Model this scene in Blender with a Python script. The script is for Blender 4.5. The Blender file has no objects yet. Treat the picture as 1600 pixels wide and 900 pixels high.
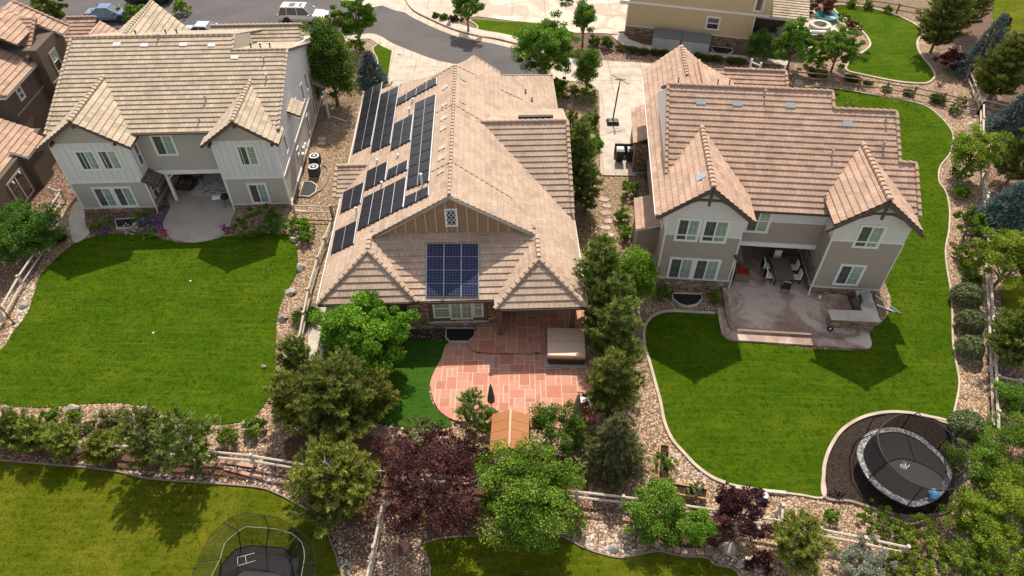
import bpy, bmesh, math, random
import numpy as np
from mathutils import Vector, Matrix, Quaternion
R = math.radians
sc = bpy.context.scene
COL = sc.collection
# ---------------------------------------------------------------- camera, sky, sun, exposure
FPX, CH, DEP = 1080.0, 32.0, R(45)
cam = bpy.data.objects.new('camera', bpy.data.cameras.new('camera')); COL.objects.link(cam)
cam.location = (0, 0, CH); cam.rotation_euler = (R(90) - DEP, 0, 0)
cam.data.sensor_width = 36.0; cam.data.lens = 36.0 * FPX / 1600.0
cam.data.clip_start = 0.5; cam.data.clip_end = 2000
sc.camera = cam
world = bpy.data.worlds.new('World'); sc.world = world; world.use_nodes = True
SUN = Vector((0.11, 1.0, 1.23)).normalized()
EL = math.asin(SUN.z); AZ = math.atan2(SUN.x, SUN.y)
wn = world.node_tree; bg = wn.nodes['Background']
sky = wn.nodes.new('ShaderNodeTexSky'); sky.sky_type = 'NISHITA'; sky.sun_disc = False
sky.sun_elevation = EL; sky.sun_rotation = AZ; sky.altitude = 1600; sky.air_density = 1.0; sky.dust_density = 4.0; sky.ozone_density = 0.6
desat = wn.nodes.new('ShaderNodeHueSaturation'); desat.inputs['Saturation'].default_value = .42; wn.links.new(sky.outputs[0], desat.inputs['Color'])   # desaturation added so sky light leaves shaded walls less blue
wn.links.new(desat.outputs[0], bg.inputs[0]); bg.inputs[1].default_value = 0.15
sl = bpy.data.lights.new('sun', 'SUN'); sl.energy = 3.5; sl.angle = R(0.6); sl.color = (1.0, 0.94, 0.85)
so = bpy.data.objects.new('sun', sl); COL.objects.link(so)
so.rotation_euler = SUN.to_track_quat('Z', 'Y').to_euler(); so.location = (0, 40, 60)
sc.view_settings.view_transform = 'Standard'; sc.view_settings.look = 'None'
sc.view_settings.exposure = 0.70; sc.view_settings.use_white_balance = True; sc.view_settings.white_balance_temperature = 7000; sc.view_settings.white_balance_tint = 10; sc.view_settings.gamma = 1.0
sc.view_settings.use_curve_mapping = False

# ---------------------------------------------------------------- photo pixel -> point in the world
def ray(px, py):
    a = (px - 800) / FPX; b = (450 - py) / FPX
    return (a, math.cos(DEP) + b * math.sin(DEP), -math.sin(DEP) + b * math.cos(DEP))
def W(px, py, z=0.0):
    r = ray(px, py); t = (z - CH) / r[2]
    return Vector((r[0] * t, r[1] * t, z))
class Frame:
    def __init__(s, ox, oy, yaw): s.o = (ox, oy); s.a = R(yaw)
    def loc(s, x, y):
        x -= s.o[0]; y -= s.o[1]; c, q = math.cos(s.a), math.sin(s.a)
        return (c * x + q * y, -q * x + c * y)
    def out(s, x, y, z=0):
        c, q = math.cos(s.a), math.sin(s.a)
        return Vector((s.o[0] + c * x - q * y, s.o[1] + q * x + c * y, z))
    def at(s, px, py, z=None, x=None, y=None, pl=None):
        r = ray(px, py); c, q = math.cos(s.a), math.sin(s.a)
        d = (c * r[0] + q * r[1], -q * r[0] + c * r[1], r[2]); o = s.loc(0, 0) + (CH,)
        if z is not None: n, k = (0, 0, 1), z
        elif x is not None: n, k = (1, 0, 0), x
        elif y is not None: n, k = (0, 1, 0), y
        else: n, k = (-pl[1], -pl[2], 1), pl[0]
        t = (k - sum(a * b for a, b in zip(n, o))) / sum(a * b for a, b in zip(n, d))
        return Vector([a + b * t for a, b in zip(o, d)])

# ---------------------------------------------------------------- object helpers
def tag(o, label=None, cat=None, group=None, kind=None):
    if label: o['label'] = label
    if cat: o['category'] = cat
    if group: o['group'] = group
    if kind: o['kind'] = kind
    return o
def thing(name, label, cat, loc=(0, 0, 0), rz=0.0, group=None):
    o = bpy.data.objects.new(name, None); COL.objects.link(o)
    o.empty_display_size = 0.3; o.location = loc; o.rotation_euler = (0, 0, rz)
    return tag(o, label, cat, group)
def copy_tree(o, parent=None):
    c = o.copy(); COL.objects.link(c); c.parent = parent
    for ch in list(o.children): copy_tree(ch, c)
    return c
class MB:
    def __init__(s): s.v = []; s.f = []; s.m = []; s.uv = {}
    def face(s, pts, m=0, uv=None):
        b = len(s.v); s.v += [tuple(p) for p in pts]; s.f.append(tuple(range(b, b + len(pts)))); s.m.append(m)
        if uv: s.uv[len(s.f) - 1] = uv
        return s
    def hexa(s, p, m=0):
        b = len(s.v); s.v += [tuple(q) for q in p]
        for f in ((0, 3, 2, 1), (4, 5, 6, 7), (0, 1, 5, 4), (1, 2, 6, 5), (2, 3, 7, 6), (3, 0, 4, 7)):
            s.f.append(tuple(b + i for i in f)); s.m.append(m)
        return s
    def box(s, x0, x1, y0, y1, z0, z1, m=0):
        return s.hexa([(x0, y0, z0), (x1, y0, z0), (x1, y1, z0), (x0, y1, z0), (x0, y0, z1), (x1, y0, z1), (x1, y1, z1), (x0, y1, z1)], m)
    def bar(s, a, b, w, h, m=0, up=(0, 0, 1)):
        a = Vector(a); b = Vector(b); d = (b - a).normalized(); u = Vector(up)
        if abs(d.dot(u)) > .98: u = Vector((0, 1, 0))
        r = d.cross(u).normalized() * (w / 2); t = r.cross(d).normalized() * (h / 2)
        return s.hexa([a - r - t, a + r - t, b + r - t, b - r - t, a - r + t, a + r + t, b + r + t, b - r + t], m)
    def prism(s, poly, z0, z1, m=0, mside=None):
        n = len(poly); b = len(s.v)
        if sum(poly[i][0] * poly[(i + 1) % n][1] - poly[(i + 1) % n][0] * poly[i][1] for i in range(n)) < 0: poly = poly[::-1]
        s.v += [(p[0], p[1], z0) for p in poly] + [(p[0], p[1], z1) for p in poly]
        s.f.append(tuple(b + i for i in range(n))[::-1]); s.m.append(m)
        s.f.append(tuple(b + n + i for i in range(n))); s.m.append(m)
        for i in range(n):
            j = (i + 1) % n; s.f.append((b + i, b + j, b + n + j, b + n + i)); s.m.append(m if mside is None else mside)
        return s
    def tube(s, pts, r0, r1=None, n=6, m=0, closed=False):
        pts = [Vector(p) for p in pts]; r1 = r0 if r1 is None else r1; k = len(pts); b = len(s.v)
        ref = None
        for i, p in enumerate(pts):
            d = ((pts[(i + 1) % k] - pts[i - 1]) if closed else (pts[min(i + 1, k - 1)] - pts[max(i - 1, 0)])).normalized()
            if ref is None: ref = Vector((1, 0, 0)) if abs(d.x) < .8 else Vector((0, 0, 1))
            u = (ref - d * ref.dot(d)).normalized(); w = d.cross(u); ref = u
            r = r0 + (r1 - r0) * (i / max(k - 1, 1))
            for j in range(n):
                a = 2 * math.pi * j / n; s.v.append(tuple(p + (u * math.cos(a) + w * math.sin(a)) * r))
        for i in range(k if closed else k - 1):
            for j in range(n):
                i2 = (i + 1) % k
                s.f.append((b + i * n + j, b + i * n + (j + 1) % n, b + i2 * n + (j + 1) % n, b + i2 * n + j)); s.m.append(m)
        if not closed:
            s.f.append(tuple(b + j for j in range(n))[::-1]); s.m.append(m)
            s.f.append(tuple(b + (k - 1) * n + j for j in range(n))); s.m.append(m)
        return s
    def lathe(s, prof, c=(0, 0, 0), n=20, m=0, ell=(1, 1), rot=0):
        b = len(s.v); k = len(prof)
        for r, z in prof:
            for j in range(n):
                a = 2 * math.pi * j / n; x, y = r * ell[0] * math.cos(a), r * ell[1] * math.sin(a)
                s.v.append((c[0] + x * math.cos(rot) - y * math.sin(rot), c[1] + x * math.sin(rot) + y * math.cos(rot), c[2] + z))
        for i in range(k - 1):
            for j in range(n):
                s.f.append((b + i * n + j, b + i * n + (j + 1) % n, b + (i + 1) * n + (j + 1) % n, b + (i + 1) * n + j)); s.m.append(m)
        if prof[0][0] > 1e-4: s.f.append(tuple(b + j for j in range(n))[::-1]); s.m.append(m)
        if prof[-1][0] > 1e-4: s.f.append(tuple(b + (k - 1) * n + j for j in range(n))); s.m.append(m)
        return s
    def build(s, name, mats, parent=None, loc=None, smooth=False, bevel=0, rz=None):
        me = bpy.data.meshes.new(name); me.from_pydata(s.v, [], s.f)
        if not isinstance(mats, (list, tuple)): mats = [mats]
        for m in mats: me.materials.append(M[m] if isinstance(m, str) else m)
        if len(mats) > 1: me.polygons.foreach_set('material_index', s.m)
        if s.uv:
            l = me.uv_layers.new(name='UVMap')
            for fi, uv in s.uv.items():
                for k, li in enumerate(me.polygons[fi].loop_indices): l.data[li].uv = uv[k]
        if smooth: me.polygons.foreach_set('use_smooth', [True] * len(me.polygons))
        me.update()
        o = bpy.data.objects.new(name, me); COL.objects.link(o)
        if parent: o.parent = parent
        if loc is not None: o.location = loc
        if rz is not None: o.rotation_euler = (0, 0, rz)
        if bevel:
            bv = o.modifiers.new('bevel', 'BEVEL'); bv.width = bevel; bv.segments = 2; bv.limit_method = 'ANGLE'
        return o
def struct(mb, name, mats): return tag(mb.build(name, mats), kind='structure')

# ---------------------------------------------------------------- materials
M = {}
class NT:
    def __init__(s, name, rough=.8, spec=.3):
        s.mat = bpy.data.materials.new(name); s.mat.use_nodes = True; s.t = s.mat.node_tree; s.n = s.t.nodes
        s.b = s.n['Principled BSDF']; s.b.inputs['Roughness'].default_value = rough
        s.b.inputs['Specular IOR Level'].default_value = spec; M[name] = s.mat
        s.tc = s.n.new('ShaderNodeTexCoord')
    def link(s, a, b): s.t.links.new(a, b); return s
    def noise(s, scale, detail=3, vec=None, rough=.6, dist=0):
        n = s.n.new('ShaderNodeTexNoise'); n.inputs['Scale'].default_value = scale; n.inputs['Detail'].default_value = detail
        n.inputs['Roughness'].default_value = rough; n.inputs['Distortion'].default_value = dist
        s.link(vec or s.tc.outputs['Object'], n.inputs['Vector']); return n.outputs[0]
    def voro(s, scale, out='Color', feature='F1', vec=None):
        n = s.n.new('ShaderNodeTexVoronoi'); n.inputs['Scale'].default_value = scale; n.feature = feature
        s.link(vec or s.tc.outputs['Object'], n.inputs['Vector']); return n.outputs[out]
    def ramp(s, fac, stops, interp='LINEAR'):
        n = s.n.new('ShaderNodeValToRGB'); e = n.color_ramp.elements; n.color_ramp.interpolation = interp
        while len(e) < len(stops): e.new(.5)
        for i, (p, c) in enumerate(stops):
            e[i].position = p; e[i].color = (tuple(c) + (1,)) if hasattr(c, '__len__') else (c, c, c, 1)
        s.link(fac, n.inputs[0]); return n.outputs[0]
    def mix(s, a, b, fac, mode='MIX'):
        n = s.n.new('ShaderNodeMix'); n.data_type = 'RGBA'; n.blend_type = mode
        for v, i in ((a, 6), (b, 7), (fac, 0)):
            if hasattr(v, 'is_linked'): s.link(v, n.inputs[i])
            else: n.inputs[i].default_value = v if i == 0 else (tuple(v) + (1,))
        return n.outputs[2]
    def math(s, a, op, b=0.0):
        n = s.n.new('ShaderNodeMath'); n.operation = op
        for v, i in ((a, 0), (b, 1)):
            if hasattr(v, 'is_linked'): s.link(v, n.inputs[i])
            else: n.inputs[i].default_value = v
        return n.outputs[0]
    def bump(s, h, strength=.5, dist=.02, prev=None):
        n = s.n.new('ShaderNodeBump'); n.inputs['Strength'].default_value = strength; n.inputs['Distance'].default_value = dist
        s.link(h, n.inputs['Height'])
        if prev is not None: s.link(prev, n.inputs['Normal'])
        s.link(n.outputs[0], s.b.inputs['Normal']); return n.outputs[0]
    def color(s, c):
        if hasattr(c, 'is_linked'): s.link(c, s.b.inputs['Base Color'])
        else: s.b.inputs['Base Color'].default_value = tuple(c) + (1,)
        return s
def sc3(c, k): return tuple(min(1, x * k) for x in c)
def plain(name, c, rough=.6, spec=.3, metal=0, var=.12, scale=3.0):
    t = NT(name, rough, spec); t.b.inputs['Metallic'].default_value = metal
    n = t.noise(scale, 4)
    t.color(t.mix(sc3(c, 1 - var), sc3(c, 1 + var), n)); return t
# simple painted / metal surfaces
for a in [('white_trim', (.72, .70, .67), .5), ('white_paint', (.78, .78, .76), .4), ('pale_trim', (.62, .58, .52), .6),
          ('brown_trim', (.10, .072, .055), .6), ('tan_trim', (.36, .28, .20), .6), ('dark_brown', (.055, .04, .032), .7),
          ('black_metal', (.018, .018, .02), .6, .25), ('black_plastic', (.022, .023, .025), .45, .5), ('grey_plastic', (.42, .42, .40), .5),
          ('dark_lid', (.14, .14, .145), .55), ('steel', (.55, .55, .56), .28, .5, .9), ('dark_green', (.02, .045, .035), .5),
          ('cushion_red', (.55, .03, .02), .8), ('cushion_white', (.72, .70, .66), .9), ('wicker', (.17, .13, .10), .8),
          ('teal', (.03, .42, .50), .35, .5), ('sky_blue', (.12, .35, .60), .4, .5), ('cover_grey', (.30, .30, .31), .85),
          ('beam', (.30, .22, .15), .7), ('water_dark', (.05, .05, .05), .15, .6), ('spa_cover', (.60, .43, .31), .5, .4),
          ('copper', (.36, .145, .05), .45, .5), ('umbrella_cloth', (.34, .25, .17), .85), ('umbrella_grey', (.16, .15, .14), .85),
          ('patio_red_cloth', (.35, .12, .10), .8), ('skin', (.45, .27, .2), .6), ('jeans', (.03, .05, .10), .8), ('blue_shirt', (.03, .12, .35), .8),
          ('yellow_fabric', (.62, .50, .12), .7), ('pot', (.25, .14, .09), .7), ('vent_metal', (.30, .27, .25), .5), ('taupe', (.225, .185, .155), .7)]:
    plain(a[0], a[1], a[2], a[3] if len(a) > 3 else .3, a[4] if len(a) > 4 else 0)
def tile_mat(name, c1, c2, c3, row=.40, wid=.30):
    t = NT(name, .85, .2); uv = t.tc.outputs['UV']
    b = t.n.new('ShaderNodeTexBrick'); t.link(uv, b.inputs['Vector'])
    b.offset = .5; b.inputs['Scale'].default_value = 1; b.inputs['Mortar Size'].default_value = .008
    b.inputs['Brick Width'].default_value = wid; b.inputs['Row Height'].default_value = row
    b.inputs['Color1'].default_value = c1 + (1,); b.inputs['Color2'].default_value = c2 + (1,); b.inputs['Mortar'].default_value = sc3(c1, .38) + (1,)
    b.inputs['Bias'].default_value = 0.0; b.inputs['Mortar Smooth'].default_value = .2
    # odd tiles of a third tone
    m = t.n.new('ShaderNodeMapping'); m.inputs['Scale'].default_value = (1 / (wid * 2), 1 / row, 1); t.link(uv, m.inputs[0])
    wn_ = t.n.new('ShaderNodeTexWhiteNoise'); fl = t.n.new('ShaderNodeVectorMath'); fl.operation = 'FLOOR'
    t.link(m.outputs[0], fl.inputs[0]); t.link(fl.outputs[0], wn_.inputs[0])
    odd = t.ramp(wn_.outputs['Value'], [(.80, 0), (.92, .75)])
    c = t.mix(b.outputs['Color'], c3, odd)
    n1 = t.noise(.7, 4); n2 = t.noise(14, 3)
    c = t.mix(c, (.05, .03, .02), t.ramp(n1, [(.42, .0), (.75, .30)]))
    c = t.mix(c, (1, .93, .84), t.ramp(n2, [(.45, 0), (.85, .28)]))
    t.color(c); nb = t.bump(b.outputs['Fac'], -.6, .012); t.bump(n2, .35, .01, nb)
tile_mat('tile_buff', (0.378, 0.29, 0.208), (0.473, 0.382, 0.284), (0.31, 0.252, 0.2))
tile_mat('tile_tan', (0.391, 0.275, 0.199), (0.456, 0.332, 0.25), (0.327, 0.221, 0.16), .40)
tile_mat('tile_rose', (0.4, 0.252, 0.18), (0.487, 0.323, 0.236), (0.313, 0.197, 0.144))
tile_mat('tile_clay', (0.374, 0.232, 0.16), (0.468, 0.307, 0.216), (0.281, 0.166, 0.12))
for a, b in (('cap_buff', (.42, .335, .25)), ('cap_tan', (.42, .31, .235)), ('cap_rose', (.42, .285, .21)), ('cap_clay', (.39, .255, .18)), ('cap_dark', (.12, .08, .06))): plain(a, b, .85, .2, 0, .25, 2.2)
tile_mat('tile_dark', (.11, .075, .055), (.15, .105, .08), (.08, .055, .045), .25, .3)
def siding(name, c, pitch=.19, depth=.6):
    t = NT(name, .75, .25)
    s = t.n.new('ShaderNodeSeparateXYZ'); t.link(t.tc.outputs['Object'], s.inputs[0])
    f = t.math(t.math(s.outputs[2], 'DIVIDE', pitch), 'FRACT')
    line = t.ramp(f, [(0, .62), (.09, 1), (1, 1)])
    n = t.noise(2.5, 5); base = t.mix(sc3(c, .9), sc3(c, 1.1), n)
    t.color(t.mix(base, line, 1.0, 'MULTIPLY')); t.bump(t.math(f, 'MULTIPLY', -1), depth, .02)
siding('siding_grey', (.41, .375, .325)); siding('siding_taupe', (.345, .29, .24)); siding('siding_pale', (.62, .60, .565))
siding('siding_yellow', (.56, .43, .245), .20); siding('siding_brown', (.135, .105, .08)); siding('shingle_brown', (.20, .135, .09), .2)
plain('board_pale', (.64, .635, .62), .7); plain('board_yellow', (.56, .44, .265), .7); plain('board_brown', (.27, .165, .10), .7)
plain('stucco_brown', (.125, .095, .072), .9, .2, 0, .15, 6)
def stone_mat(name, cols, sx=3.0, sz=8.5):
    t = NT(name, .85, .25); m = t.n.new('ShaderNodeMapping'); m.inputs['Scale'].default_value = (sx, sx, sz)
    t.link(t.tc.outputs['Object'], m.inputs[0])
    v = t.voro(1.0, 'Color', vec=m.outputs[0]); bw = t.n.new('ShaderNodeRGBToBW'); t.link(v, bw.inputs[0])
    st = [(i / (len(cols) - 1) * .7 + .12, c) for i, c in enumerate(cols)]
    c = t.ramp(bw.outputs[0], st)
    d = t.voro(1.0, 'Distance', 'DISTANCE_TO_EDGE', vec=m.outputs[0])
    c = t.mix((.05, .04, .03), c, t.ramp(d, [(.0, 0), (.09, 1)]))
    c = t.mix(c, (.02, .015, .01), t.ramp(t.noise(20, 3), [(.5, 0), (.9, .5)]))
    t.color(c); t.bump(t.ramp(d, [(0, 0), (.25, 1)]), .9, .05)
stone_mat('ledge_stone', [(.16, .10, .07), (.34, .22, .14), (.42, .31, .22), (.25, .17, .12), (.50, .40, .30)])
stone_mat('boulder_stone', [(.30, .26, .23), (.48, .43, .39), (.38, .33, .29)], .7, .7)
stone_mat('boulder_red', [(.32, .17, .13), (.48, .28, .22), (.40, .24, .19)], .7, .7)
def glass(name, c, blind=None):
    t = NT(name, .08, .9)
    s = t.n.new('ShaderNodeSeparateXYZ'); t.link(t.tc.outputs['Object'], s.inputs[0])
    f = t.math(t.math(s.outputs[2], 'DIVIDE', .07), 'FRACT')
    n = t.noise(1.1, 2)
    base = t.mix(sc3(c, .6), sc3(c, 1.3), n)
    if blind: base = t.mix(base, t.ramp(f, [(0, .55), (.3, 1), (1, 1)]), 1.0, 'MULTIPLY')
    t.color(base); t.b.inputs['Coat Weight'].default_value = .4; t.b.inputs['Coat Roughness'].default_value = .03
glass('pane_blind', (.27, .38, .30), True); glass('pane_screen', (.07, .09, .078)); glass('pane_dark', (.02, .025, .028)); glass('car_glass', (.012, .014, .018))
def ground_mats():
    t = NT('asphalt', .9, .3); n = t.noise(30, 4); n2 = t.noise(.25, 4); n3 = t.noise(3, 3)
    c = t.mix((.075, .068, .07), (.125, .113, .113), t.ramp(n, [(.3, 0), (.7, 1)])); c = t.mix(c, (.06, .055, .058), t.ramp(n2, [(.45, 0), (.7, .6)]))
    c = t.mix(c, (.14, .125, .12), t.ramp(n3, [(.6, 0), (.8, .25)])); t.color(c); t.bump(n, .4, .01)
    def conc(name, c, grid=None, stain=.25):
        t = NT(name, .85, .25); n = t.noise(1.1, 5); n2 = t.noise(25, 3)
        k = t.mix(sc3(c, 1 - stain), sc3(c, 1.06), t.ramp(n, [(.3, 0), (.62, 1)])); k = t.mix(k, sc3(c, .8), t.ramp(n2, [(.55, 0), (.8, .5)]))
        if grid:
            b = t.n.new('ShaderNodeTexBrick'); t.link(t.tc.outputs['Object'], b.inputs['Vector']); b.offset = 0
            b.inputs['Scale'].default_value = 1; b.inputs['Brick Width'].default_value = grid[0]; b.inputs['Row Height'].default_value = grid[1]
            b.inputs['Mortar Size'].default_value = .025; b.inputs['Color1'].default_value = (1, 1, 1, 1); b.inputs['Color2'].default_value = (.9, .9, .9, 1); b.inputs['Mortar'].default_value = (.5, .48, .45, 1)
            k = t.mix(k, b.outputs['Color'], 1.0, 'MULTIPLY')
        t.color(k); t.bump(n2, .25, .006)
    conc('concrete', (.50, .43, .355), (3.1, 2.7)); conc('concrete_plain', (.50, .44, .37)); conc('concrete_patio', (.40, .345, .29), None, .15)
    conc('curb', (.52, .43, .35), (.9, 50), .2); conc('edging', (.50, .41, .33), None, .3); conc('edging_brown', (.27, .20, .17), None, .3)
    # driveway being hosed down: wet patches
    t = NT('concrete_wet', .7, .3); n = t.noise(.28, 3, dist=1.2); b = t.n.new('ShaderNodeTexBrick'); t.link(t.tc.outputs['Object'], b.inputs['Vector']); b.offset = 0
    b.inputs['Scale'].default_value = 1; b.inputs['Brick Width'].default_value = 3.6; b.inputs['Row Height'].default_value = 3.2; b.inputs['Mortar Size'].default_value = .03
    b.inputs['Color1'].default_value = (1, 1, 1, 1); b.inputs['Color2'].default_value = (.93, .93, .93, 1); b.inputs['Mortar'].default_value = (.55, .5, .45, 1)
    wet = t.ramp(n, [(.46, 0), (.56, .75)]); c = t.mix((.56, .48, .39), (.33, .26, .20), wet); c = t.mix(c, b.outputs['Color'], 1, 'MULTIPLY'); t.color(c)
    # stamped concrete patio
    t = NT('stamped', .6, .35); n = t.noise(.42, 4, dist=.6); n2 = t.noise(7, 4)
    c = t.ramp(n, [(.36, (.23, .135, .105)), (.5, (.36, .25, .205)), (.60, (.56, .455, .385))]); c = t.mix(c, (.5, .42, .38), t.ramp(n2, [(.5, 0), (.75, .4)]))
    m = t.n.new('ShaderNodeMapping'); m.inputs['Rotation'].default_value = (0, 0, R(38)); t.link(t.tc.outputs['Object'], m.inputs[0])
    b = t.n.new('ShaderNodeTexBrick'); t.link(m.outputs[0], b.inputs['Vector']); b.inputs['Scale'].default_value = 1; b.inputs['Brick Width'].default_value = .75; b.inputs['Row Height'].default_value = .42
    b.inputs['Mortar Size'].default_value = .012; b.inputs['Color1'].default_value = (1, 1, 1, 1); b.inputs['Color2'].default_value = (.95, .94, .93, 1); b.inputs['Mortar'].default_value = (.74, .72, .7, 1)
    t.color(t.mix(c, b.outputs['Color'], 1, 'MULTIPLY')); nb = t.bump(b.outputs['Fac'], -.4, .01); t.bump(n2, .3, .01, nb)
    # lawns
    def lawn(name, a, b_, c_, patch):
        t = NT(name, .9, .15); f = t.noise(26, 4, rough=.75); g = t.noise(.45, 4); h = t.noise(2.8, 4)
        m = t.n.new('ShaderNodeMapping'); m.inputs['Scale'].default_value = (.25, 3.2, 1); t.link(t.tc.outputs['Object'], m.inputs[0])
        st = t.noise(1.3, 3, vec=m.outputs[0])
        k = t.mix(a, b_, t.ramp(f, [(.32, 0), (.68, 1)])); k = t.mix(k, c_, t.ramp(g, [(.45, 0), (.75, patch)]))
        k = t.mix(k, sc3(a, .62), t.ramp(h, [(.50, 0), (.68, .65)])); k = t.mix(k, c_, t.ramp(st, [(.46, 0), (.70, .38)]))
        t.color(k); sp = t.noise(1.3, 2); k = t.mix(k, sc3(a, .5), t.ramp(sp, [(.66, 0), (.72, .6)])); t.color(k)
        nb = t.bump(f, .9, .06); t.bump(h, .3, .05, nb); t.b.inputs['Specular IOR Level'].default_value = .02
    lawn('lawn_deep', (.026, .064, .003), (.066, .128, .005), (.125, .168, .010), .5)
    lawn('lawn_warm', (.046, .072, .003), (.115, .145, .008), (.195, .178, .020), .65)
    lawn('turf', (.022, .070, .008), (.050, .125, .016), (.07, .15, .02), .4)
    # beds of rock mulch: base sheet under the scattered stones
    def bed(name, cols, scale=13, dark=(.07, .045, .03)):
        t = NT(name, .9, .2); v = t.voro(scale, 'Color'); bw = t.n.new('ShaderNodeRGBToBW'); t.link(v, bw.inputs[0])
        st = [(.15 + i * .7 / (len(cols) - 1), c) for i, c in enumerate(cols)]; c = t.ramp(bw.outputs[0], st)
        d = t.voro(scale, 'Distance', 'DISTANCE_TO_EDGE'); c = t.mix(dark, c, t.ramp(d, [(0, .1), (.16, 1)]))
        n = t.noise(.5, 4); c = t.mix(c, sc3(cols[1], .55), t.ramp(n, [(.5, 0), (.75, .5)])); t.color(c)
        t.bump(t.ramp(d, [(0, 0), (.3, 1)]), 1.0, .05)
    bed('bed_tan', [(.21, .125, .075), (.43, .28, .18), (.53, .38, .26), (.35, .225, .14), (.60, .47, .35)])
    bed('bed_gold', [(.25, .15, .08), (.47, .32, .18), (.56, .42, .28), (.38, .25, .14), (.60, .49, .36)], 15)
    bed('bed_red', [(.16, .08, .06), (.30, .17, .13), (.40, .25, .19), (.24, .14, .10)], 12, (.04, .02, .015))
    bed('bed_bark', [(.13, .065, .035), (.27, .145, .08), (.38, .22, .13), (.20, .10, .055)], 17, (.04, .02, .012))
    bed('mulch_dark', [(.04, .026, .02), (.085, .058, .045), (.14, .10, .08), (.06, .04, .03)], 20, (.015, .01, .008))
    for nm, cols in (('chip_tan', [(.28, .17, .10), (.47, .315, .20), (.58, .42, .29), (.40, .26, .16), (.62, .50, .38)]), ('river_grey', [(.18, .165, .155), (.40, .37, .34), (.58, .54, .50), (.32, .28, .25), (.48, .44, .40)])):
        t = NT(nm, .8, .3); a = t.n.new('ShaderNodeAttribute'); a.attribute_name = 'tint'
        t.color(t.ramp(a.outputs['Fac'], [(i / (len(cols) - 1), c) for i, c in enumerate(cols)]))
ground_mats()
def flagstone():
    t = NT('flag', .8, .25); a = t.n.new('ShaderNodeAttribute'); a.attribute_name = 'tint'
    c = t.ramp(a.outputs['Fac'], [(0, (.42, .165, .11)), (.35, (.48, .20, .135)), (.7, (.52, .235, .165)), (.95, (.50, .25, .185)), (1, (.42, .27, .22))])
    n = t.noise(1.6, 5); c = t.mix(c, (.58, .31, .23), t.ramp(n, [(.45, 0), (.8, .4)])); n2 = t.noise(12, 3)
    c = t.mix(c, (.25, .10, .07), t.ramp(n2, [(.55, 0), (.85, .4)])); t.color(c); t.bump(n2, .3, .01)
flagstone(); plain('grout', (.60, .46, .37), .9)
def wood_mat(name, c, w):
    t = NT(name, .85, .2); m = t.n.new('ShaderNodeMapping'); m.inputs['Scale'].default_value = w; t.link(t.tc.outputs['Object'], m.inputs[0])
    n = t.noise(1, 5, vec=m.outputs[0]); t.color(t.mix(sc3(c, .6), sc3(c, 1.2), n)); t.bump(n, .3, .01)
wood_mat('rail_wood', (.56, .49, .41), (8, 8, 8)); wood_mat('rail_dark', (.26, .185, .135), (8, 8, 8)); wood_mat('planter_wood', (.42, .22, .11), (6, 6, 6))
wood_mat('trunk', (.20, .15, .115), (10, 10, 3)); wood_mat('trunk_grey', (.36, .31, .27), (10, 10, 3)); wood_mat('brown_post', (.16, .10, .07), (9, 9, 3))
def solar():
    for nm, c, fr in (('cell_black', (.010, .010, .015), (.035, .035, .042)), ('cell_blue', (.006, .010, .04), (.10, .115, .16))):
        t = NT(nm, .35, .2); uv = t.tc.outputs['UV']; b = t.n.new('ShaderNodeTexBrick'); t.link(uv, b.inputs['Vector']); b.offset = 0
        b.inputs['Scale'].default_value = 1; b.inputs['Brick Width'].default_value = .165; b.inputs['Row Height'].default_value = .165
        b.inputs['Mortar Size'].default_value = .010 if nm == 'cell_blue' else .012; b.inputs['Color1'].default_value = c + (1,); b.inputs['Color2'].default_value = sc3(c, 1.8) + (1,); b.inputs['Mortar'].default_value = fr + (1,)
        n = t.noise(.35, 2); t.color(t.mix(b.outputs['Color'], sc3(c, 2.2) if nm == 'cell_black' else sc3(c, 1.3), t.ramp(n, [(.45, 0), (.7, .45)])))  # broad paler patches mixed into the cell colour as painted sheen
    plain('panel_frame', (.32, .33, .35), .35, .5, .6)
solar()
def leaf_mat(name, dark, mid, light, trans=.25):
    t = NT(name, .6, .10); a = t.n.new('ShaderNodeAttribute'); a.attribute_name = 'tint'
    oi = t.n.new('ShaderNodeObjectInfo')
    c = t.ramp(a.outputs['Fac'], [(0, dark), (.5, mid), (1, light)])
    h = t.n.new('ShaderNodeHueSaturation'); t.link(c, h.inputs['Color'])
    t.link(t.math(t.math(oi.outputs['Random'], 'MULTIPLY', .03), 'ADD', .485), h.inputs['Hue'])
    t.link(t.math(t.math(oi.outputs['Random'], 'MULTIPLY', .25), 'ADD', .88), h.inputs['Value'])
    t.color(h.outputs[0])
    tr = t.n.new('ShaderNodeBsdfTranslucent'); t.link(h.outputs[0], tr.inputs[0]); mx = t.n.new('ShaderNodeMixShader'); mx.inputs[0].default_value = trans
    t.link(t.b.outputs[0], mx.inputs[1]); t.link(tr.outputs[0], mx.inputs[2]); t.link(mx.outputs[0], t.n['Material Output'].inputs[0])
leaf_mat('leaf_bright', (0.073, 0.166, 0.013), (0.138, 0.276, 0.023), (0.275, 0.428, 0.049), .3)
leaf_mat('leaf_mid', (0.064, 0.128, 0.014), (0.137, 0.241, 0.028), (0.273, 0.397, 0.054))
leaf_mat('leaf_deep', (0.038, 0.095, 0.013), (0.084, 0.164, 0.022), (0.168, 0.259, 0.041))
leaf_mat('leaf_yellow', (0.099, 0.158, 0.013), (0.208, 0.287, 0.029), (0.37, 0.419, 0.057), .3)
leaf_mat('leaf_olive', (0.077, 0.094, 0.033), (0.156, 0.18, 0.066), (0.288, 0.306, 0.138))
leaf_mat('leaf_plum', (.030, .010, .014), (.082, .030, .034), (.19, .085, .075))
leaf_mat('leaf_red', (.05, .010, .010), (.12, .025, .022), (.22, .07, .05))
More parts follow.
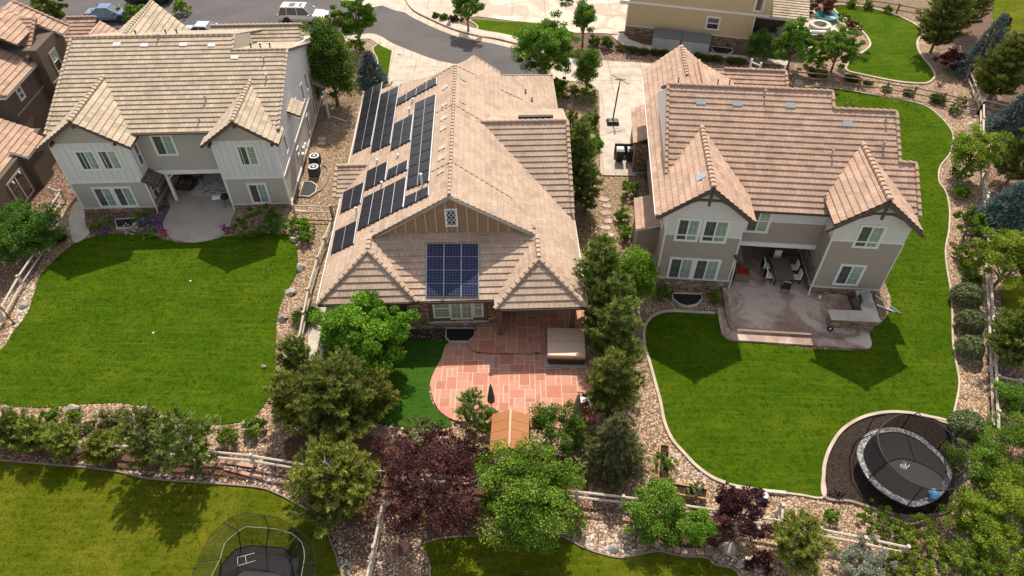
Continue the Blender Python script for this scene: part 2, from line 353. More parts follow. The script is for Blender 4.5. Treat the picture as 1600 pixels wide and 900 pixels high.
leaf_mat('pine', (.05, .080, .013), (.14, .19, .032), (.37, .41, .11), .2)
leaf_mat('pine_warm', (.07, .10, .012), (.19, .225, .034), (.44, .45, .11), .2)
leaf_mat('spruce_blue', (0.049, 0.091, 0.084), (0.119, 0.182, 0.175), (0.252, 0.329, 0.322), .1)
leaf_mat('leaf_ball', (.06, .085, .03), (.14, .175, .07), (.26, .29, .14), .1)
leaf_mat('sage', (.11, .13, .09), (.22, .24, .175), (.36, .38, .29), .15)
leaf_mat('blade_deep', (.018, .054, .003), (.062, .128, .006), (.19, .24, .024), .15)
leaf_mat('blade_warm', (.042, .070, .003), (.112, .148, .008), (.29, .26, .04), .15)
leaf_mat('grassy', (.05, .10, .02), (.12, .19, .035), (.26, .30, .09), .25)
leaf_mat('flower_purple', (.10, .07, .20), (.22, .14, .38), (.35, .25, .5), .2)
leaf_mat('flower_pink', (.25, .02, .14), (.5, .05, .28), (.65, .2, .45), .2)
leaf_mat('flower_white', (.35, .35, .3), (.6, .6, .55), (.75, .75, .7), .2)
def net_mat(name, a, c=(.01, .01, .01)):
    t = NT(name, .9, .1); t.color(c); tr = t.n.new('ShaderNodeBsdfTransparent'); mx = t.n.new('ShaderNodeMixShader'); mx.inputs[0].default_value = a
    t.link(tr.outputs[0], mx.inputs[1]); t.link(t.b.outputs[0], mx.inputs[2]); t.link(mx.outputs[0], t.n['Material Output'].inputs[0])
net_mat('net', .52); net_mat('net_green', .34, (.012, .014, .012)); net_mat('acrylic', .10, (.5, .5, .5))
plain('skylight', (.30, .34, .38), .25, .5)
t = NT('rug', .95, .05); t.color(t.mix((.16, .19, .13), (.50, .50, .45), t.ramp(t.voro(3.2, 'Distance'), [(.30, 0), (.36, 1)])))
plain('mat_black', (.035, .032, .033), .8, .2, 0, .2, 8); t = NT('pad', .55, .3); t.color(t.ramp(t.noise(9, 4), [(.38, (.05, .05, .055)), (.5, (.15, .15, .16)), (.62, (.36, .355, .37))])); t.bump(t.noise(9, 4), .8, .03)
# ---------------------------------------------------------------- ground
def smooth(pts, closed=True, n=5):
    pts = [Vector(p) for p in pts]; k = len(pts); out = []
    for i in range(k if closed else k - 1):
        if closed: p0, p1, p2, p3 = pts[i - 1], pts[i], pts[(i + 1) % k], pts[(i + 2) % k]
        else: p0, p1, p2, p3 = pts[max(i - 1, 0)], pts[i], pts[i + 1], pts[min(i + 2, k - 1)]
        for j in range(n):
            t = j / n; out.append(.5 * ((2 * p1) + (p2 - p0) * t + (2 * p0 - 5 * p1 + 4 * p2 - p3) * t * t + (3 * p1 - p0 - 3 * p2 + p3) * t ** 3))
    if not closed: out.append(pts[-1])
    return out
def px(*ps): return [W(a, b) for a, b in ps]
EXCL = []
ZK = [0]
def sheet(name, poly, mat, z, excl=True):
    ZK[0] += 1; z = z + ZK[0] * .0006
    mb = MB(); mb.face([(p[0], p[1], z) for p in poly])
    if excl: EXCL.append(np.array([(p[0], p[1]) for p in poly]))
    o = struct(mb, name, mat)
    if o.data.polygons[0].normal.z < 0: o.data.flip_normals()
    return o
def slab(name, poly, mat, z0, z1, excl=True, mside=None):
    if excl: EXCL.append(np.array([(p[0], p[1]) for p in poly]))
    mb = MB(); mb.prism([(p[0], p[1]) for p in poly], z0, z1, 0, 1 if mside else None)
    return struct(mb, name, [mat, mside] if mside else mat)
def ribbon(mb, path, w, z0, z1, closed=False):
    path = [Vector((p[0], p[1], 0)) for p in path]; k = len(path); L = []
    for i, p in enumerate(path):
        d = (path[(i + 1) % k] - path[i - 1]) if closed else (path[min(i + 1, k - 1)] - path[max(i - 1, 0)])
        d.normalize(); q = Vector((-d.y, d.x, 0)) * w / 2; L.append((p + q, p - q))
    for i in range(k if closed else k - 1):
        (a, b), (c, d) = L[i], L[(i + 1) % k]
        up = lambda v, z: (v.x, v.y, z)
        mb.face([up(b, z1), up(d, z1), up(c, z1), up(a, z1)])
        mb.face([up(b, z0), up(d, z0), up(d, z1), up(b, z1)]); mb.face([up(c, z0), up(a, z0), up(a, z1), up(c, z1)])
    return mb
def edging(path, w=.16, h=.09, mat='edging', closed=False, name='lawn_edging'):
    return struct(ribbon(MB(), path, w, 0, h, closed), name, mat)
mb = MB(); mb.face([(-600, -300, 0), (600, -300, 0), (600, 900, 0), (-600, 900, 0)]); struct(mb, 'ground', 'bed_tan')

# beds of different stone, laid over the ground sheet
sheet('gravel_bed', smooth(px((500, 170), (560, 170), (560, 230), (525, 330), (505, 430), (480, 545), (455, 620), (440, 690), (455, 560), (500, 330), (455, 330), (470, 250))), 'bed_gold', .004, False)
sheet('gravel_bed', px((870, 150), (940, 150), (1000, 310), (1005, 400), (960, 420), (880, 420), (890, 330)), 'bed_gold', .004, False)
sheet('gravel_bed', px((845, 30), (940, 55), (980, 58), (1175, 80), (1240, 100), (1240, 150), (1100, 120), (1000, 100), (960, 98), (880, 90), (850, 100)), 'bed_red', .004, False)
sheet('gravel_bed', px((1480, 0), (1600, 0), (1640, 130), (1600, 200), (1560, 160), (1440, 60)), 'bed_red', .004, False)
sheet('gravel_bed', px((1560, 140), (1680, 140), (1740, 420), (1700, 900), (1620, 900), (1545, 640), (1540, 250)), 'bed_red', .004, False)
sheet('gravel_bed', px((-60, 690), (120, 690), (400, 705), (600, 730), (590, 900), (400, 800), (200, 745), (-60, 722)), 'bed_red', .004, False)
sheet('gravel_bed', px((600, 700), (900, 740), (980, 760), (960, 800), (700, 860), (600, 820)), 'bed_red', .004, False)
sheet('mulch_bed', px((570, 505), (745, 505), (745, 535), (570, 560)), 'mulch_dark', .008, False)
sheet('mulch_bed', px((130, 330), (265, 320), (262, 362), (140, 368)), 'bed_red', .008, False)
sheet('gravel_bed', px((-80, -20), (120, -20), (120, 330), (95, 300), (60, 420), (-80, 560)), 'bed_red', .006, False)

sheet('mulch_bed', smooth(px((445, 690), (520, 676), (640, 690), (760, 705), (905, 720), (900, 790), (770, 815), (690, 838), (610, 800), (560, 825), (520, 800), (470, 760))), 'bed_bark', .012)
sheet('mulch_bed', smooth(px((1040, 800), (1110, 800), (1130, 850), (1060, 855), (1000, 835))), 'bed_bark', .012)
sheet('mulch_bed', smooth(px((-60, 695), (200, 705), (330, 728), (400, 745), (330, 742), (200, 733), (60, 712), (-60, 708))), 'bed_bark', .012)
# lawns
L1 = smooth(px((117, 380), (150, 369), (190, 365), (235, 367), (262, 376), (300, 380), (345, 371), (400, 366), (440, 366), (458, 372), (466, 407), (462, 432), (447, 457), (437, 482), (432, 512), (431, 560), (428, 600), (415, 630), (398, 650), (372, 660), (330, 664), (290, 661), (255, 648), (235, 637), (190, 630), (140, 631), (100, 634), (60, 637), (20, 634), (-30, 622), (-90, 600), (-70, 575), (0, 547), (20, 520), (43, 490), (53, 460), (62, 433), (80, 412), (105, 390)))
sheet('lawn', L1, 'lawn_deep', .03)
L2 = smooth(px((-90, 712), (0, 720), (60, 725), (130, 731), (180, 737), (230, 748), (300, 754), (400, 762), (433, 772), (453, 782), (500, 812), (518, 850), (528, 880), (532, 930), (500, 1000), (200, 1020), (-150, 1000)))
sheet('lawn', L2, 'lawn_warm', .03); edging(L2[:62], .07, .12, 'edging_brown')
L3 = smooth(px((657, 853), (690, 842), (740, 838), (800, 836), (857, 833), (887, 843), (913, 857), (947, 868), (973, 872), (1000, 867), (1030, 862), (1067, 870), (1103, 872), (1117, 883), (1155, 900), (1170, 1000), (900, 1050), (660, 1000), (672, 900), (667, 867)))
sheet('lawn', L3, 'lawn_warm', .03); edging(L3, .07, .1, 'edging_brown', True)
patio_edge = [(1120, 491), (1126, 500), (1128, 520), (1138, 533), (1200, 538), (1267, 545), (1340, 548), (1356, 545), (1362, 533), (1360, 515)]
L4px = [(1007, 513), (1017, 497), (1033, 489), (1053, 487), (1090, 489)] + patio_edge + [(1377, 505), (1389, 488), (1392, 468), (1383, 440), (1378, 420), (1400, 330), (1390, 250), (1330, 200), (1240, 165), (1225, 145), (1257, 137), (1297, 138), (1333, 143), (1380, 152), (1417, 158), (1447, 167), (1467, 182), (1483, 200), (1489, 215), (1484, 240), (1468, 262), (1467, 285), (1477, 300), (1483, 327), (1482, 360), (1477, 387), (1478, 413), (1485, 457), (1487, 487), (1488, 533), (1493, 567), (1498, 600), (1491, 640), (1484, 662), (1450, 652), (1417, 646), (1387, 645), (1357, 650), (1333, 660), (1313, 675), (1298, 697), (1289, 720), (1286, 743), (1287, 777), (1250, 774), (1200, 767), (1163, 762), (1133, 755), (1110, 745), (1087, 728), (1067, 707), (1050, 687), (1038, 660), (1032, 630), (1024, 600), (1015, 567), (1007, 540)]
L4 = smooth(px(*L4px))
sheet('lawn', L4, 'lawn_deep', .03)
edging(L4[62 * 5:] + L4[:5 * 5], .17, .10, 'edging'); edging(L4[25 * 5:62 * 5], .10, .09, 'edging')
L5 = smooth(px((1303, 9), (1333, 9), (1367, 15), (1393, 22), (1417, 32), (1440, 48), (1433, 66), (1435, 80), (1443, 92), (1455, 107), (1460, 120), (1450, 130), (1430, 131), (1400, 128), (1350, 118), (1322, 110), (1330, 95), (1357, 75), (1357, 63), (1347, 50), (1330, 35), (1308, 22)))
sheet('lawn', L5, 'lawn_deep', .03); edging(L5, .2, .12, 'edging', True)
sheet('lawn', px((1547, -10), (1700, -10), (1700, 50), (1600, 50), (1553, 43)), 'lawn_warm', .03)
sheet('lawn', smooth(px((1567, 440), (1600, 435), (1700, 440), (1700, 570), (1600, 560), (1570, 510))), 'lawn_warm', .03)
L8 = smooth(px((737, 31), (800, 35), (860, 38), (893, 48), (890, 68), (862, 76), (825, 71), (800, 67), (765, 60), (746, 56), (746, 42))); sheet('lawn', L8, 'lawn_deep', .03); edging(L8[-14:], .15, .12)
L9 = smooth(px((583, 77), (600, 66), (615, 73), (612, 95), (607, 122), (590, 122), (590, 95))); sheet('lawn', L9, 'lawn_deep', .03); edging(L9[-8:] + L9[:5], .12, .1)
L10 = smooth(px((600, 533), (640, 533), (702, 534), (696, 548), (684, 570), (674, 590), (671, 610), (675, 628), (686, 645), (702, 656), (700, 668), (640, 668), (580, 655), (575, 600), (585, 545))); sheet('lawn', L10, 'turf', .03)

# mulch round the trampoline
TM = smooth(px((1484, 662), (1450, 652), (1417, 646), (1387, 645), (1357, 650), (1333, 660), (1313, 675), (1298, 697), (1289, 720), (1286, 743), (1288, 778), (1327, 784), (1353, 792), (1380, 800), (1413, 807), (1450, 807), (1485, 795), (1492, 760), (1492, 720), (1488, 690)))
sheet('mulch_bed', TM, 'mulch_dark', .02)
edging(TM[:51], .17, .12, 'edging'); edging(TM[50:], .13, .12, 'edging_brown')

# road, kerbs, driveways
far = smooth(px((617, -6), (633, 20), (663, 37), (700, 53), (733, 62), (767, 68), (808, 78), (850, 86)), False)
near = smooth(px((520, 62), (570, 55), (590, 55), (613, 68), (647, 82), (683, 95), (710, 101), (760, 116), (800, 122), (850, 118)), False)
road = px((-400, 45), (0, 46), (300, 46), (500, 50)) + near + far[::-1] + px((590, -40), (-400, -40))
sheet('road', road, 'asphalt', .012)
sheet('gutter_pan', px((517, -10), (612, -10), (634, 20), (618, 17), (597, 9), (573, 13), (560, 17)), 'concrete_plain', .018)
struct(ribbon(MB(), [p + Vector((.3, .35, 0)) for p in far], .85, 0, .035), 'gutter', 'curb')
struct(ribbon(MB(), [p + Vector((.75, .95, 0)) for p in far], .3, 0, .15), 'kerb', 'curb')
struct(ribbon(MB(), [p + Vector((1.05, 1.55, 0)) for p in far], .95, 0, .13), 'pavement', 'concrete_plain')
struct(ribbon(MB(), [p + Vector((-.35, -.45, 0)) for p in near], 1.15, 0, .05), 'gutter', 'curb')
sheet('driveway', px((622, -10), (650, 5), (667, 25), (720, 30), (745, 26), (800, 30), (850, 32), (850, -10)), 'concrete', .022)
sheet('driveway', px((690, -10), (745, 26), (800, 33), (852, 38), (900, 52), (940, 52), (975, 55), (983, -10)), 'concrete_wet', .028)
sheet('footpath', px((955, 56), (976, 54), (983, 62), (1005, 70), (1060, 76), (1200, 92), (1235, 96), (1235, 103), (1190, 100), (1060, 84), (1000, 78), (972, 70)), 'concrete_plain', .03)
sheet('driveway', px((640, 82), (690, 99), (715, 105), (760, 120), (700, 200), (606, 130), (613, 76)), 'concrete', .022)
sheet('paver_strip', px((613, 75), (622, 80), (610, 140), (603, 140)), 'curb', .030)
sheet('driveway', px((850, 122), (880, 100), (888, 90), (960, 96), (1020, 100), (1030, 120), (1010, 200), (1000, 203), (945, 200), (942, 150), (925, 132), (900, 128)), 'concrete', .022)
sheet('driveway', px((885, 90), (900, 96), (905, 128), (870, 125), (860, 112)), 'concrete_plain', .026)
# side yard pad with bins, raised a step
slab('side_pad', px((944, 150), (1010, 150), (1010, 272), (944, 272), (941, 230)), 'concrete_plain', 0, .09)
slab('pad_border', px((936, 140), (944, 150), (944, 270), (994, 271), (994, 276), (938, 275)), 'curb', 0, .10)
# stepping stones between the middle and right house
for i, (a, b) in enumerate([(944, 312), (948, 322), (946, 333), (950, 346), (947, 356), (951, 368), (948, 380), (951, 392)]):
    c = W(a, b); rr = random.Random(i); mb = MB()
    mb.prism([(c.x + .42 * math.cos(t * 1.05) * rr.uniform(.8, 1.1), c.y + .3 * math.sin(t * 1.05) * rr.uniform(.8, 1.1)) for t in range(6)], 0, .05); struct(mb, 'stepping_stone_path', 'stamped')
sheet('footpath', px((480, 478), (512, 478), (505, 560), (500, 600), (478, 600), (482, 540)), 'concrete_plain', .03)
# house 1: curved patio and side path
slab('patio', smooth(px((262, 334), (266, 325), (268, 300), (350, 300), (368, 326), (362, 345), (358, 360), (345, 371), (325, 377), (300, 380), (278, 376), (262, 368), (255, 350))), 'concrete_patio', 0, .08)
slab('footpath', smooth(px((117, 318), (128, 316), (133, 335), (134, 352), (140, 366), (118, 380), (110, 362), (109, 340))), 'concrete_plain', 0, .06)

# flagstone patio: individual flags in a random grid
def inside(poly, x, y):
    c = False; n = len(poly); j = n - 1
    for i in range(n):
        xi, yi, xj, yj = poly[i][0], poly[i][1], poly[j][0], poly[j][1]
        if (yi > y) != (yj > y) and x < (xj - xi) * (y - yi) / (yj - yi + 1e-12) + xi: c = not c
        j = i
    return c
def clip_flags(poly, z, name, seed, cell=.30):
    rr = random.Random(seed); xs = [p[0] for p in poly]; ys = [p[1] for p in poly]
    x0, y0 = min(xs), min(ys); nx = int((max(xs) - x0) / cell) + 2; ny = int((max(ys) - y0) / cell) + 2
    used = set(); bm = bmesh.new(); tl = bm.faces.layers.float.new('tint')
    for j in range(ny):
        for i in range(nx):
            if (i, j) in used: continue
            w, h = rr.choice([(2, 2), (2, 2), (3, 2), (2, 3), (1, 2), (2, 1), (3, 3), (2, 2)])
            while w > 1 and any((i + k, j) in used for k in range(w)): w -= 1
            for a in range(w):
                for b in range(h): used.add((i + a, j + b))
            g = .02; vs = [(x0 + i * cell + g, y0 + j * cell + g), (x0 + (i + w) * cell - g, y0 + j * cell + g), (x0 + (i + w) * cell - g, y0 + (j + h) * cell - g), (x0 + i * cell + g, y0 + (j + h) * cell - g)]
            if h < 3 or True:
                f = bm.faces.new([bm.verts.new((a, b, z)) for a, b in vs]); f[tl] = rr.random()
    # cut along the patio outline
    k = len(poly)
    for i in range(k):
        a, b = Vector((poly[i][0], poly[i][1], z)), Vector((poly[(i + 1) % k][0], poly[(i + 1) % k][1], z))
        n = (b - a).cross(Vector((0, 0, 1)))
        if n.length < 1e-6: continue
        mid = (a + b) / 2; fs = [f for f in bm.faces if (f.calc_center_median() - mid).length < 1.3]
        geom = list({v for f in fs for v in f.verts}) + list({e for f in fs for e in f.edges}) + fs
        bmesh.ops.bisect_plane(bm, geom=geom, plane_co=a, plane_no=n)
    dead = [f for f in bm.faces if not inside(poly, *f.calc_center_median()[:2])]
    bmesh.ops.delete(bm, geom=dead, context='FACES')
    me = bpy.data.meshes.new(name); bm.to_mesh(me); bm.free(); me.materials.append(M['flag'])
    o = bpy.data.objects.new(name, me); COL.objects.link(o); return tag(o, kind='structure')
P1 = smooth(px((702, 535), (745, 532), (912, 540), (925, 565), (935, 600), (935, 665), (895, 672), (860, 669), (832, 669), (780, 664), (720, 660), (695, 650), (682, 636), (675, 618), (673, 600), (677, 585), (690, 560)), n=3)
slab('flagstone_patio', [(p.x, p.y) for p in P1], 'grout', 0, .085, True, 'edging_brown'); clip_flags([(p.x, p.y) for p in P1], .093, 'flagstone_patio', 3)
P2 = smooth(px((748, 478), (905, 478), (912, 500), (915, 530), (905, 551), (860, 554), (800, 555), (750, 554), (736, 548), (731, 538), (738, 530), (745, 518)), n=3)
slab('patio_step', [(p.x, p.y) for p in P2], 'grout', 0, .24, True, 'boulder_red'); clip_flags([(p.x, p.y) for p in P2], .248, 'patio_step', 8, .33)
# right house: stamped patio with a lower step and raised border
HB = Frame(9.33, 32.18, -5)
def hb(*ps): return [HB.out(a, b) for a, b in ps]
step = smooth(hb((3.9, -1.75), (3.85, -3.9), (4.25, -4.4), (8, -4.45), (12.2, -4.45), (12.75, -4.15), (12.85, -2.6), (12, -1.6), (5, -.6)), n=3)
slab('patio_step', hb((4.35, -1.7), (3.86, -1.75), (3.82, -2.9), (3.85, -3.95), (4.0, -4.25), (4.3, -4.4), (12.25, -4.42), (12.6, -4.3), (12.78, -4.0), (12.85, -2.7), (12.3, -2.4)), 'stamped', 0, .15)
slab('patio', hb((4.36, -.1), (4.34, -3.2), (4.45, -3.6), (4.85, -3.78), (11.8, -3.72), (12.15, -3.55), (12.25, -3.1), (12.2, 0), (9.85, 0), (9.85, 5.5), (4.6, 5.5), (4.6, 0)), 'stamped', 0, .30)
struct(ribbon(MB(), hb((4.42, -.6), (4.42, -3.1), (4.55, -3.48), (4.95, -3.64), (11.75, -3.58), (12.02, -3.45), (12.12, -3.0), (12.1, -1.9)), .26, .1, .315), 'patio_border', 'edging_brown')
sheet('gravel_bed', smooth(hb((12.3, -2.5), (13.5, -2.0), (14.4, -1.2), (14.7, -.3), (14.6, 1.0), (14.1, 1.2), (12.5, 0))), 'bed_gold', .036)
# neighbour's terrace with the fire pit
slab('terrace', smooth(px((1225, 15), (1290, 22), (1315, 38), (1318, 55), (1290, 68), (1262, 76), (1240, 70), (1215, 85), (1190, 70))), 'concrete_plain', 0, .06)

# stone chips scattered over the beds, and river rock along the swales
for a, b in ((740, 74), (626, 84), (7, 12)):
    m_ = MB(); m_.lathe([(.42, 0), (.42, .012), (0, .012)], (0, 0, 0), 16); o_ = m_.build('manhole_cover', 'bed_red' if a == 740 else 'dark_lid', loc=W(a, b) + Vector((0, 0, .035)) * (1 if a < 700 else .7)); tag(o_, kind='structure')
def pip(poly, P):
    x, y = P[:, 0], P[:, 1]; c = np.zeros(len(P), bool); n = len(poly); j = n - 1
    for i in range(n):
        xi, yi = poly[i]; xj, yj = poly[j]
        c ^= ((yi > y) != (yj > y)) & (x < (xj - xi) * (y - yi) / (yj - yi + 1e-12) + xi); j = i
    return c
def mesh_np(name, V, F, tint, mat):
    me = bpy.data.meshes.new(name); k = F.shape[1]
    me.vertices.add(len(V)); me.vertices.foreach_set('co', V.astype(np.float32).ravel())
    me.loops.add(F.size); me.loops.foreach_set('vertex_index', F.astype(np.int32).ravel())
    me.polygons.add(len(F)); me.polygons.foreach_set('loop_start', np.arange(0, F.size, k, dtype=np.int32))
    me.update(calc_edges=True)
    a = me.attributes.new('tint', 'FLOAT', 'FACE'); a.data.foreach_set('value', tint.astype(np.float32))
    me.materials.append(M[mat]); return me
OCT = np.array([(1, 0, 0), (.3, .95, 0), (-.8, .6, 0), (-.8, -.6, 0), (.3, -.95, 0), (0, .1, 1)], float)
OCF = np.array([(0, 1, 5), (1, 2, 5), (2, 3, 5), (3, 4, 5), (4, 0, 5)])
def stones(name, label, P, s0, s1, mat, seed, flat=.6, zb=0.0):
    g = np.random.default_rng(seed); n = len(P); s = g.uniform(s0, s1, n); a = g.uniform(0, 6.28, n)
    V = np.repeat(OCT[None], n, 0) * g.uniform(.7, 1.25, (n, 6, 1)); V[:, :, 2] *= flat
    V *= s[:, None, None]; c, q = np.cos(a)[:, None], np.sin(a)[:, None]
    X = V[:, :, 0] * c - V[:, :, 1] * q; Y = V[:, :, 0] * q + V[:, :, 1] * c
    V = np.stack([X + P[:, :1], Y + P[:, 1:2], V[:, :, 2] + zb], 2).reshape(-1, 3)
    F = (OCF[None] + (np.arange(n) * 6)[:, None, None]).reshape(-1, 3)
    me = mesh_np(name, V, F, np.repeat(g.random(n), 5), mat)
    o = bpy.data.objects.new(name, me); COL.objects.link(o); return tag(o, label, None, None, 'stuff')
# ---------------------------------------------------------------- roofs, windows, walls
def plane_n(pl): return Vector((-pl[1], -pl[2], 1)).normalized()
def on(pl, x, y): return Vector((x, y, pl[0] + pl[1] * x + pl[2] * y))
def roof(parent, pl, poly, mat, course=.40, fascia='brown_trim', thick=.16, caps=(), capmat=None, name='roof'):
    """one roof slope: real stepped courses of tiles over a slab; poly is its outline in plan"""
    n = plane_n(pl); up = Vector((pl[1], pl[2], 0)); g = up.length; up = (up.normalized() + Vector((0, 0, g))).normalized(); u = up.cross(n).normalized()
    P = [on(pl, x, y) for x, y in poly]
    bm = bmesh.new(); f = bm.faces.new([bm.verts.new(p) for p in P]); f.normal_update()
    if f.normal.z < 0: bmesh.ops.reverse_faces(bm, faces=[f])
    o0 = P[0]; vs = [(p - o0).dot(up) for p in P]; v0, v1 = min(vs), max(vs)
    base = o0 + up * v0; k = 1
    while v0 + k * course < v1:
        bmesh.ops.bisect_plane(bm, geom=bm.verts[:] + bm.edges[:] + bm.faces[:], plane_co=o0 + up * (v0 + k * course), plane_no=up); k += 1
    mb = MB(); lift = .062
    for f in bm.faces:
        c = f.calc_center_median(); i = math.floor(((c - base).dot(up)) / course + 1e-6); pts = []; uv = []; lo = []
        for v in f.verts:
            t = ((v.co - base).dot(up) - i * course) / course
            pts.append(v.co + n * (lift * (1 - t) + .004)); uv.append(((v.co - base).dot(u), (v.co - base).dot(up) + 1e-4 * (0.5 - t))); lo.append(t)
        mb.face(pts, 0, uv)
        m = len(pts)
        for a in range(m):
            b = (a + 1) % m
            if lo[a] < .01 and lo[b] < .01:
                q0, q1 = f.verts[a].co, f.verts[b].co
                mb.face([q0 - n * .01, q1 - n * .01, pts[b], pts[a]], 0, [(uv[a][0], uv[a][1]), (uv[b][0], uv[b][1]), (uv[b][0], uv[b][1] + .02), (uv[a][0], uv[a][1] + .02)])
    bm.free()
    r = mb.build(name, mat, parent)
    # boards under the tiles: their edges are the fascia
    s = MB(); k = len(P); top = [p - n * .012 for p in P]; bot = [p - Vector((0, 0, thick)) for p in top]
    b0 = len(s.v); s.v += [tuple(p) for p in top + bot]; s.f.append(tuple(range(b0, b0 + k))); s.m.append(0); s.f.append(tuple(range(b0 + k, b0 + 2 * k))[::-1]); s.m.append(0)
    for i in range(k): j = (i + 1) % k; s.f.append((b0 + i, b0 + k + i, b0 + k + j, b0 + j)); s.m.append(0)
    s.build('fascia', fascia, r)
    if caps: [ridge(r, [cp], capmat or mat) for cp in caps]
    return r
def ridge(parent, segs, mat, r=.13, step=.38):
    mat = mat.replace('tile_', 'cap_')
    mb = MB()
    for a, b in segs:
        a, b = Vector(a), Vector(b); L = (b - a).length; d = (b - a) / L; s = d.cross(Vector((0, 0, 1))).normalized(); t = s.cross(d).normalized()
        k = max(1, int(L / step)); st = L / k
        for i in range(k):
            p, q = a + d * (i * st - .02), a + d * ((i + 1) * st + .03); base = len(mb.v)
            for c, rr, zz in ((p, r * 1.15, .085), (q, r * .88, .03)):
                for an in (-10, 40, 90, 140, 190): mb.v.append(tuple(c + s * rr * math.cos(R(an)) + t * (rr * .75 * math.sin(R(an)) + zz)))
            for j in range(4): mb.f.append((base + j, base + j + 1, base + 6 + j, base + 5 + j)); mb.m.append(0)
            mb.f.append(tuple(base + j for j in range(5))); mb.m.append(0); mb.f.append(tuple(base + 5 + j for j in range(5))[::-1]); mb.m.append(0)
    return mb.build('ridge_cap', mat, parent)
def win(parent, ax, pos, sg, u0, u1, z0, z1, trim='white_trim', w=.12, panes=2, kinds=('pane_screen', 'pane_blind'), vert=False, label=None, sash='white_trim'):
    """window on the wall ax = pos facing sg; casing, sash, panes with muntins"""
    def B(mb, a, b, d0, d1, c, d, m=0):
        p, q = pos + sg * d0, pos + sg * d1; p, q = min(p, q), max(p, q)
        return mb.box(a, b, p, q, c, d, m) if ax == 'y' else mb.box(p, q, a, b, c, d, m)
    if ax == 'x' and False: pass
    f = MB(); B(f, u0, u1, 0, .055, z1 - w, z1); B(f, u0, u1, 0, .06, z0, z0 + w * .8); B(f, u0, u0 + w, 0, .052, z0 + w * .8, z1 - w); B(f, u1 - w, u1, 0, .052, z0 + w * .8, z1 - w)
    a0, a1, b0, b1 = u0 + w, u1 - w, z0 + w * .8, z1 - w
    o = f.build('window', trim, parent)
    if label: o['label'] = label
    s = MB(); t = .045
    edges = [a0 + (a1 - a0) * i / panes for i in range(panes + 1)] if not vert else None
    if vert: hs = [b0, (b0 + b1) / 2, b1]; cells = [(a0, a1, hs[1], hs[2]), (a0, a1, hs[0], hs[1])]
    else: cells = [(edges[i], edges[i + 1], b0, b1) for i in range(panes)]
    for (c0, c1, d0, d1) in cells:
        B(s, c0, c1, 0, .038, d1 - t, d1); B(s, c0, c1, 0, .038, d0, d0 + t); B(s, c0, c0 + t, 0, .036, d0 + t, d1 - t); B(s, c1 - t, c1, 0, .036, d0 + t, d1 - t)
    s.build('sash', sash, o)
    for i, (c0, c1, d0, d1) in enumerate(cells):
        p = MB(); B(p, c0 + t, c1 - t, 0, .014, d0 + t, d1 - t); g = p.build('pane', kinds[i % len(kinds)], o)
        mu = MB(); mc = (c0 + c1) / 2; B(mu, mc - .007, mc + .007, .014, .022, d0 + t, d1 - t)
        for k in (1, 2): zz = d0 + (d1 - d0) * k / 3; B(mu, c0 + t, c1 - t, .0142, .0225, zz - .007, zz + .007)
        mu.build('muntins', 'taupe' if kinds[i % len(kinds)] != 'pane_blind' else 'board_pale', o)
    return o
def part(parent, name, mat, *boxes):
    for b in boxes: o = MB().box(*b).build(name, mat, parent)
    return o
def gable_face(parent, name, mat, x0, x1, xr, z0, slope, zr, y, t=.1):
    """triangular gable wall in the plane y, under slopes that meet at (xr, zr)"""
    zl = zr - slope * (xr - x0); z_r = zr - slope * (x1 - xr); mb = MB()
    mb_pts = [(x0, z0), (x1, z0), (x1, max(z_r, z0)), (xr, zr), (x0, max(zl, z0))]
    pts = []
    for p in mb_pts:
        if not pts or (abs(p[0] - pts[-1][0]) + abs(p[1] - pts[-1][1])) > 1e-4: pts.append(p)
    a = [(p[0], y, p[1]) for p in pts]; b = [(p[0], y + t, p[1]) for p in pts]; k = len(pts); mb.v += a + b
    mb.f.append(tuple(range(k))); mb.f.append(tuple(range(k, 2 * k))[::-1]); mb.m += [0, 0]
    for i in range(k): j = (i + 1) % k; mb.f.append((i, k + i, k + j, j)); mb.m.append(0)
    return mb.build(name, mat, parent)
def pipe(parent, pts, mat='white_trim', r=.045, name='downspout'):
    return MB().tube(pts, r, n=4).build(name, mat, parent)
def vent(parent, x, y, pl, h=.35, r=.05, mat='vent_metal'):
    p = on(pl, x, y); mb = MB(); mb.tube([p, p + Vector((0, 0, h))], r, n=8); mb.tube([p + Vector((0, 0, .02)), p + Vector((0, 0, .10))], r * 2.2, r * 1.2, 8)
    mb.tube([p + Vector((0, 0, h)), p + Vector((0, 0, h + .07))], r * 1.5, r * 1.5, 8)
    return mb.build('roof_vent', mat, parent)
def flash(parent, x, y, pl, w=.5, h=.36, mat='board_pale'):
    n = plane_n(pl); mb = MB(); g = Vector((pl[1], pl[2], 0)); up = (g.normalized() + Vector((0, 0, g.length))).normalized(); u = up.cross(n)
    c = on(pl, x, y) + n * .065; mb.bar(c - up * h / 2, c + up * h / 2, w, .03, 0, n); return mb.build('flat_vent', mat, parent)

# ================================================================ right house
H3 = thing('suburban_house', 'taupe two-storey house with rose tile roof and two timber-trussed front gables', 'house', (9.33, 32.18, 0), R(-5))
F3 = Frame(9.33, 32.18, -5); M3 = (5.25, 0, .6)
T3 = 'tile_rose'
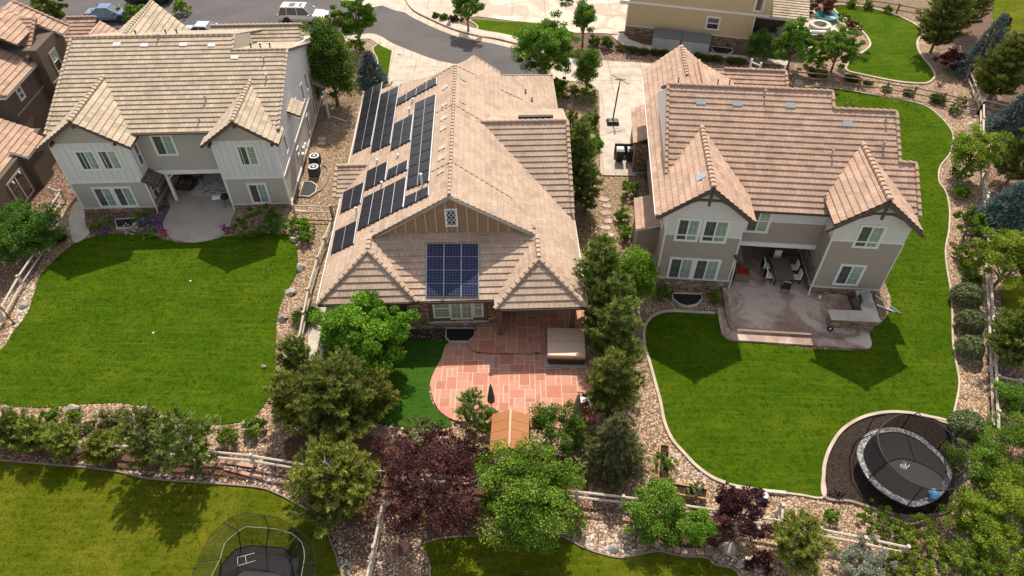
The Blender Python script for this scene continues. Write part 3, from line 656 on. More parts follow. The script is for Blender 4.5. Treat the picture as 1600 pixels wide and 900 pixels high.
# walls: stone base, taupe lap siding, pale siding above the band
for x0, x1 in ((0, 4.6), (9.85, 14.05)):
    part(H3, 'stone_base', 'ledge_stone', (x0 - .06, x1 + .06, -.06, 7, 0, .86))
    part(H3, 'base_cap', 'pale_trim', (x0 - .09, x1 + .09, -.09, 7, .86, .93))
part(H3, 'wall', 'siding_taupe', (0, 4.6, 0, 17.5, .93, 4.5), (9.85, 14.05, 0, 6, .93, 4.7), (4.6, 9.85, 1.6, 9, 2.95, 4.6), (4.6, 14.0, 5.5, 14, 0, 4.6))
part(H3, 'upper_wall', 'siding_pale', (0, 4.6, 0, 17.5, 4.5, 6.1), (9.85, 14.05, 0, 6, 4.7, 6.1), (4.6, 9.85, 1.6, 9, 4.6, 5.85))
part(H3, 'north_wing', 'siding_taupe', (4.6, 10.2, 9, 16, 0, 5.4))
gable_face(H3, 'gable_wall', 'siding_pale', 0, 4.6, 2.03, 6.1, .8, 8.55, 0); gable_face(H3, 'gable_wall', 'siding_pale', 9.85, 14.05, 11.75, 6.1, .8, 8.25, 0)
part(H3, 'band_trim', 'white_trim', (-.03, 4.63, -.03, 0, 4.46, 4.55), (9.82, 14.08, -.03, 0, 4.70, 4.80), (4.6, 9.85, 1.57, 1.6, 4.6, 4.68))
part(H3, 'corner_trim', 'pale_trim', (-.03, .07, -.035, .07, .93, 4.46), (4.53, 4.63, -.035, .07, .93, 4.46), (9.82, 9.92, -.035, .07, .93, 4.70), (14.0, 14.09, -.035, .07, .93, 4.70))
part(H3, 'beam', 'white_trim', (4.6, 9.85, 1.52, 1.75, 2.62, 2.95))
part(H3, 'patio_wall', 'ledge_stone', (9.78, 9.852, .1, 5.5, .3, 1.9), (4.6, 9.8, 5.45, 5.5, .3, 1.2))
part(H3, 'porch_ceiling', 'brown_trim', (4.6, 9.85, 1.76, 5.5, 2.9, 2.95))
for a in ((.58, 2.04, 4.02, 5.82), (2.14, 3.74, 4.02, 5.82), (.62, 2.2, .68, 2.66), (2.2, 3.82, .68, 2.66), (11.14, 12.68, 4.28, 6.06), (11.02, 12.6, 1.12, 2.9)): win(H3, 'y', 0, -1, *a)
win(H3, 'y', 1.6, -1, 5.1, 6.6, 3.7, 5.5)
win(H3, 'x', 0, -1, 1.1, 1.9, 3.9, 5.6, panes=1, kinds=('pane_dark',)); win(H3, 'x', 0, -1, 4.0, 4.9, .95, 3.0, panes=1, kinds=('pane_dark',))
# main roof, lower right step, bays
roof(H3, M3, [(-.15, 2.45), (-.15, 8.05), (10.1, 8.05), (10.1, 7.02), (13.9, 7.02), (13.9, 4.1), (14.85, 4.1), (14.85, 1.0), (-.15, 1.0)], T3, .39)
MN3 = (5.25 + 2 * .6 * 8.05, 0, -.6); MN3b = (5.25 + 2 * .6 * 7.02, 0, -.6)
roof(H3, MN3, [(-.15, 8.05), (-.15, 10.6), (3.2, 12.6), (10.1, 12.6), (10.1, 8.05)], T3, .39)
roof(H3, MN3b, [(10.1, 7.02), (10.1, 12), (13.9, 12), (13.9, 7.02)], T3, .39)
for cp in [((-.15, 8.05, 10.08), (10.1, 8.05, 10.08)), ((10.1, 7.02, 9.46), (13.9, 7.02, 9.46)), ((13.95, 4.1, 7.71), (14.85, 4.1, 7.71)), ((-.12, 2.5, 6.75), (-.12, 8.05, 10.1)), ((14.85, 1.2, 5.97), (14.85, 4.1, 7.71)), ((13.9, 4.1, 7.71), (13.9, 7.0, 9.45)), ((10.1, 7.1, 9.5), (10.1, 8.0, 10.05))]: ridge(H3, [cp], T3, .11)
part(H3, 'end_wall', 'siding_taupe', (13.5, 14.6, 1.6, 6, 4.7, 5.9))
# west slope running back, with the white wall above it
W3 = (6.99, .8, 0)
pN = [F3.at(a, b, pl=W3) for a, b in ((1003, 111), (1065, 72), (1074, 105))]
roof(H3, W3, [(-.82, -.72), (-.82, pN[0].y), (pN[1].x, pN[1].y + .2), (pN[2].x + .05, pN[2].y), (2.03, 8), (2.03, -.72)], T3, .39, caps=[((-.82, -.66, 6.42), (-.82, -.62, 6.44))])
for sx, y0, y1, xr, zr, hw in ((1, -.72, 5.7, 2.03, 8.62, 2.85), (1, -.62, 5.0, 11.75, 8.32, 2.55), (-1, -.62, 5.0, 11.75, 8.32, 2.4)):
    pl = (zr + sx * .8 * xr, -sx * .8, 0); roof(H3, pl, [(xr, y0), (xr, y1), (xr + sx * hw, y1 if sx < 0 else y1 - 3.0), (xr + sx * hw, y0)] if True else [], T3, .39)
ridge(H3, [((2.03, -.7, 8.62), (2.03, 5.65, 8.62))], T3, .15); ridge(H3, [((11.75, -.6, 8.32), (11.75, 5.1, 8.32))], T3, .15)
mb = MB(); mb.v += [(-.10, 2.5, 6.55), (-.10, 8.0, 6.55), (-.10, 13.2, 6.55), (-.10, 10.5, 8.3), (-.10, 8.0, 9.95), (-.10, 2.6, 6.7)]
mb.v += [(x + .08, y, z) for x, y, z in mb.v[:6]]; mb.f += [tuple(range(6)), tuple(range(6, 12))[::-1]] + [(i, 6 + i, 6 + (i + 1) % 6, (i + 1) % 6) for i in range(6)]; mb.m += [0] * 8; mb.build('side_gable_wall', 'white_paint', H3)
# north cross gables
q = [F3.at(a, b, z=8.35) for a, b in ((1065, 73), (1092, 96))]
zr = on(W3, pN[1].x, 0).z
roof(H3, (zr + .8 * pN[1].x, -.8, 0), [(pN[1].x, pN[1].y + .2), (pN[1].x + 1.6, pN[1].y + .2), (pN[1].x + 1.6, 12), (pN[1].x, 12)], T3, .39)
a2 = F3.at(1092, 96, z=8.3); b2 = F3.at(1143, 121, z=6.9); sl2 = (8.3 - 6.9) / (b2.x - a2.x)
roof(H3, (8.3 + sl2 * a2.x, -sl2, 0), [(a2.x, a2.y), (b2.x, a2.y), (b2.x, 11.5), (a2.x, 9.5)], T3, .39); roof(H3, (8.3 - .8 * a2.x, .8, 0), [(a2.x, a2.y), (a2.x - .9, a2.y), (a2.x - .9, 11), (a2.x, 9.5)], T3, .39)
ridge(H3, [((pN[1].x, 12.5, zr), (pN[1].x, pN[1].y, zr))], T3, .12); ridge(H3, [(tuple(a2), (a2.x, 10.5, 8.3))], T3, .12)
lr = F3.at(1132, 108, z=6.2); lr2 = F3.at(1228, 112, z=6.2)
roof(H3, (6.2 - .5 * lr.y, 0, .5), [(lr.x - 1, lr.y), (lr2.x, lr.y), (lr2.x, lr.y - 3.2), (lr.x - 1, lr.y - 3.2)], T3, .39, caps=[((lr.x, lr.y, 6.2), (lr2.x, lr.y, 6.2)), ((lr2.x, lr.y - 3, 4.75), (lr2.x, lr.y, 6.2))])
for a, b in ((1095, 160), (1152, 162), (1235, 165), (1324, 194)): p = F3.at(a, b, pl=M3); flash(H3, p.x, p.y, M3, .6, .36, 'skylight')
p = F3.at(1076, 125, pl=W3); flash(H3, .9, 11, W3, .5, .5); p = F3.at(1096, 277, pl=W3); flash(H3, p.x, p.y, W3, .5, .6, 'skylight')
for a, b in ((1194, 150), (1299, 243), (1288, 312), (1379, 230), (1383, 190)): p = F3.at(a, b, pl=M3); vent(H3, p.x, p.y, M3)
for a, b in ((1060, 128), (1122, 130), (1140, 132), (1325, 160), (1335, 162)):
    p = F3.at(a, b, y=8.3); vent(H3, p.x, 8.4, MN3 if a < 1300 else MN3b, .45, .04, 'brown_trim')
# timber truss in each gable peak
for xr, zr, hw in ((2.03, 8.45, 1.35), (11.75, 8.15, 1.15)):
    mb = MB(); mb.box(xr - .07, xr + .07, -.72, -.60, zr - 1.15, zr - .2); z0 = zr - .85
    mb.bar((xr - hw, -.66, z0 - .2), (xr - hw * .45, -.66, z0 + .1), .10, .12, 0); mb.bar((xr - hw * .45, -.66, z0 + .1), (xr + hw * .45, -.66, z0 + .1), .10, .12); mb.bar((xr + hw * .45, -.66, z0 + .1), (xr + hw, -.66, z0 - .2), .10, .12)
    mb.build('gable_truss', 'brown_trim', H3)
    mb = MB()
    for s in (-1, 1): mb.bar((xr, -.66, zr - .03), (xr + s * 2.75, -.66, zr - .03 - 2.2), .10, .22)
    mb.build('rake_board', 'brown_trim', H3)
part(H3, 'gutter', 'brown_trim', (4.7, 9.5, 1.05, 1.16, 5.78, 5.9)); part(H3, 'gutter', 'white_trim', (-.90, -.84, -.6, 16, 6.28, 6.36))
pipe(H3, [(.02, -.07, 6.2), (-.02, -.07, 1.2), (.02, -.12, .1)]); pipe(H3, [(4.75, .2, 2.6), (4.72, -.12, 1.6), (4.72, -.14, .3)]); pipe(H3, [(9.78, -.1, 6.1), (9.78, -.1, 1.0), (9.72, -.35, .35)]); pipe(H3, [(14.0, -.1, .9), (13.9, -.12, .5), (15.3, -1.2, .1)])
# small shed roofs: over the bay inner corner and the west side bump-outs
roof(H3, (2.55 + .75 * 5.15, -.75, 0), [(4.55, -.15), (5.15, -.15), (5.15, 1.45), (4.55, 1.45)], 'tile_dark', .3, 'brown_trim', .1, caps=[((4.58, -.15, 3.0), (4.58, 1.45, 3.0))])
part(H3, 'side_bay', 'siding_taupe', (-1.3, 0, 2.2, 5.0, 0, 3.05)); roof(H3, (3.62, .35, 0), [(-1.5, 1.9), (0, 1.9), (0, 5.2), (-1.5, 5.2)], T3, .36, 'white_trim', .12)
part(H3, 'side_bay', 'ledge_stone', (-1.0, 0, 12.6, 17.2, 0, 2.7)); roof(H3, (3.35, .45, 0), [(-1.25, 12.4), (0, 12.4), (0, 17.4), (-1.25, 17.4)], T3, .36, 'brown_trim', .12)

# ================================================================ left white-and-grey house
H1 = thing('suburban_house', 'pale grey board-and-batten house with buff tile roof and covered concrete patio', 'house', (-31.25, 39.78, 0), R(2.5))
F1 = Frame(-31.25, 39.78, 2.5); M1 = (5.83, 0, .4); T1 = 'tile_buff'
for x0, x1 in ((0, 5.2), (10.8, 15.0)):
    part(H1, 'stone_base', 'ledge_stone', (x0 - .05, x1 + .05, -.05, 6, 0, .42)); part(H1, 'base_cap', 'pale_trim', (x0 - .08, x1 + .08, -.08, 6, .42, .48))
part(H1, 'wall', 'siding_grey', (0, 5.2, 0, 8, .48, 2.72), (10.8, 15, 0, 15.5, .48, 2.75), (5.2, 10.8, 1.2, 8, 2.75, 5.9), (5.2, 10.8, 5.2, 8, 0, 2.75))
part(H1, 'upper_wall', 'board_pale', (0, 5.2, 0, 8, 2.72, 6.0), (10.8, 15, 0, 15.5, 2.75, 5.9))
gable_face(H1, 'gable_wall', 'siding_grey', 0, 5.2, 2.6, 5.95, .72, 7.75, -.02, .12); gable_face(H1, 'gable_wall', 'siding_grey', 10.8, 15, 12.9, 5.85, .78, 7.55, -.02, .12)
mb = MB(); x = .35
while x < 5.1: mb.box(x, x + .045, -.035, 0, 2.8, 5.9); x += .47
mb.build('battens', 'board_pale', H1); mb = MB(); x = 11.15
while x < 14.95: mb.box(x, x + .045, -.035, 0, 2.85, 5.8); x += .47
mb.build('battens', 'board_pale', H1)
mb = MB(); y = .4
while y < 15.4: mb.box(15, 15.035, y, y + .05, 2.9, min(8.6, 5.9 + (.4 * (y - .8) if y < 7.4 else .4 * (14 - y)) + .1)); y += .42
mb.build('battens', 'board_pale', H1)
mb = MB(); pts = [(0.0, 5.9), (7.3, 8.6), (15.5, 5.9)]; mb.v += [(14.88, y, z) for y, z in pts] + [(15.0, y, z) for y, z in pts]; mb.f += [(0, 2, 1), (3, 4, 5), (0, 1, 4, 3), (1, 2, 5, 4), (2, 0, 3, 5)]; mb.m += [0] * 5; mb.build('side_gable_wall', 'board_pale', H1)
part(H1, 'band_trim', 'white_trim', (-.04, 5.24, -.05, 0, 2.66, 2.8), (10.76, 15.05, -.05, 0, 2.7, 2.84), (15, 15.06, 0, 15.5, 2.7, 2.86), (15, 15.05, 0, 15.5, .45, .55), (5.2, 5.25, 0, 1.2, 2.66, 2.8))
part(H1, 'stone_base', 'ledge_stone', (15.0, 15.07, .05, 15.5, 0, .45))
part(H1, 'corner_trim', 'white_trim', (-.03, .09, -.045, .07, .48, 5.9), (5.13, 5.24, -.045, .07, .48, 2.66), (14.92, 15.04, -.045, .07, .48, 5.8), (10.76, 10.86, -.045, .07, .48, 5.8))
part(H1, 'beam', 'white_trim', (5.2, 10.8, 1.1, 1.35, 2.45, 2.78)); part(H1, 'porch_ceiling', 'white_trim', (5.2, 10.8, 1.36, 5.2, 2.7, 2.75))
part(H1, 'post', 'white_trim', (6.15, 6.35, 1.1, 1.3, .08, 2.45))
mb = MB(); mb.bar((6.3, 1.2, 2.0), (6.75, 1.2, 2.48), .08, .08); mb.bar((10.15, 1.2, 2.48), (10.75, 1.2, 1.9), .08, .08); mb.build('brace', 'white_trim', H1)
part(H1, 'patio_wall', 'ledge_stone', (5.2, 5.26, .1, 5.2, 0, .9), (5.25, 6.0, 3.2, 4.2, 0, 2.7))
for a in ((1.35, 2.75, 3.72, 5.4), (2.85, 4.25, 3.72, 5.4), (1.25, 2.65, .5, 2.3), (2.65, 4.05, .5, 2.3), (12.28, 13.68, 3.78, 5.5), (12.2, 13.62, .48, 2.3)): win(H1, 'y', 0, -1, *a)
win(H1, 'y', 1.2, -1, 6.2, 7.75, 4.0, 5.75)
for a, k in (((.35, 1.05, 3.6, 5.4), 1),): win(H1, 'x', 5.2, 1, *a, panes=1, vert=True, kinds=('pane_screen', 'pane_dark'))
win(H1, 'x', 5.2, 1, .3, 1.15, .55, 2.35, vert=True, kinds=('pane_screen', 'pane_dark'))
for y in (1.8, 6.6, 9.1, 10.8): win(H1, 'x', 15, 1, y, y + .75, 3.4, 4.9, panes=1, kinds=('pane_dark',), w=.09)
for y, z0, z1 in ((4.2, 1.6, 2.2), (8.6, .8, 2.4), (11.3, .6, 2.5)): win(H1, 'x', 15, 1, y, y + .7, z0, z1, panes=1, kinds=('pane_dark',), w=.09)
roof(H1, M1, [(-.45, .75), (-.45, 8.7), (11.3, 8.7), (11.3, 7.32), (15.3, 7.32), (15.3, .75)], T1, .40)
N1 = (5.83 + .8 * 8.7, 0, -.4); N1b = (5.83 + .8 * 7.32, 0, -.4)
roof(H1, N1, [(-.45, 8.7), (-.45, 15), (11.3, 15), (11.3, 8.7)], T1, .4); roof(H1, N1b, [(11.3, 7.32), (11.3, 15.5), (15.3, 15.5), (15.3, 7.32)], T1, .4)
mb = MB(); pts = [(11.25, 7.3, 8.7), (11.25, 8.7, 9.28), (11.25, 12, 7.95), (11.25, 12, 6.9)]; mb.v += pts + [(p[0] + .07, p[1], p[2]) for p in pts]; mb.f += [(0, 1, 2, 3), (7, 6, 5, 4), (0, 4, 5, 1), (1, 5, 6, 2)]; mb.m += [0] * 4; mb.build('step_wall', 'siding_grey', H1)
for cp in [((-.4, 8.7, 9.3), (11.3, 8.7, 9.3)), ((11.3, 7.32, 8.75), (15.3, 7.32, 8.75)), ((-.42, .8, 6.15), (-.42, 8.7, 9.3)), ((15.27, .8, 6.15), (15.27, 7.3, 8.75)), ((11.3, 7.4, 8.8), (11.3, 8.65, 9.27))]: ridge(H1, [cp], T1, .10)
for xr, zr, hw, sl_, y0, y1 in ((2.55, 7.95, 3.1, .66, -.62, 5.5), (12.87, 7.68, 2.6, .70, -.62, 4.9)):
    for s in (-1, 1):
        yb = y1 - hw * sl_ / .4 + .9; roof(H1, (zr + s * sl_ * xr, -s * sl_, 0), [(xr, y0), (xr, y1), (xr + s * hw, yb), (xr + s * hw, y0)], T1, .40)
    ridge(H1, [((xr, y0, zr), (xr, y1 - .05, zr))], T1, .15)
    mb = MB()
    for s in (-1, 1): mb.bar((xr, y0 + .02, zr - .10), (xr + s * hw, y0 + .02, zr - .10 - hw * sl_), .08, .2)
    mb.build('rake_board', 'brown_trim', H1)
    for dx in (-2.1, 0, 2.1): part(H1, 'bracket', 'brown_trim', (xr + dx - .08, xr + dx + .08, y0 + .05, 0, zr - .55 - abs(dx) * sl_, zr - .38 - abs(dx) * sl_))
roof(H1, (2.72 + .62 * 5.2 + .25, -.62, 0), [(5.15, -.35), (6.05, -.35), (6.05, 1.15), (5.15, 1.15)], 'tile_dark', .3, 'brown_trim', .1)
roof(H1, (5.2 + .5 * 15 + .3, -.5, 0), [(15, 4.3), (15.9, 4.3), (15.9, 6.2), (15, 6.2)], T1, .35, 'brown_trim', .12); roof(H1, (3.4 + .5 * 15, -.5, 0), [(15, 12.2), (16.1, 12.2), (16.1, 14.6), (15, 14.6)], T1, .35, 'brown_trim', .12)
part(H1, 'porch_post', 'white_trim', (15.85, 16.0, 12.4, 12.55, 0, 2.9)); pipe(H1, [(15.95, 12.3, 2.8), (15.98, 12.2, .4), (17.6, 11.6, .1)])
part(H1, 'gutter', 'brown_trim', (5.3, 10.5, .60, .72, 6.02, 6.14))
pipe(H1, [(10.45, .6, 5.95), (10.74, -.03, 5.6), (10.74, -.06, .8), (10.9, -.3, .15)]); pipe(H1, [(5.24, -.08, .5), (5.3, -.35, .1)]); pipe(H1, [(15.08, -.05, .6), (15.3, -.6, .25), (16.4, -.7, .1)])
# front wings
ga = F1.at(240, -3, z=8.2)
for s, xe in ((-1, -2.6), (1, 8.3)):
    sl_ = .62; roof(H1, (8.2 + s * sl_ * ga.x, -s * sl_, 0), [(ga.x, 17.9), (ga.x, 9.5), (xe, 10.5), (xe, 17.9 if s < 0 else 14.5), (xe, 14.4)], T1, .4)
ridge(H1, [((ga.x, 10, 8.2), (ga.x, 17.9, 8.2))], T1, .1)
part(H1, 'north_wing', 'siding_grey', (-2.2, 7.8, 8, 15, 0, 4.9), (7.8, 14.9, 8, 16.8, 0, 5.4))
q = F1.at(330, 41, z=6.6); q2 = F1.at(473, 41, z=6.6); roof(H1, (6.6 - .45 * q.y, 0, .45), [(q.x, q.y), (q2.x, q.y), (q2.x, q.y - 3.4), (q.x, q.y - 3.4)], T1, .4, caps=[((q.x, q.y, 6.6), (q2.x, q.y, 6.6)), ((q2.x, q.y - 3.2, 5.15), (q2.x, q.y, 6.6))])
for a, b in ((183, 113 - 43), (226, 71), (287, 70), (331, 71), (367, 90)): p = F1.at(a, b, pl=M1); flash(H1, p.x, p.y, M1, .55, .32)
for a, b in ((248, 62), (322, 158), (312, 190), (413, 97), (417, 125)): p = F1.at(a, b, pl=M1); vent(H1, p.x, p.y, M1)
for x in (3.9, 6.1, 6.9, 12.4, 13.1, 13.8): vent(H1, x, 9.4 if x < 10 else 8.2, N1 if x < 10 else N1b, .35, .05, 'black_metal')

# ================================================================ middle house with the solar roof
H2 = thing('suburban_house', 'single-storey tan-roofed house with solar arrays and a red flagstone patio', 'house', (-3.69, 28.53, 0), R(2))
F2 = Frame(-3.69, 28.53, 2); T2 = 'tile_tan'
WP = (3 + .605 * 7.6, .605, 0); EP = (7.72 + .605 * .2, -.605, 0); SP = (3 + .42 * .6, 0, .42); HP2 = (3 + .645 * .6, 0, .645)
part(H2, 'wall', 'stucco_brown', (-7.0, -1.5, .3, 24, 0, 2.95), (-1.5, 2.75, .0, 24, .55, 2.95), (2.75, 7.4, 4.0, 24, 0, 2.95))
part(H2, 'stone_base', 'ledge_stone', (-2.6, 3.0, -.07, 2.0, 0, .55), (-2.6, -1.35, -.06, .4, .55, 2.9), (2.25, 3.0, -.06, .4, .55, 2.9), (-6.0, -4.2, .22, .32, 0, 2.8))
part(H2, 'base_cap', 'pale_trim', (-1.35, 2.25, -.1, 0, .55, .62))
part(H2, 'window_trim', 'brown_post', (-1.3, -1.1, -.05, 0, .62, 2.9), (.02, .26, -.055, 0, .62, 2.9), (2.0, 2.2, -.05, 0, .62, 2.9), (1.08, 1.3, -.055, 0, .62, 2.9))
for a, k in (((-1.08, .0, .95, 2.62), True), ((1.32, 2.0 - .02, .95, 2.62), True)): win(H2, 'y', -.0, -1, *a, trim='pale_trim', w=.08, vert=True, kinds=('pane_blind', 'pane_blind'))
win(H2, 'y', 0, -1, .0 + .28 - .0, 1.06, .85, 2.66, trim='pale_trim', w=.06, kinds=('pane_blind', 'pane_blind')) if False else win(H2, 'y', -.06, -1, -.06, 1.34, .85, 2.68, trim='pale_trim', w=.07, kinds=('pane_blind', 'pane_blind'))
part(H2, 'wall', 'stucco_brown', (-4.3, 4.9, 4.2, 20, 2.95, 4.6))
for x in (2.95, 7.3):
    part(H2, 'post', 'brown_post', (x - .13, x + .13, -.95, -.69, .24, 2.8)); b = MB(); b.bar((x + (.35 if x < 5 else -.35), -.82, 2.72), (x, -.82, 2.2), .16, .14); b.build('brace', 'brown_post', H2)
part(H2, 'beam', 'brown_post', (2.8, 7.6, -.95, -.7, 2.68, 2.9)); part(H2, 'porch_ceiling', 'tan_trim', (2.75, 7.6, -.9, 4, 2.9, 2.94))
# slopes. west and east faces of the long ridge, stepped outlines as seen from above
wn_ = [F2.at(a, b, pl=WP) for a, b in ((568, 119), (674, 119), (712, 101))]
roof(H2, WP, [(-7.62, -.6), (-4.75, 2.05), (-4.75, 3.2), (.2, 3.2), (.2, wn_[2].y), (wn_[1].x, wn_[1].y), (wn_[0].x + .35, wn_[1].y + 4.2), (-7.85, wn_[1].y + 4.3)], T2, .36, 'pale_trim')
en = [F2.at(a, b, pl=EP) for a, b in ((712, 102), (727, 95), (739, 87), (781, 113), (783, 118), (863, 118), (878, 185))]
roof(H2, EP, [(7.92, -1.35), (5.3, 1.1), (5.3, 3.2), (.2, 3.2), (.2, en[0].y), (en[1].x, en[1].y), (en[2].x, en[2].y), (en[3].x, en[3].y), (en[4].x, en[4].y), (8.05, en[5].y), (8.1, 12)], T2, .36, 'pale_trim')
roof(H2, SP, [(-4.75, -.6), (5.28, -.6), (5.28, 3.9), (-4.75, 3.9)], T2, .42, 'brown_trim')
roof(H2, HP2, [(-7.62, -.62), (-1.85, -.62), (-4.73, 2.05)], T2, .42, 'brown_trim', caps=[((-7.6, -.6, 3.02), (-4.75, 2.05, 4.73)), ((-1.87, -.6, 3.02), (-4.75, 2.05, 4.73)), ((-4.75, 2.1, 4.74), (-4.75, 3.3, 4.74))])
SPr = (3 + .645 * 1.36, 0, .645)
roof(H2, SPr, [(2.66, -1.36), (7.94, -1.36), (5.3, 1.1)], T2, .42, 'brown_trim', caps=[((2.68, -1.34, 3.02), (5.3, 1.1, 4.62)), ((7.92, -1.34, 3.02), (5.3, 1.1, 4.62)), ((5.3, 1.15, 4.64), (5.3, 3.1, 4.66))])
roof(H2, (4.72 + .59 * -4.75, -.59, 0), [(-4.75, 2.05), (-1.85, -.62), (-1.85, .6), (-4.75, 3.4)], T2, .36, 'brown_trim', .05)
roof(H2, (4.62 - .61 * 5.3, .61, 0), [(5.3, 1.1), (2.66, -1.36), (2.66, .0), (5.3, 3.4)], T2, .36, 'brown_trim', .05)
gable_face(H2, 'gable_wall', 'board_brown', -4.5, 4.9, .2, 4.6, .605, 7.6, 3.5)
mb = MB()
for i in range(-7, 8):
    x = .2 + i * .62 + (.31 if i >= 0 else .31); zt = 7.5 - .605 * abs(x - .2)
    if zt > 4.95: part(H2, 'batten', 'tan_trim', (x - .06, x + .06, 3.45, 3.5, 4.65, zt))
mb = MB()
for s in (-1, 1): mb.bar((.2, 3.24, 7.58), (.2 + s * 4.85, 3.24, 7.58 - 4.85 * .605), .08, .24)
mb.build('rake_board', 'tan_trim', H2)
gw = win(H2, 'y', 3.48, -1, -.18, .58, 5.25, 6.6, trim='white_trim', w=.07, panes=1, kinds=('pane_dark',))
mb = MB()
for k in range(-3, 4):
    for s in (-1, 1):
        a, b = Vector((.2 + k * .25 - s * .38, 3.45, 5.35)), Vector((.2 + k * .25 + s * .38, 3.45, 6.5))
        # trim to the opening
        t0, t1 = 0.0, 1.0; lo, hi = -.10, .50
        for (x_, lim, sg) in ((a.x, lo, 1), (a.x, hi, -1)):
            dx = b.x - a.x; t = (lim - a.x) / dx
            if (dx > 0) == (sg > 0): t0 = max(t0, t)
            else: t1 = min(t1, t)
        if t1 > t0 + .05: mb.bar(a.lerp(b, t0), a.lerp(b, t1), .022, .02, 0, (0, 1, 0))
mb.build('lattice', 'white_paint', gw)
# east wing with its own ridge, and the small west wing
ez = 6.6; ey = F2.at(752, 191, z=ez).y; ex = F2.at(752, 191, z=ez).x
roof(H2, (ez - .55 * ey, 0, .55), [(ex, ey), (7.95, ey), (7.95, ey - 6.0), (7.4, ey - 6.0)], T2, .42, 'pale_trim', caps=[((ex, ey, ez), (7.95, ey, ez)), ((7.93, ey - 6.0, ez - 3.3), (7.93, ey - .05, ez))])
roof(H2, (ez + .30 * ey, 0, -.30), [(ex, ey), (7.95, ey), (7.95, ey + 3), (3.5, ey + 3)], T2, .42, 'pale_trim')
part(H2, 'wall', 'stucco_brown', (7.4, 7.75, 7.0, 16, 0, 3.1)); gb = MB(); gb.face([(7.7, 6.9, 3.1), (7.7, 16, 3.1), (7.7, ey, ez - .2)]); gb.build('side_gable_wall', 'stucco_brown', H2)
roof(H2, (3.95 - .42 * 11.8, 0, .42), [(-5.9, 11.8), (-8.15, 11.8), (-8.1, 9.5), (-7.4, 9.5)], T2, .36, 'pale_trim', caps=[((-8.12, 11.8, 3.95), (-5.8, 11.8, 3.95)), ((-8.12, 9.5, 3.0), (-8.12, 11.8, 3.95))])
part(H2, 'ridge_vent', 'black_metal', (4.6, 7.0, ey + .5, ey + .75, ez - .2, ez + .05))
ridge(H2, [((.2, 3.25, 7.74), (.2, en[0].y, 7.74))], T2, .10)
ridge(H2, [((-7.85, wn_[1].y + 4.3, 2.9), (wn_[0].x + .5, wn_[1].y + 4.2, 2.9))], T2, .1)
for segs in ([F2.at(712, 103, pl=EP), F2.at(744, 118, pl=EP)], [F2.at(739, 89, pl=EP), F2.at(743, 116, pl=EP)], [F2.at(781, 140, pl=EP), F2.at(816, 156, pl=EP)], [F2.at(811, 119, pl=EP), F2.at(815, 155, pl=EP)], [F2.at(708, 163, pl=EP), F2.at(755, 190, pl=EP)], [F2.at(706, 253, pl=EP), F2.at(800, 310, pl=EP)], [F2.at(739, 87, pl=EP), F2.at(781, 113, pl=EP)], [F2.at(783, 118, pl=EP), F2.at(863, 118, pl=EP)], [F2.at(707, 164, pl=WP), F2.at(675, 180, pl=WP)], [F2.at(705, 253, pl=WP), F2.at(672, 270, pl=WP)], [F2.at(711, 102, pl=WP), F2.at(640, 144, pl=WP)], [F2.at(637, 120, pl=WP), F2.at(638, 145, pl=WP)]):
    mb = MB(); n = Vector((0, 0, .05)); mb.bar(segs[0] + n, segs[1] + n, .10, .06); mb.build('ridge_cap', 'cap_tan', H2)
for a, b in ((696, 137), (695, 164), (694, 185), (693, 201), (692, 231), (691, 247), (690, 268), (626, 132)): p = F2.at(a, b, pl=WP); flash(H2, p.x, p.y, WP, .45, .5, 'concrete_plain')
for a, b in ((723, 124), (723, 160)): p = F2.at(a, b, pl=EP); flash(H2, p.x, p.y, EP, .45, .5, 'vent_metal')
for a, b, h in ((645, 160, .25), (640, 180, .5), (590, 254, .2), (622, 246, .2), (597, 290, .25), (660, 294, 1.0), (558, 335, .5)): p = F2.at(a, b, pl=WP); vent(H2, p.x, p.y, WP, h, .06, 'board_pale')
for a, b in ((821, 145), (831, 158)): p = F2.at(a, b, pl=EP); vent(H2, p.x, p.y, EP, .3, .06)
part(H2, 'gutter', 'dark_brown', (-7.6, -1.95, -.72, -.62, 2.88, 3.0), (-1.7, 2.6, -.72, -.62, 2.88, 3.0), (2.7, 7.9, -1.48, -1.38, 2.88, 3.0))
part(H2, 'gutter', 'pale_trim', (-7.72, -7.66, -.6, 22, 2.88, 3.0), (7.98, 8.08, -1.3, 6.5, 2.86, 2.98))
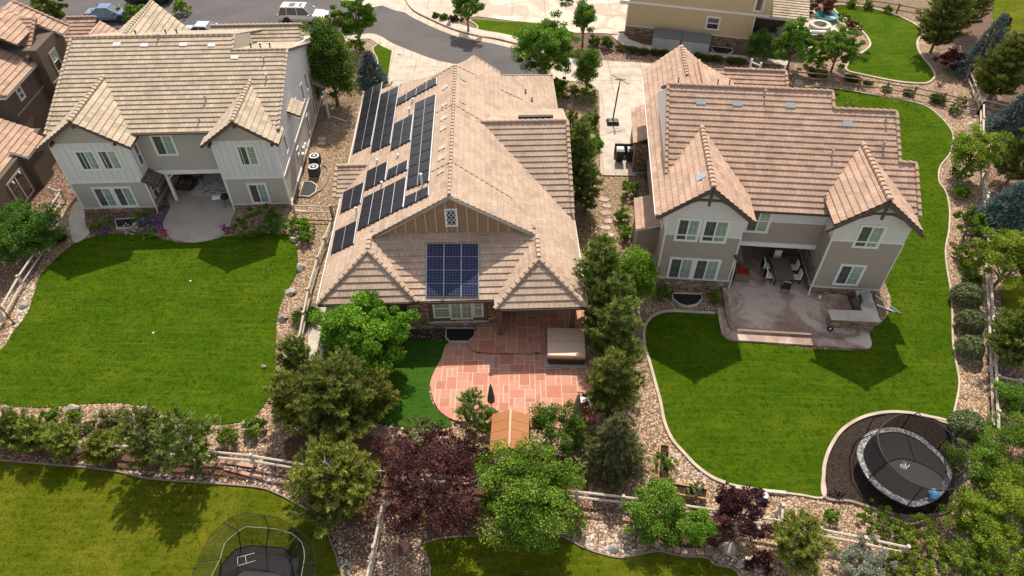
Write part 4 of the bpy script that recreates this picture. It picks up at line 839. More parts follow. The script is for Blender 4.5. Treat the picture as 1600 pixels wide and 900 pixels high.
# solar panels: every module a part
def panels(TL, TR, BR, BL, cols, rows, pl, mat='cell_black', off=.13, x0=500, y0=100, s=5.4545):
    C = [F2.at(x0 + a / s, y0 + b / s, pl=pl) for a, b in (TL, TR, BR, BL)]; n = plane_n(pl) * off
    for i in range(cols):
        for j in range(rows):
            g = []
            for (u, v) in ((i, j), (i + 1, j), (i + 1, j + 1), (i, j + 1)):
                e = .016 if cols > 1 else 0; uu = u / cols + (e if u == i else -e) * .35; vv = v / rows + (e if v == j else -e) * .22
                g.append((C[0].lerp(C[1], uu)).lerp(C[3].lerp(C[2], uu), vv) + n)
            w, h = (g[1] - g[0]).length, (g[3] - g[0]).length; d = plane_n(pl) * .04
            mb = MB(); mb.hexa([g[3] - d, g[2] - d, g[1] - d, g[0] - d, g[3], g[2], g[1], g[0]], 1)
            c = sum(g, Vector()) / 4; q = [c + (p - c) * .975 + plane_n(pl) * .003 for p in g]
            mb.face([q[3], q[2], q[1], q[0]], 0, [(0, 0), (w, 0), (w, h), (0, h)])
            mb.build('solar_panel', [mat, 'black_metal' if mat == 'cell_black' else 'panel_frame'], H2)
    for i in range(0, cols + 1):
        a, b = C[0].lerp(C[1], i / cols) + n * .75, C[3].lerp(C[2], i / cols) + n * .75
        MB().bar(a, b, .05, .05).build('mounting_rail', 'panel_frame', H2)
    for t in (.25, .75):
        pass
Q = lambda a, b: (a, b - 763.6)    # second crop starts 140 px lower
D = lambda a, b: (a, b + 763.6)
panels((388, 240), (538, 162), (440, 700), (285, 772), 2, 6, WP)
panels((525, 268), (680, 195), (605, 688), (440, 765), 2, 6, WP)
panels((668, 305), (1000, 122), (998, 180), (655, 365), 4, 1, WP)
panels((640, 520), (803, 435), (775, 660), (607, 748), 2, 3, WP)
panels((818, 342), (995, 265), D(935, 245), D(745, 315), 2, 9, WP)
panels(D(410, 158), D(583, 75), D(562, 235), D(385, 325), 2, 2, WP)
panels(D(590, 148), D(758, 62), D(748, 145), D(570, 230), 2, 1, WP)
panels(D(210, 338), D(385, 252), D(352, 430), D(182, 515), 2, 2, WP)
panels(D(378, 388), D(745, 205), D(715, 465), D(325, 665), 4, 3, WP)
panels(D(735, 378), D(935, 290), D(932, 365), D(720, 470), 2, 1, WP)
panels(D(140, 668), D(325, 580), D(295, 775), D(103, 862), 2, 2, WP)
panels((667, 382), (748, 382), (748, 466), (666, 465), 3, 4, SP, 'cell_blue', .13, 0, 0, 1)

# ================================================================ brown house at the far left
H0 = thing('suburban_house', 'dark brown stucco house with clay tile roofs at the left edge', 'house', (-40, 40, 0), R(3))
F0 = Frame(-40, 40, 3); T0 = 'tile_clay'
A0 = (5.8 + .6 * 2.75, -.6, 0); rn = F0.at(18, 2, pl=A0)
part(H0, 'wall', 'stucco_brown', (-8, 2.25, 12.9, 17.4, 0, 6.1), (-8, 1.45, 7.9, 12.9, 0, 5.3), (-8, 3.85, -2, 6.4, 0, 2.9), (3.85, 4.35, 2.7, 4.55, 0, 2.7))
roof(H0, A0, [(rn.x, 18.1), (2.78, 18.0), (2.78, 16.5), (2.0, 16.4), (rn.x, 16.4)], T0, .42, 'pale_trim', caps=[((2.7, 18.0, 5.85), (rn.x, 18.05, on(A0, rn.x, 0).z))])
roof(H0, A0, [(rn.x, 16.4), (1.2, 16.4), (1.2, 12.6), (rn.x, 12.6)], T0, .42, 'brown_trim')
roof(H0, (on(A0, rn.x, 0).z - .6 * rn.x, .6, 0), [(rn.x, 18.1), (-8.5, 18.1), (-8.5, 12.6), (rn.x, 12.6)], T0, .42)
B0 = (5.0 + .6 * 1.8, -.6, 0)
roof(H0, B0, [(1.8, 7.5), (1.8, 12.9), (-3, 12.9), (-3, 7.5)], T0, .42, 'pale_trim', caps=[((1.75, 7.5, 5.05), (-3, 7.5, 7.95))])
roof(H0, (5.0 - .6 * 7.4, 0, .6), [(1.8, 7.4), (-6, 7.4), (-6, 10.5), (-1.5, 10.5)], T0, .42, 'pale_trim')
roof(H0, (7.4 - .55 * 16.2, 0, .55), [(.2, 16.2), (1.5, 16.2), (1.5, 12.6), (.2, 13.6)], T0, .36, caps=[((1.45, 12.7, 5.55), (1.45, 16.2, 7.45))])
C0 = (2.8 + .5 * 4.4, -.5, 0)
roof(H0, (2.9 + .5 * 3.5, -.5, 0), [(3.5, -3), (3.5, 3.1), (3.5, 6.2), (-1, 6.2), (-1, -3)], T0, .42, 'white_trim'); roof(H0, C0, [(4.45, 2.6), (4.45, 5.3), (3.3, 5.6), (3.3, 2.6)], T0, .42, 'white_trim')
win(H0, 'x', 2.25, 1, 14.2, 15.4, 3.4, 5.2, trim='tan_trim', vert=True, kinds=('pane_blind', 'pane_dark')); win(H0, 'x', 1.45, 1, 9.3, 10.1, 3.6, 4.7, trim='white_trim', vert=True, kinds=('pane_screen', 'pane_dark'))
part(H0, 'band_trim', 'tan_trim', (2.25, 2.29, 13, 17.4, 3.1, 3.2), (1.45, 1.49, 8, 12.9, 3.0, 3.1))
win(H0, 'x', 3.85, 1, -.1, 2.2, .1, 2.3, trim='tan_trim', kinds=('pane_dark', 'pane_dark'))
part(H0, 'wall_lamp', 'white_paint', (3.9, 4.0, .5, .62, 1.9, 2.1), (3.9, 4.0, 1.6, 1.72, 2.0, 2.2))
# roof of the wing beyond
e = F0.at(105, 28, z=5.4); e2 = F0.at(150, 28, z=5.4); roof(H0, (5.4 - .5 * e.y, 0, .5), [(e.x, e.y), (e2.x, e.y), (e2.x, e.y - 3), (e.x, e.y - 3)], T0, .4, caps=[((e.x, e.y, 5.4), (e2.x, e.y, 5.4))])
roof(H0, (4.7 + .5 * (e2.x + .3) + .5, -.5, 0), [(e2.x + .3, e.y - .3), (e2.x + 2.6, e.y - 1.0), (e2.x + 2.6, e.y - 3), (e2.x + .3, e.y - 3)], T0, .4); part(H0, 'wing_wall', 'stucco_brown', (e.x, e2.x - .1, e.y - 2.8, e.y + 1, 0, 4.0), (e2.x, e2.x + 2.2, e.y - 2.8, e.y - 1, 0, 3.4))

# ================================================================ yellow house at the top
yaw4 = math.degrees(math.atan2(65.77 - 68.91, 23.56 - 11.63)); F4 = Frame(11.63, 68.91, yaw4)
H4 = thing('suburban_house', 'yellow-sided house with stone base across the street side at the top of the picture', 'house', (11.63, 68.91, 0), R(yaw4)); L4w = 12.34
part(H4, 'stone_base', 'ledge_stone', (0, L4w, 0, 10, 0, 1.0)); part(H4, 'base_cap', 'pale_trim', (-.05, L4w + .05, -.05, 10, 1.0, 1.08))
part(H4, 'wall', 'siding_yellow', (.03, L4w - .03, .05, 10, 1.08, 3.35)); part(H4, 'upper_wall', 'board_yellow', (.03, L4w + 1.2, .04, 10, 3.55, 6.5)); part(H4, 'band_trim', 'white_trim', (-.05, L4w + 1.25, -.02, .1, 3.35, 3.55)); part(H4, 'corner_trim', 'white_trim', (-.04, .08, -.01, .1, 1.08, 3.35), (L4w - .08, L4w + .02, -.01, .1, 1.08, 3.35))
mb = MB(); x = .4
while x < L4w + 1.1: mb.box(x, x + .05, 0, .04, 3.55, 6.4); x += .45
mb.build('battens', 'board_yellow', H4)
a = F4.at(1105, 25, y=0); b = F4.at(1121, 48, y=0); win(H4, 'y', .05, -1, a.x, b.x + .1, b.z, a.z, w=.12, vert=True, kinds=('pane_screen', 'pane_dark')); a = F4.at(1180, 3, y=0); win(H4, 'y', .04, -1, a.x, a.x + .9, a.z - .9, a.z + .4, w=.1, panes=1, kinds=('pane_dark',))
part(H4, 'bump_out', 'white_trim', (-.9, 0, .6, 3, 2.9, 3.3)); part(H4, 'patio_roof_beam', 'pale_trim', (L4w + .2, L4w + 4.6, 1.2, 1.4, 2.7, 3.0)); part(H4, 'patio_back_wall', 'siding_brown', (L4w, L4w + 4.6, 4.2, 4.4, 0, 3.0)); part(H4, 'post', 'white_trim', (L4w + 4.3, L4w + 4.5, 1.2, 1.4, 0, 2.8))
roof(H4, (3.1 + .25 * -1.0, 0, .25), [(L4w + 1.3, .9), (L4w + 5.0, .9), (L4w + 5.0, 6), (L4w + 1.3, 6)], 'tile_buff', .4, 'white_trim')
for h in (H0, H1, H2, H3, H4): pass
for fr, rects in ((F3, [(-.1, 14.1, -.1, 17.5)]), (F1, [(0, 15, 0, 16)]), (F2, [(-7, 7.5, 0, 24)]), (F0, [(-9, 4.2, -3, 17)]), (F4, [(0, 13, 0, 10)])):
    for x0, x1, y0, y1 in rects: EXCL.append(np.array([tuple(fr.out(a, b)[:2]) for a, b in ((x0, y0), (x1, y0), (x1, y1), (x0, y1))]))
# ---------------------------------------------------------------- fences
def rail_fence(label, pts, mat='rail_wood', h=1.15, step=2.5, r=.07, name='rail_fence', rails=(.45, .95), group=None):
    base = pts[0]; t = thing(name, label, 'fence', (base.x, base.y, 0), 0, group); L = [p - base for p in pts]
    for a, b in zip(L[:-1], L[1:]):
        d = (b - a); n = max(1, round(d.length / step))
        for i in range(n + (1 if b is L[-1] else 0)):
            p = a + d * (i / n); MB().box(p.x - .075, p.x + .075, p.y - .075, p.y + .075, 0, h).build('post', mat, t)
        for i in range(n):
            p, q = a + d * (i / n), a + d * ((i + 1) / n); e = d.normalized() * .1
            for k, z in enumerate(rails):
                s = Vector((0, 0, z + .03 * math.sin(i * 2.1 + k))); MB().tube([p - e + s, q + e + s + Vector((0, 0, .03 * math.cos(i * 1.7)))], r, r * .85, 6).build('rail', mat, t)
    return t
def picket(label, a, b, h=1.2, mat='brown_post', gap=.14, cat='gate', name='picket_gate'):
    t = thing(name, label, cat, (a.x, a.y, 0)); d = b - a; n = max(2, int(d.length / gap)); mb = MB()
    for i in range(n + 1): p = d * (i / n); mb.box(p.x - .02, p.x + .02, p.y - .02, p.y + .02, .08, h)
    mb.build('pickets', mat, t); f = MB(); f.bar(Vector((0, 0, .2)), d + Vector((0, 0, .2)), .04, .05); f.bar(Vector((0, 0, h - .1)), d + Vector((0, 0, h - .1)), .04, .05); f.build('rails', mat, t)
    return t
rail_fence('weathered rail fence running down between the left lawn and the middle house', px((521, 362), (500, 420), (486, 470), (472, 545), (467, 575)))
rail_fence('short rail fence joining the left house corner to the side gate', px((462, 338), (520, 340)))
rail_fence('rail fence slanting down past the round green juniper at the left edge', px((100, 352), (78, 392), (40, 450), (10, 505), (-20, 540)))
rail_fence('rail fence by the brown house sliding door', px((60, 368), (84, 346), (104, 316), (88, 312)))
rail_fence('long weathered rail fence behind the lower left lawn', px((-40, 690), (60, 700), (128, 706), (240, 716), (340, 722), (400, 728), (470, 740), (595, 752), (640, 756)))
rail_fence('rail fence at the bottom behind the purple-leaved tree and raised planters', px((640, 756), (740, 764), (900, 784), (970, 792), (1056, 804), (1130, 815), (1215, 830)))
rail_fence('rail fence along the bottom right below the trampoline mulch', px((1215, 830), (1272, 842), (1340, 856), (1405, 870)))
rail_fence('rail fence running straight down toward the bottom edge beside the boulders', px((604, 790), (596, 830), (588, 870), (575, 930)))
rail_fence('pale rail fence panel joining the lawn edge to the bottom right fence', px((1214, 806), (1214, 830)), step=1.5)
rail_fence('pale two-rail fence along the right side of the deep green lawn', px((1529, 175), (1528, 230), (1534, 320), (1535, 410), (1540, 500), (1543, 580), (1546, 660), (1548, 740)), r=.085)
rail_fence('dark rail fence between the two upper right lawns', px((1240, 128), (1290, 132), (1340, 140), (1425, 153), (1470, 163), (1528, 178)), 'rail_dark')
rail_fence('rail fence climbing to the upper right past the blue spruce', px((1528, 178), (1516, 145), (1500, 108), (1492, 90)), 'rail_wood')
rail_fence('short rail fence branching right below the dark pine', px((1530, 172), (1575, 184), (1600, 190)), 'rail_wood')
rail_fence('short rail fence branching right halfway down beside green bushes', px((1546, 605), (1580, 612), (1620, 620)), 'rail_wood')
rail_fence('brown rail fence behind the upper right lawn', px((1300, 8), (1350, 14), (1400, 22), (1440, 30)), 'rail_dark')
picket('brown iron picket gate between the pines and the right house', W(955, 413), W(992, 415)); picket('small curved-top picket gate beside the middle house', W(519, 342), W(534, 340), 1.15)
picket('black iron picket fence at the bottom edge of the lower lawn', W(800, 912), W(905, 916), 1.0, 'black_metal', .12, 'fence', 'iron_fence')
rail_fence('white timber brace leaning by the upper fence corner', px((1170, 112), (1184, 118)), 'white_paint', step=1.4, h=1.3)

# ---------------------------------------------------------------- rocks
def rock(label, a, b, w, h, mat='boulder_stone', seed=0, d=None, z=0, group=None):
    c = W(a, b); rr = random.Random(seed * 13 + int(a)); bm = bmesh.new(); bmesh.ops.create_icosphere(bm, subdivisions=2, radius=1)
    pl = [(Vector((rr.uniform(-1, 1), rr.uniform(-1, 1), rr.uniform(-.2, 1))).normalized(), rr.uniform(.62, .9)) for _ in range(9)]
    for v in bm.verts:
        for n, k in pl:
            e = v.co.dot(n) - k
            if e > 0: v.co -= n * e
        v.co *= rr.uniform(.95, 1.05); v.co = Vector((v.co.x * w / 2, v.co.y * (d or w * .75) / 2, max(-.15, v.co.z) * h))
    me = bpy.data.meshes.new('boulder'); bm.to_mesh(me); bm.free(); me.materials.append(M[mat])
    o = bpy.data.objects.new('boulder', me); COL.objects.link(o); o.location = (c.x, c.y, z); o.rotation_euler = (0, 0, rr.uniform(-.6, .6)); return tag(o, label, 'boulder', group)
rock('pale boulder highest beside the left lawn edge under the shrubs', 460, 377, .75, .45, seed=1)
rock('tall pale boulder beside the left lawn, second from the top', 470, 420, .6, .5, seed=2, d=.95)
rock('flat grey boulder beside the left lawn, third from the top', 455, 457, .95, .35, seed=3)
rock('grey boulder beside the left lawn, lowest before the pines', 442, 498, .7, .5, seed=4)
rock('rounded grey boulder on the lower edge of the left lawn', 117, 640, .95, .4, seed=5); rock('low pale boulder on the bed under the left lawn', 228, 641, .8, .28, seed=6); rock('flat pale boulder where the left lawn meets the right bed', 385, 662, .7, .3, seed=7)
rock('small pale rock at the left lawn edge by the dark pine', 413, 574, .35, .25, seed=8)
rock('rough reddish boulder left of the flat slab at the bottom', 614, 862, .85, .55, 'boulder_red', 9, .95); rock('flat purplish stone slab between boulder and purple tree', 634, 851, .75, .22, 'boulder_red', 10, .6)
rock('pale tall boulder under the bright green tree', 897, 805, .6, .8, seed=11); rock('broad cream boulder among white river rocks', 957, 857, .75, .3, seed=12); rock('tan boulder at the end of the block wall', 1140, 855, 1.1, .5, 'boulder_stone', 13)
rock('pale ledge rock among the yellow-green junipers at bottom right', 1508, 845, 1.1, .5, seed=14); rock('cream boulder beyond the right fence by the blue spruce', 1543, 180, 1.0, .4, seed=15); rock('dark grey boulder in the island bed across the street', 701, 41, .9, .55, seed=16)
rock('white rock beside the left river-rock swale', 38, 478, .8, .3, seed=17); rock('grey boulder behind the right house by the fence', 1250, 130, 1.1, .4, seed=18); rock('pale boulder beside the driveway shrubs', 893, 152, 1.0, .5, seed=19)
rock('grey rock at the bottom right corner under the junipers', 1450, 880, .8, .3, seed=21)
# river rock and chips: nobody could count them
g = np.random.default_rng(5)
def scatter(poly_px, dens, seed):
    P = np.array([tuple(W(a, b)[:2]) for a, b in poly_px]); g = np.random.default_rng(seed); lo, hi = P.min(0), P.max(0); n = int((hi - lo).prod() * dens)
    S = g.uniform(lo, hi, (n, 2)); k = pip(P, S)
    for e in EXCL: k &= ~pip(e, S)
    return S[k]
rv = [scatter(p, d, i) for i, (p, d) in enumerate([([(12, 530), (35, 445), (55, 440), (50, 470), (42, 492), (18, 522), (0, 548), (-15, 560)], 30), ([(60, 405), (95, 330), (112, 330), (108, 362), (80, 380)], 12),
    ([(60, 716), (130, 722), (300, 745), (400, 755), (400, 775), (300, 757), (230, 750), (130, 733), (60, 728)], 30), ([(330, 715), (400, 722), (440, 735), (440, 760), (380, 752), (330, 742)], 26), ([(400, 755), (440, 762), (465, 790), (430, 785)], 30), ([(515, 845), (545, 850), (552, 905), (530, 905)], 30), ([(585, 830), (605, 830), (600, 905), (572, 905)], 26),
    ([(915, 828), (945, 818), (970, 830), (1010, 845), (1020, 862), (970, 872), (915, 857)], 24), ([(872, 820), (890, 822), (912, 850), (890, 845)], 25), ([(1105, 868), (1180, 868), (1200, 905), (1120, 885)], 25), ([(1080, 700), (1100, 720), (1160, 755), (1150, 775), (1040, 760), (1042, 700)], 12), ([(505, 190), (560, 190), (560, 205), (505, 205)], 22), ([(1500, 165), (1525, 165), (1525, 200), (1505, 200)], 20), ([(440, 590), (455, 520), (447, 600), (438, 640)], 8)])]
stones('river_rock', 'pale grey river rock in the swales between lawns', np.concatenate(rv), .045, .11, 'river_grey', 3)
chips = scatter([(-60, 300), (560, 160), (560, 60), (1000, 80), (1250, 100), (1420, 20), (1560, 130), (1640, 500), (1640, 920), (-80, 920)], 75, 9)
stones('rock_mulch', 'tan crushed rock mulch covering the planting beds', chips, .025, .065, 'chip_tan', 4)
# block retaining wall
t = thing('retaining_wall', 'low curved wall of grey-brown blocks under the lilac bushes', 'wall', W(1000, 835))
wp = smooth([W(a, b) - W(1000, 835) for a, b in ((998, 836), (1022, 850), (1050, 862), (1085, 866), (1122, 862))], False, 3)
for a, b in zip(wp[:-1], wp[1:]): d = (b - a) * .03; MB().bar(a + d + Vector((0, 0, .17)), b - d + Vector((0, 0, .17)), .32, .34).build('block', 'boulder_red' if (int(a.x * 7)) % 2 else 'edging_brown', t, bevel=.02)
for lab, a0, a1 in (('low timber edging step under the left back fence, upper row', (345, 722), (398, 730)), ('low timber edging step below the left back fence, lower row', (352, 733), (410, 748))):
    p, q = W(*a0), W(*a1); tag(MB().bar(Vector((0, 0, .05)), q - p + Vector((0, 0, .05)), .18, .14).build('retaining_timber', 'boulder_red', loc=p), lab, 'edging')

# ---------------------------------------------------------------- window wells and side-yard things
def well(label, pts, lid='black_metal', rim='concrete_plain', h=.28):
    c = sum((W(a, b) for a, b in pts), Vector()) / len(pts); P = [W(a, b) - c for a, b in pts]; t = thing('window_well', label, 'window well', (c.x, c.y, 0))
    r = MB(); ribbon(r, [(p.x, p.y) for p in P], .10, 0, h * .6, True); r.build('rim', rim, t); l = MB(); l.prism([(p.x * .97, p.y * .97) for p in P], .04, h * .45); l.build('cover', lid, t); b = MB()
    xs = [p.x for p in P]; ys = [p.y for p in P]; n = 7
    for i in range(1, n): x = min(xs) + (max(xs) - min(xs)) * i / n; b.bar((x, min(ys) * .7, h * .47 + .01), (x, max(ys) * .85, h * .47 + .01), .03, .03)
    b.build('grate_bars', 'black_plastic', t)
well('black half-round window well in front of the right house bay', [(1050, 460), (1096, 462), (1096, 470), (1088, 478), (1073, 481), (1060, 477), (1051, 469)])
well('black window well with white kerb beside the artificial turf', [(697, 515), (742, 515), (742, 528), (735, 536), (703, 536), (697, 530)])
well('black window well with concrete rim beside the left house air conditioners', [(475, 286), (487, 286), (496, 292), (494, 302), (484, 309), (468, 308)])
well('dark window well behind the purple flower bed', [(181, 345), (212, 343), (215, 352), (205, 358), (184, 358)]); well('black window well with grey rim against the yellow house', [(1112, 74), (1144, 78), (1144, 83), (1136, 87), (1118, 85), (1112, 80)])
tag(MB().prism([(-.55, -.35), (.55, -.35), (.6, .35), (-.6, .35)], 0, .45).build('well_cover', 'black_plastic', loc=W(1090, 80)), 'black box cover between the grey sheds and the window well', 'well cover')
def ac(label, a, b):
    c = W(a, b); t = thing('air_conditioner', label, 'air conditioner', c, 0, 'air conditioners beside the left house'); s = .40
    MB().box(-s, s, -s, s, .06, .82).build('cabinet', 'black_metal', t, bevel=.06); m = MB(); m.box(-s - .05, s + .05, -s - .05, s + .05, 0, .06); m.build('base_pad', 'concrete_plain', t)
    MB().lathe([(.385, .83), (.37, .85), (.27, .85), (.26, .83)], n=24).build('top_ring', 'white_trim', t); MB().lathe([(.25, .835), (.25, .84)], n=20).build('fan_guard', 'black_metal', t); MB().lathe([(.12, .845), (.1, .87)], n=14).build('fan_cap', 'white_trim', t)
    k = MB()
    for i in range(9): k.box(-s - .005, s + .005, -s - .012, -s, .14 + i * .07, .165 + i * .07)
    k.build('louvres', 'dark_lid', t)
ac('black air conditioner farther from the window well', 494, 257); ac('black air conditioner nearer the window well', 493, 274)
struct(ribbon(MB(), smooth(px((506, 258), (514, 266), (510, 285), (500, 298), (492, 300)), False), .18, 0, .1), 'paver_edging', 'edging_brown')
def bin_(label, a, b):
    c = W(a, b); t = thing('wheelie_bin', label, 'trash bin', c, R(-4), 'bins on the side pad'); m = MB()
    z0, z1 = .06, 1.0; m.hexa([(-.26, -.28, z0), (.26, -.28, z0), (.26, .26, z0), (-.26, .26, z0), (-.33, -.38, z1), (.33, -.38, z1), (.33, .34, z1), (-.33, .34, z1)]); m.build('bin_body', 'black_plastic', t, bevel=.03)
    l = MB(); l.hexa([(-.36, -.42, 1.0), (.36, -.42, 1.0), (.36, .38, 1.0), (-.36, .38, 1.0), (-.33, -.36, 1.06), (.33, -.36, 1.06), (.33, .34, 1.10), (-.33, .34, 1.10)]); l.build('lid', 'dark_green', t, bevel=.02)
    MB().box(-.24, .24, -.05, .28, 1.085, 1.105).build('lid_panel', 'steel', t); MB().tube([(-.3, .42, .98), (.3, .42, .98)], .02).build('handle', 'black_plastic', t)
    for s in (-.3, .3): MB().lathe([(.12, -.03), (.12, .03)], n=14).build('wheel', 'black_plastic', t, loc=(s, .30, .12)).rotation_euler = (0, R(90), 0)
bin_('dark green-lidded trash bin on the left of the pair', 967, 252); bin_('dark green-lidded trash bin next to the right house wall', 984, 252)
for o in [o for o in COL.objects if o.name.startswith('wheelie_bin')]: o.location.z = .09
tag(MB().box(-1.35, .9, -.05, .05, 0, 1.0).build('bin_screen', 'brown_post', loc=W(985, 243) + Vector((0, 0, .09)), rz=R(-3)), 'low brown screen wall behind the two trash bins', 'screen')
# portable basketball hoop seen from behind
c = W(957, 193); t = thing('basketball_hoop', 'portable black basketball hoop on a weighted base on the right driveway', 'basketball hoop', (c.x, c.y, .1))
MB().hexa([(-.55, -.5, 0), (.55, -.5, 0), (.55, .45, 0), (-.55, .45, 0), (-.4, -.38, .32), (.4, -.38, .32), (.42, .35, .22), (-.42, .35, .22)]).build('base', 'black_plastic', t, bevel=.05)
MB().tube([(0, .1, .2), (.15, .4, 1.6), (.25, .55, 3.0)], .06).build('pole', 'black_metal', t); MB().tube([(.25, .55, 2.9), (.45, 1.3, 3.3)], .035).tube([(.25, .55, 2.4), (.45, 1.3, 2.9)], .03).tube([(.0, 1.32, 3.3), (.9, 1.28, 3.3)], .03).tube([(-.3, 1.35, 3.7), (1.2, 1.25, 2.9)], .03).build('arm', 'black_metal', t)
MB().box(-.45, 1.35, 1.40, 1.44, 2.8, 3.85).build('backboard', 'acrylic', t); MB().tube([(.45 + .23 * math.cos(a * .52), 1.75 + .23 * math.sin(a * .52), 3.05) for a in range(12)], .012, closed=True).build('rim', 'cushion_red', t)
# ---------------------------------------------------------------- hot tub, pavilion roof, umbrellas
c = W(884, 571); t = thing('hot_tub', 'square hot tub under a tan padded cover on the flagstone patio', 'hot tub', (c.x, c.y, .1), R(-2)); c = 1.12
MB().box(-c - .1, c + .1, -.25, 2.15, 0, .03).build('base_slab', 'concrete_plain', t); MB().box(-c + .05, c - .05, -.05, 2.05, .03, .62).build('cabinet', 'dark_brown', t, bevel=.04)
MB().box(-c, c, -.1, 2.1, .60, .90).build('cover', 'spa_cover', t, bevel=.07); MB().box(-c + .02, c - .02, .98, 1.0, .90, .905).build('cover_seam', 'beam', t); MB().box(-c, c, -.115, -.1, .6, .70).build('cover_skirt', 'board_brown', t)
c = W(798, 690); t = thing('pavilion', 'small pavilion with copper-orange standing seam roof behind the trees', 'pavilion', (c.x, c.y, 0), R(-2))
B = lambda a, b, z: (lambda v: ((v.x - c.x) * math.cos(R(2)) - (v.y - c.y) * math.sin(R(2)), (v.x - c.x) * math.sin(R(2)) + (v.y - c.y) * math.cos(R(2)), z))(W(a, b, z))
r0, r1 = B(798, 640, 2.9), B(797, 672, 2.9); m = MB(); yN, yS = r0[1], r0[1] - 2.2; xr = r0[0]; hw = .95
for s in (-1, 1): m.hexa([(xr, yS, 2.83), (xr + s * hw, yS, 2.38), (xr + s * hw, yN, 2.38), (xr, yN, 2.83), (xr, yS, 2.9), (xr + s * hw, yS, 2.45), (xr + s * hw, yN, 2.45), (xr, yN, 2.9)][::1] if s > 0 else [(xr, yS, 2.83), (xr, yN, 2.83), (xr - hw, yN, 2.38), (xr - hw, yS, 2.38), (xr, yS, 2.9), (xr, yN, 2.9), (xr - hw, yN, 2.45), (xr - hw, yS, 2.45)])
rf = m.build('roof', 'copper', t); m = MB()
for s in (-1, 1):
    for k in range(1, 4): y = yS + (yN - yS) * k / 4; m.bar((xr, y, 2.905), (xr + s * hw, y, 2.455), .012, .012)
m.bar((xr, yS, 2.92), (xr, yN, 2.92), .09, .04); m.build('seams', 'copper', rf)
for a in (-1, 1):
    for b in (yS + .25, yN - .25): MB().box(xr + a * .95 - .06, xr + a * .95 + .06, b - .06, b + .06, 0, 2.42).build('post', 'brown_post', t)
MB().box(xr - 1.0, xr + 1.0, yS + .2, yS + .26, 2.2, 2.4).build('beam', 'white_trim', t); MB().box(xr - .8, xr + .8, yS + .5, yN - .5, .42, .5).build('bench_seat', 'brown_post', t)
for (lab, a, b, mt, h) in (('closed grey-brown patio umbrella beside the small pine', 768, 645, 'umbrella_grey', 2.5),):
    c = W(a, b); t = thing('patio_umbrella', lab, 'umbrella', (c.x, c.y, .1)); MB().lathe([(.28, 0), (.26, .06), (.05, .09)], n=16).build('base', 'black_metal', t); MB().tube([(0, 0, .05), (0, 0, h)], .022).build('pole', 'black_metal', t)
    m = MB(); n = 16; pr = [(.20, .95), (.22, 1.2), (.17, 1.6), (.12, 2.0), (.05, 2.4)]; b0 = 0
    for r, z in pr:
        for j in range(n): a = 2 * math.pi * j / n; rr = r * (1 if j % 2 else .62); m.v.append((rr * math.cos(a), rr * math.sin(a), z))
    for i in range(len(pr) - 1):
        for j in range(n): m.f.append((i * n + j, i * n + (j + 1) % n, (i + 1) * n + (j + 1) % n, (i + 1) * n + j)); m.m.append(0)
    m.build('canopy', mt, t)
# cantilever umbrella with a folded tan canopy over a small chair
c = W(912, 662); t = thing('cantilever_umbrella', 'folded tan cantilever umbrella on a black curved pole at the patio edge', 'umbrella', (c.x, c.y, .09))
MB().tube([(0, 0, 0), (0, 0, 1.8), (-.05, .05, 2.3), (-.25, .15, 2.55), (-.5, .2, 2.5)], .03).build('pole', 'black_metal', t); MB().box(-.35, .35, -.04, .04, 0, .05).box(-.04, .04, -.35, .35, .05, .09).build('base', 'black_metal', t)
MB().lathe([(.2, .8), (.26, 1.1), (.16, 1.7), (.08, 2.2), (.03, 2.45)], (-.42, .18, 0), 10).build('canopy', 'umbrella_cloth', t)
c = W(914, 640); t = thing('fire_table', 'small white-topped side table with black frame beside the folded umbrella', 'table', (c.x, c.y, .09), R(20)); MB().box(-.3, .3, -.35, .35, .62, .68).build('table_top', 'white_paint', t); 
for a in (-.25, .25):
    for b in (-.3, .3): MB().box(a - .02, a + .02, b - .02, b + .02, 0, .62).build('leg', 'black_metal', t)
t = thing('lounge_chair', 'dark red folded lounge chair at the right patio edge', 'chair', W(916, 655) + Vector((0, 0, .09)), R(25)); MB().hexa([(-.3, -.5, .30), (.3, -.5, .30), (.3, .1, .25), (-.3, .1, .25), (-.3, -.5, .35), (.3, -.5, .35), (.3, .1, .3), (-.3, .1, .3)]).build('seat', 'patio_red_cloth', t); MB().hexa([(-.3, .08, .25), (.3, .08, .25), (.3, .5, .9), (-.3, .5, .9), (-.3, .02, .3), (.3, .02, .3), (.3, .44, .93), (-.3, .44, .93)]).build('backrest', 'patio_red_cloth', t); MB().bar((-.3, -.5, 0), (-.3, .3, .5), .03, .03).bar((.3, -.5, 0), (.3, .3, .5), .03, .03).bar((-.3, .3, 0), (-.3, -.3, .4), .03, .03).bar((.3, .3, 0), (.3, -.3, .4), .03, .03).bar((-.3, .3, .02), (.3, .3, .02), .03, .03).bar((-.3, -.5, .02), (.3, -.5, .02), .03, .03).build('frame', 'black_metal', t)
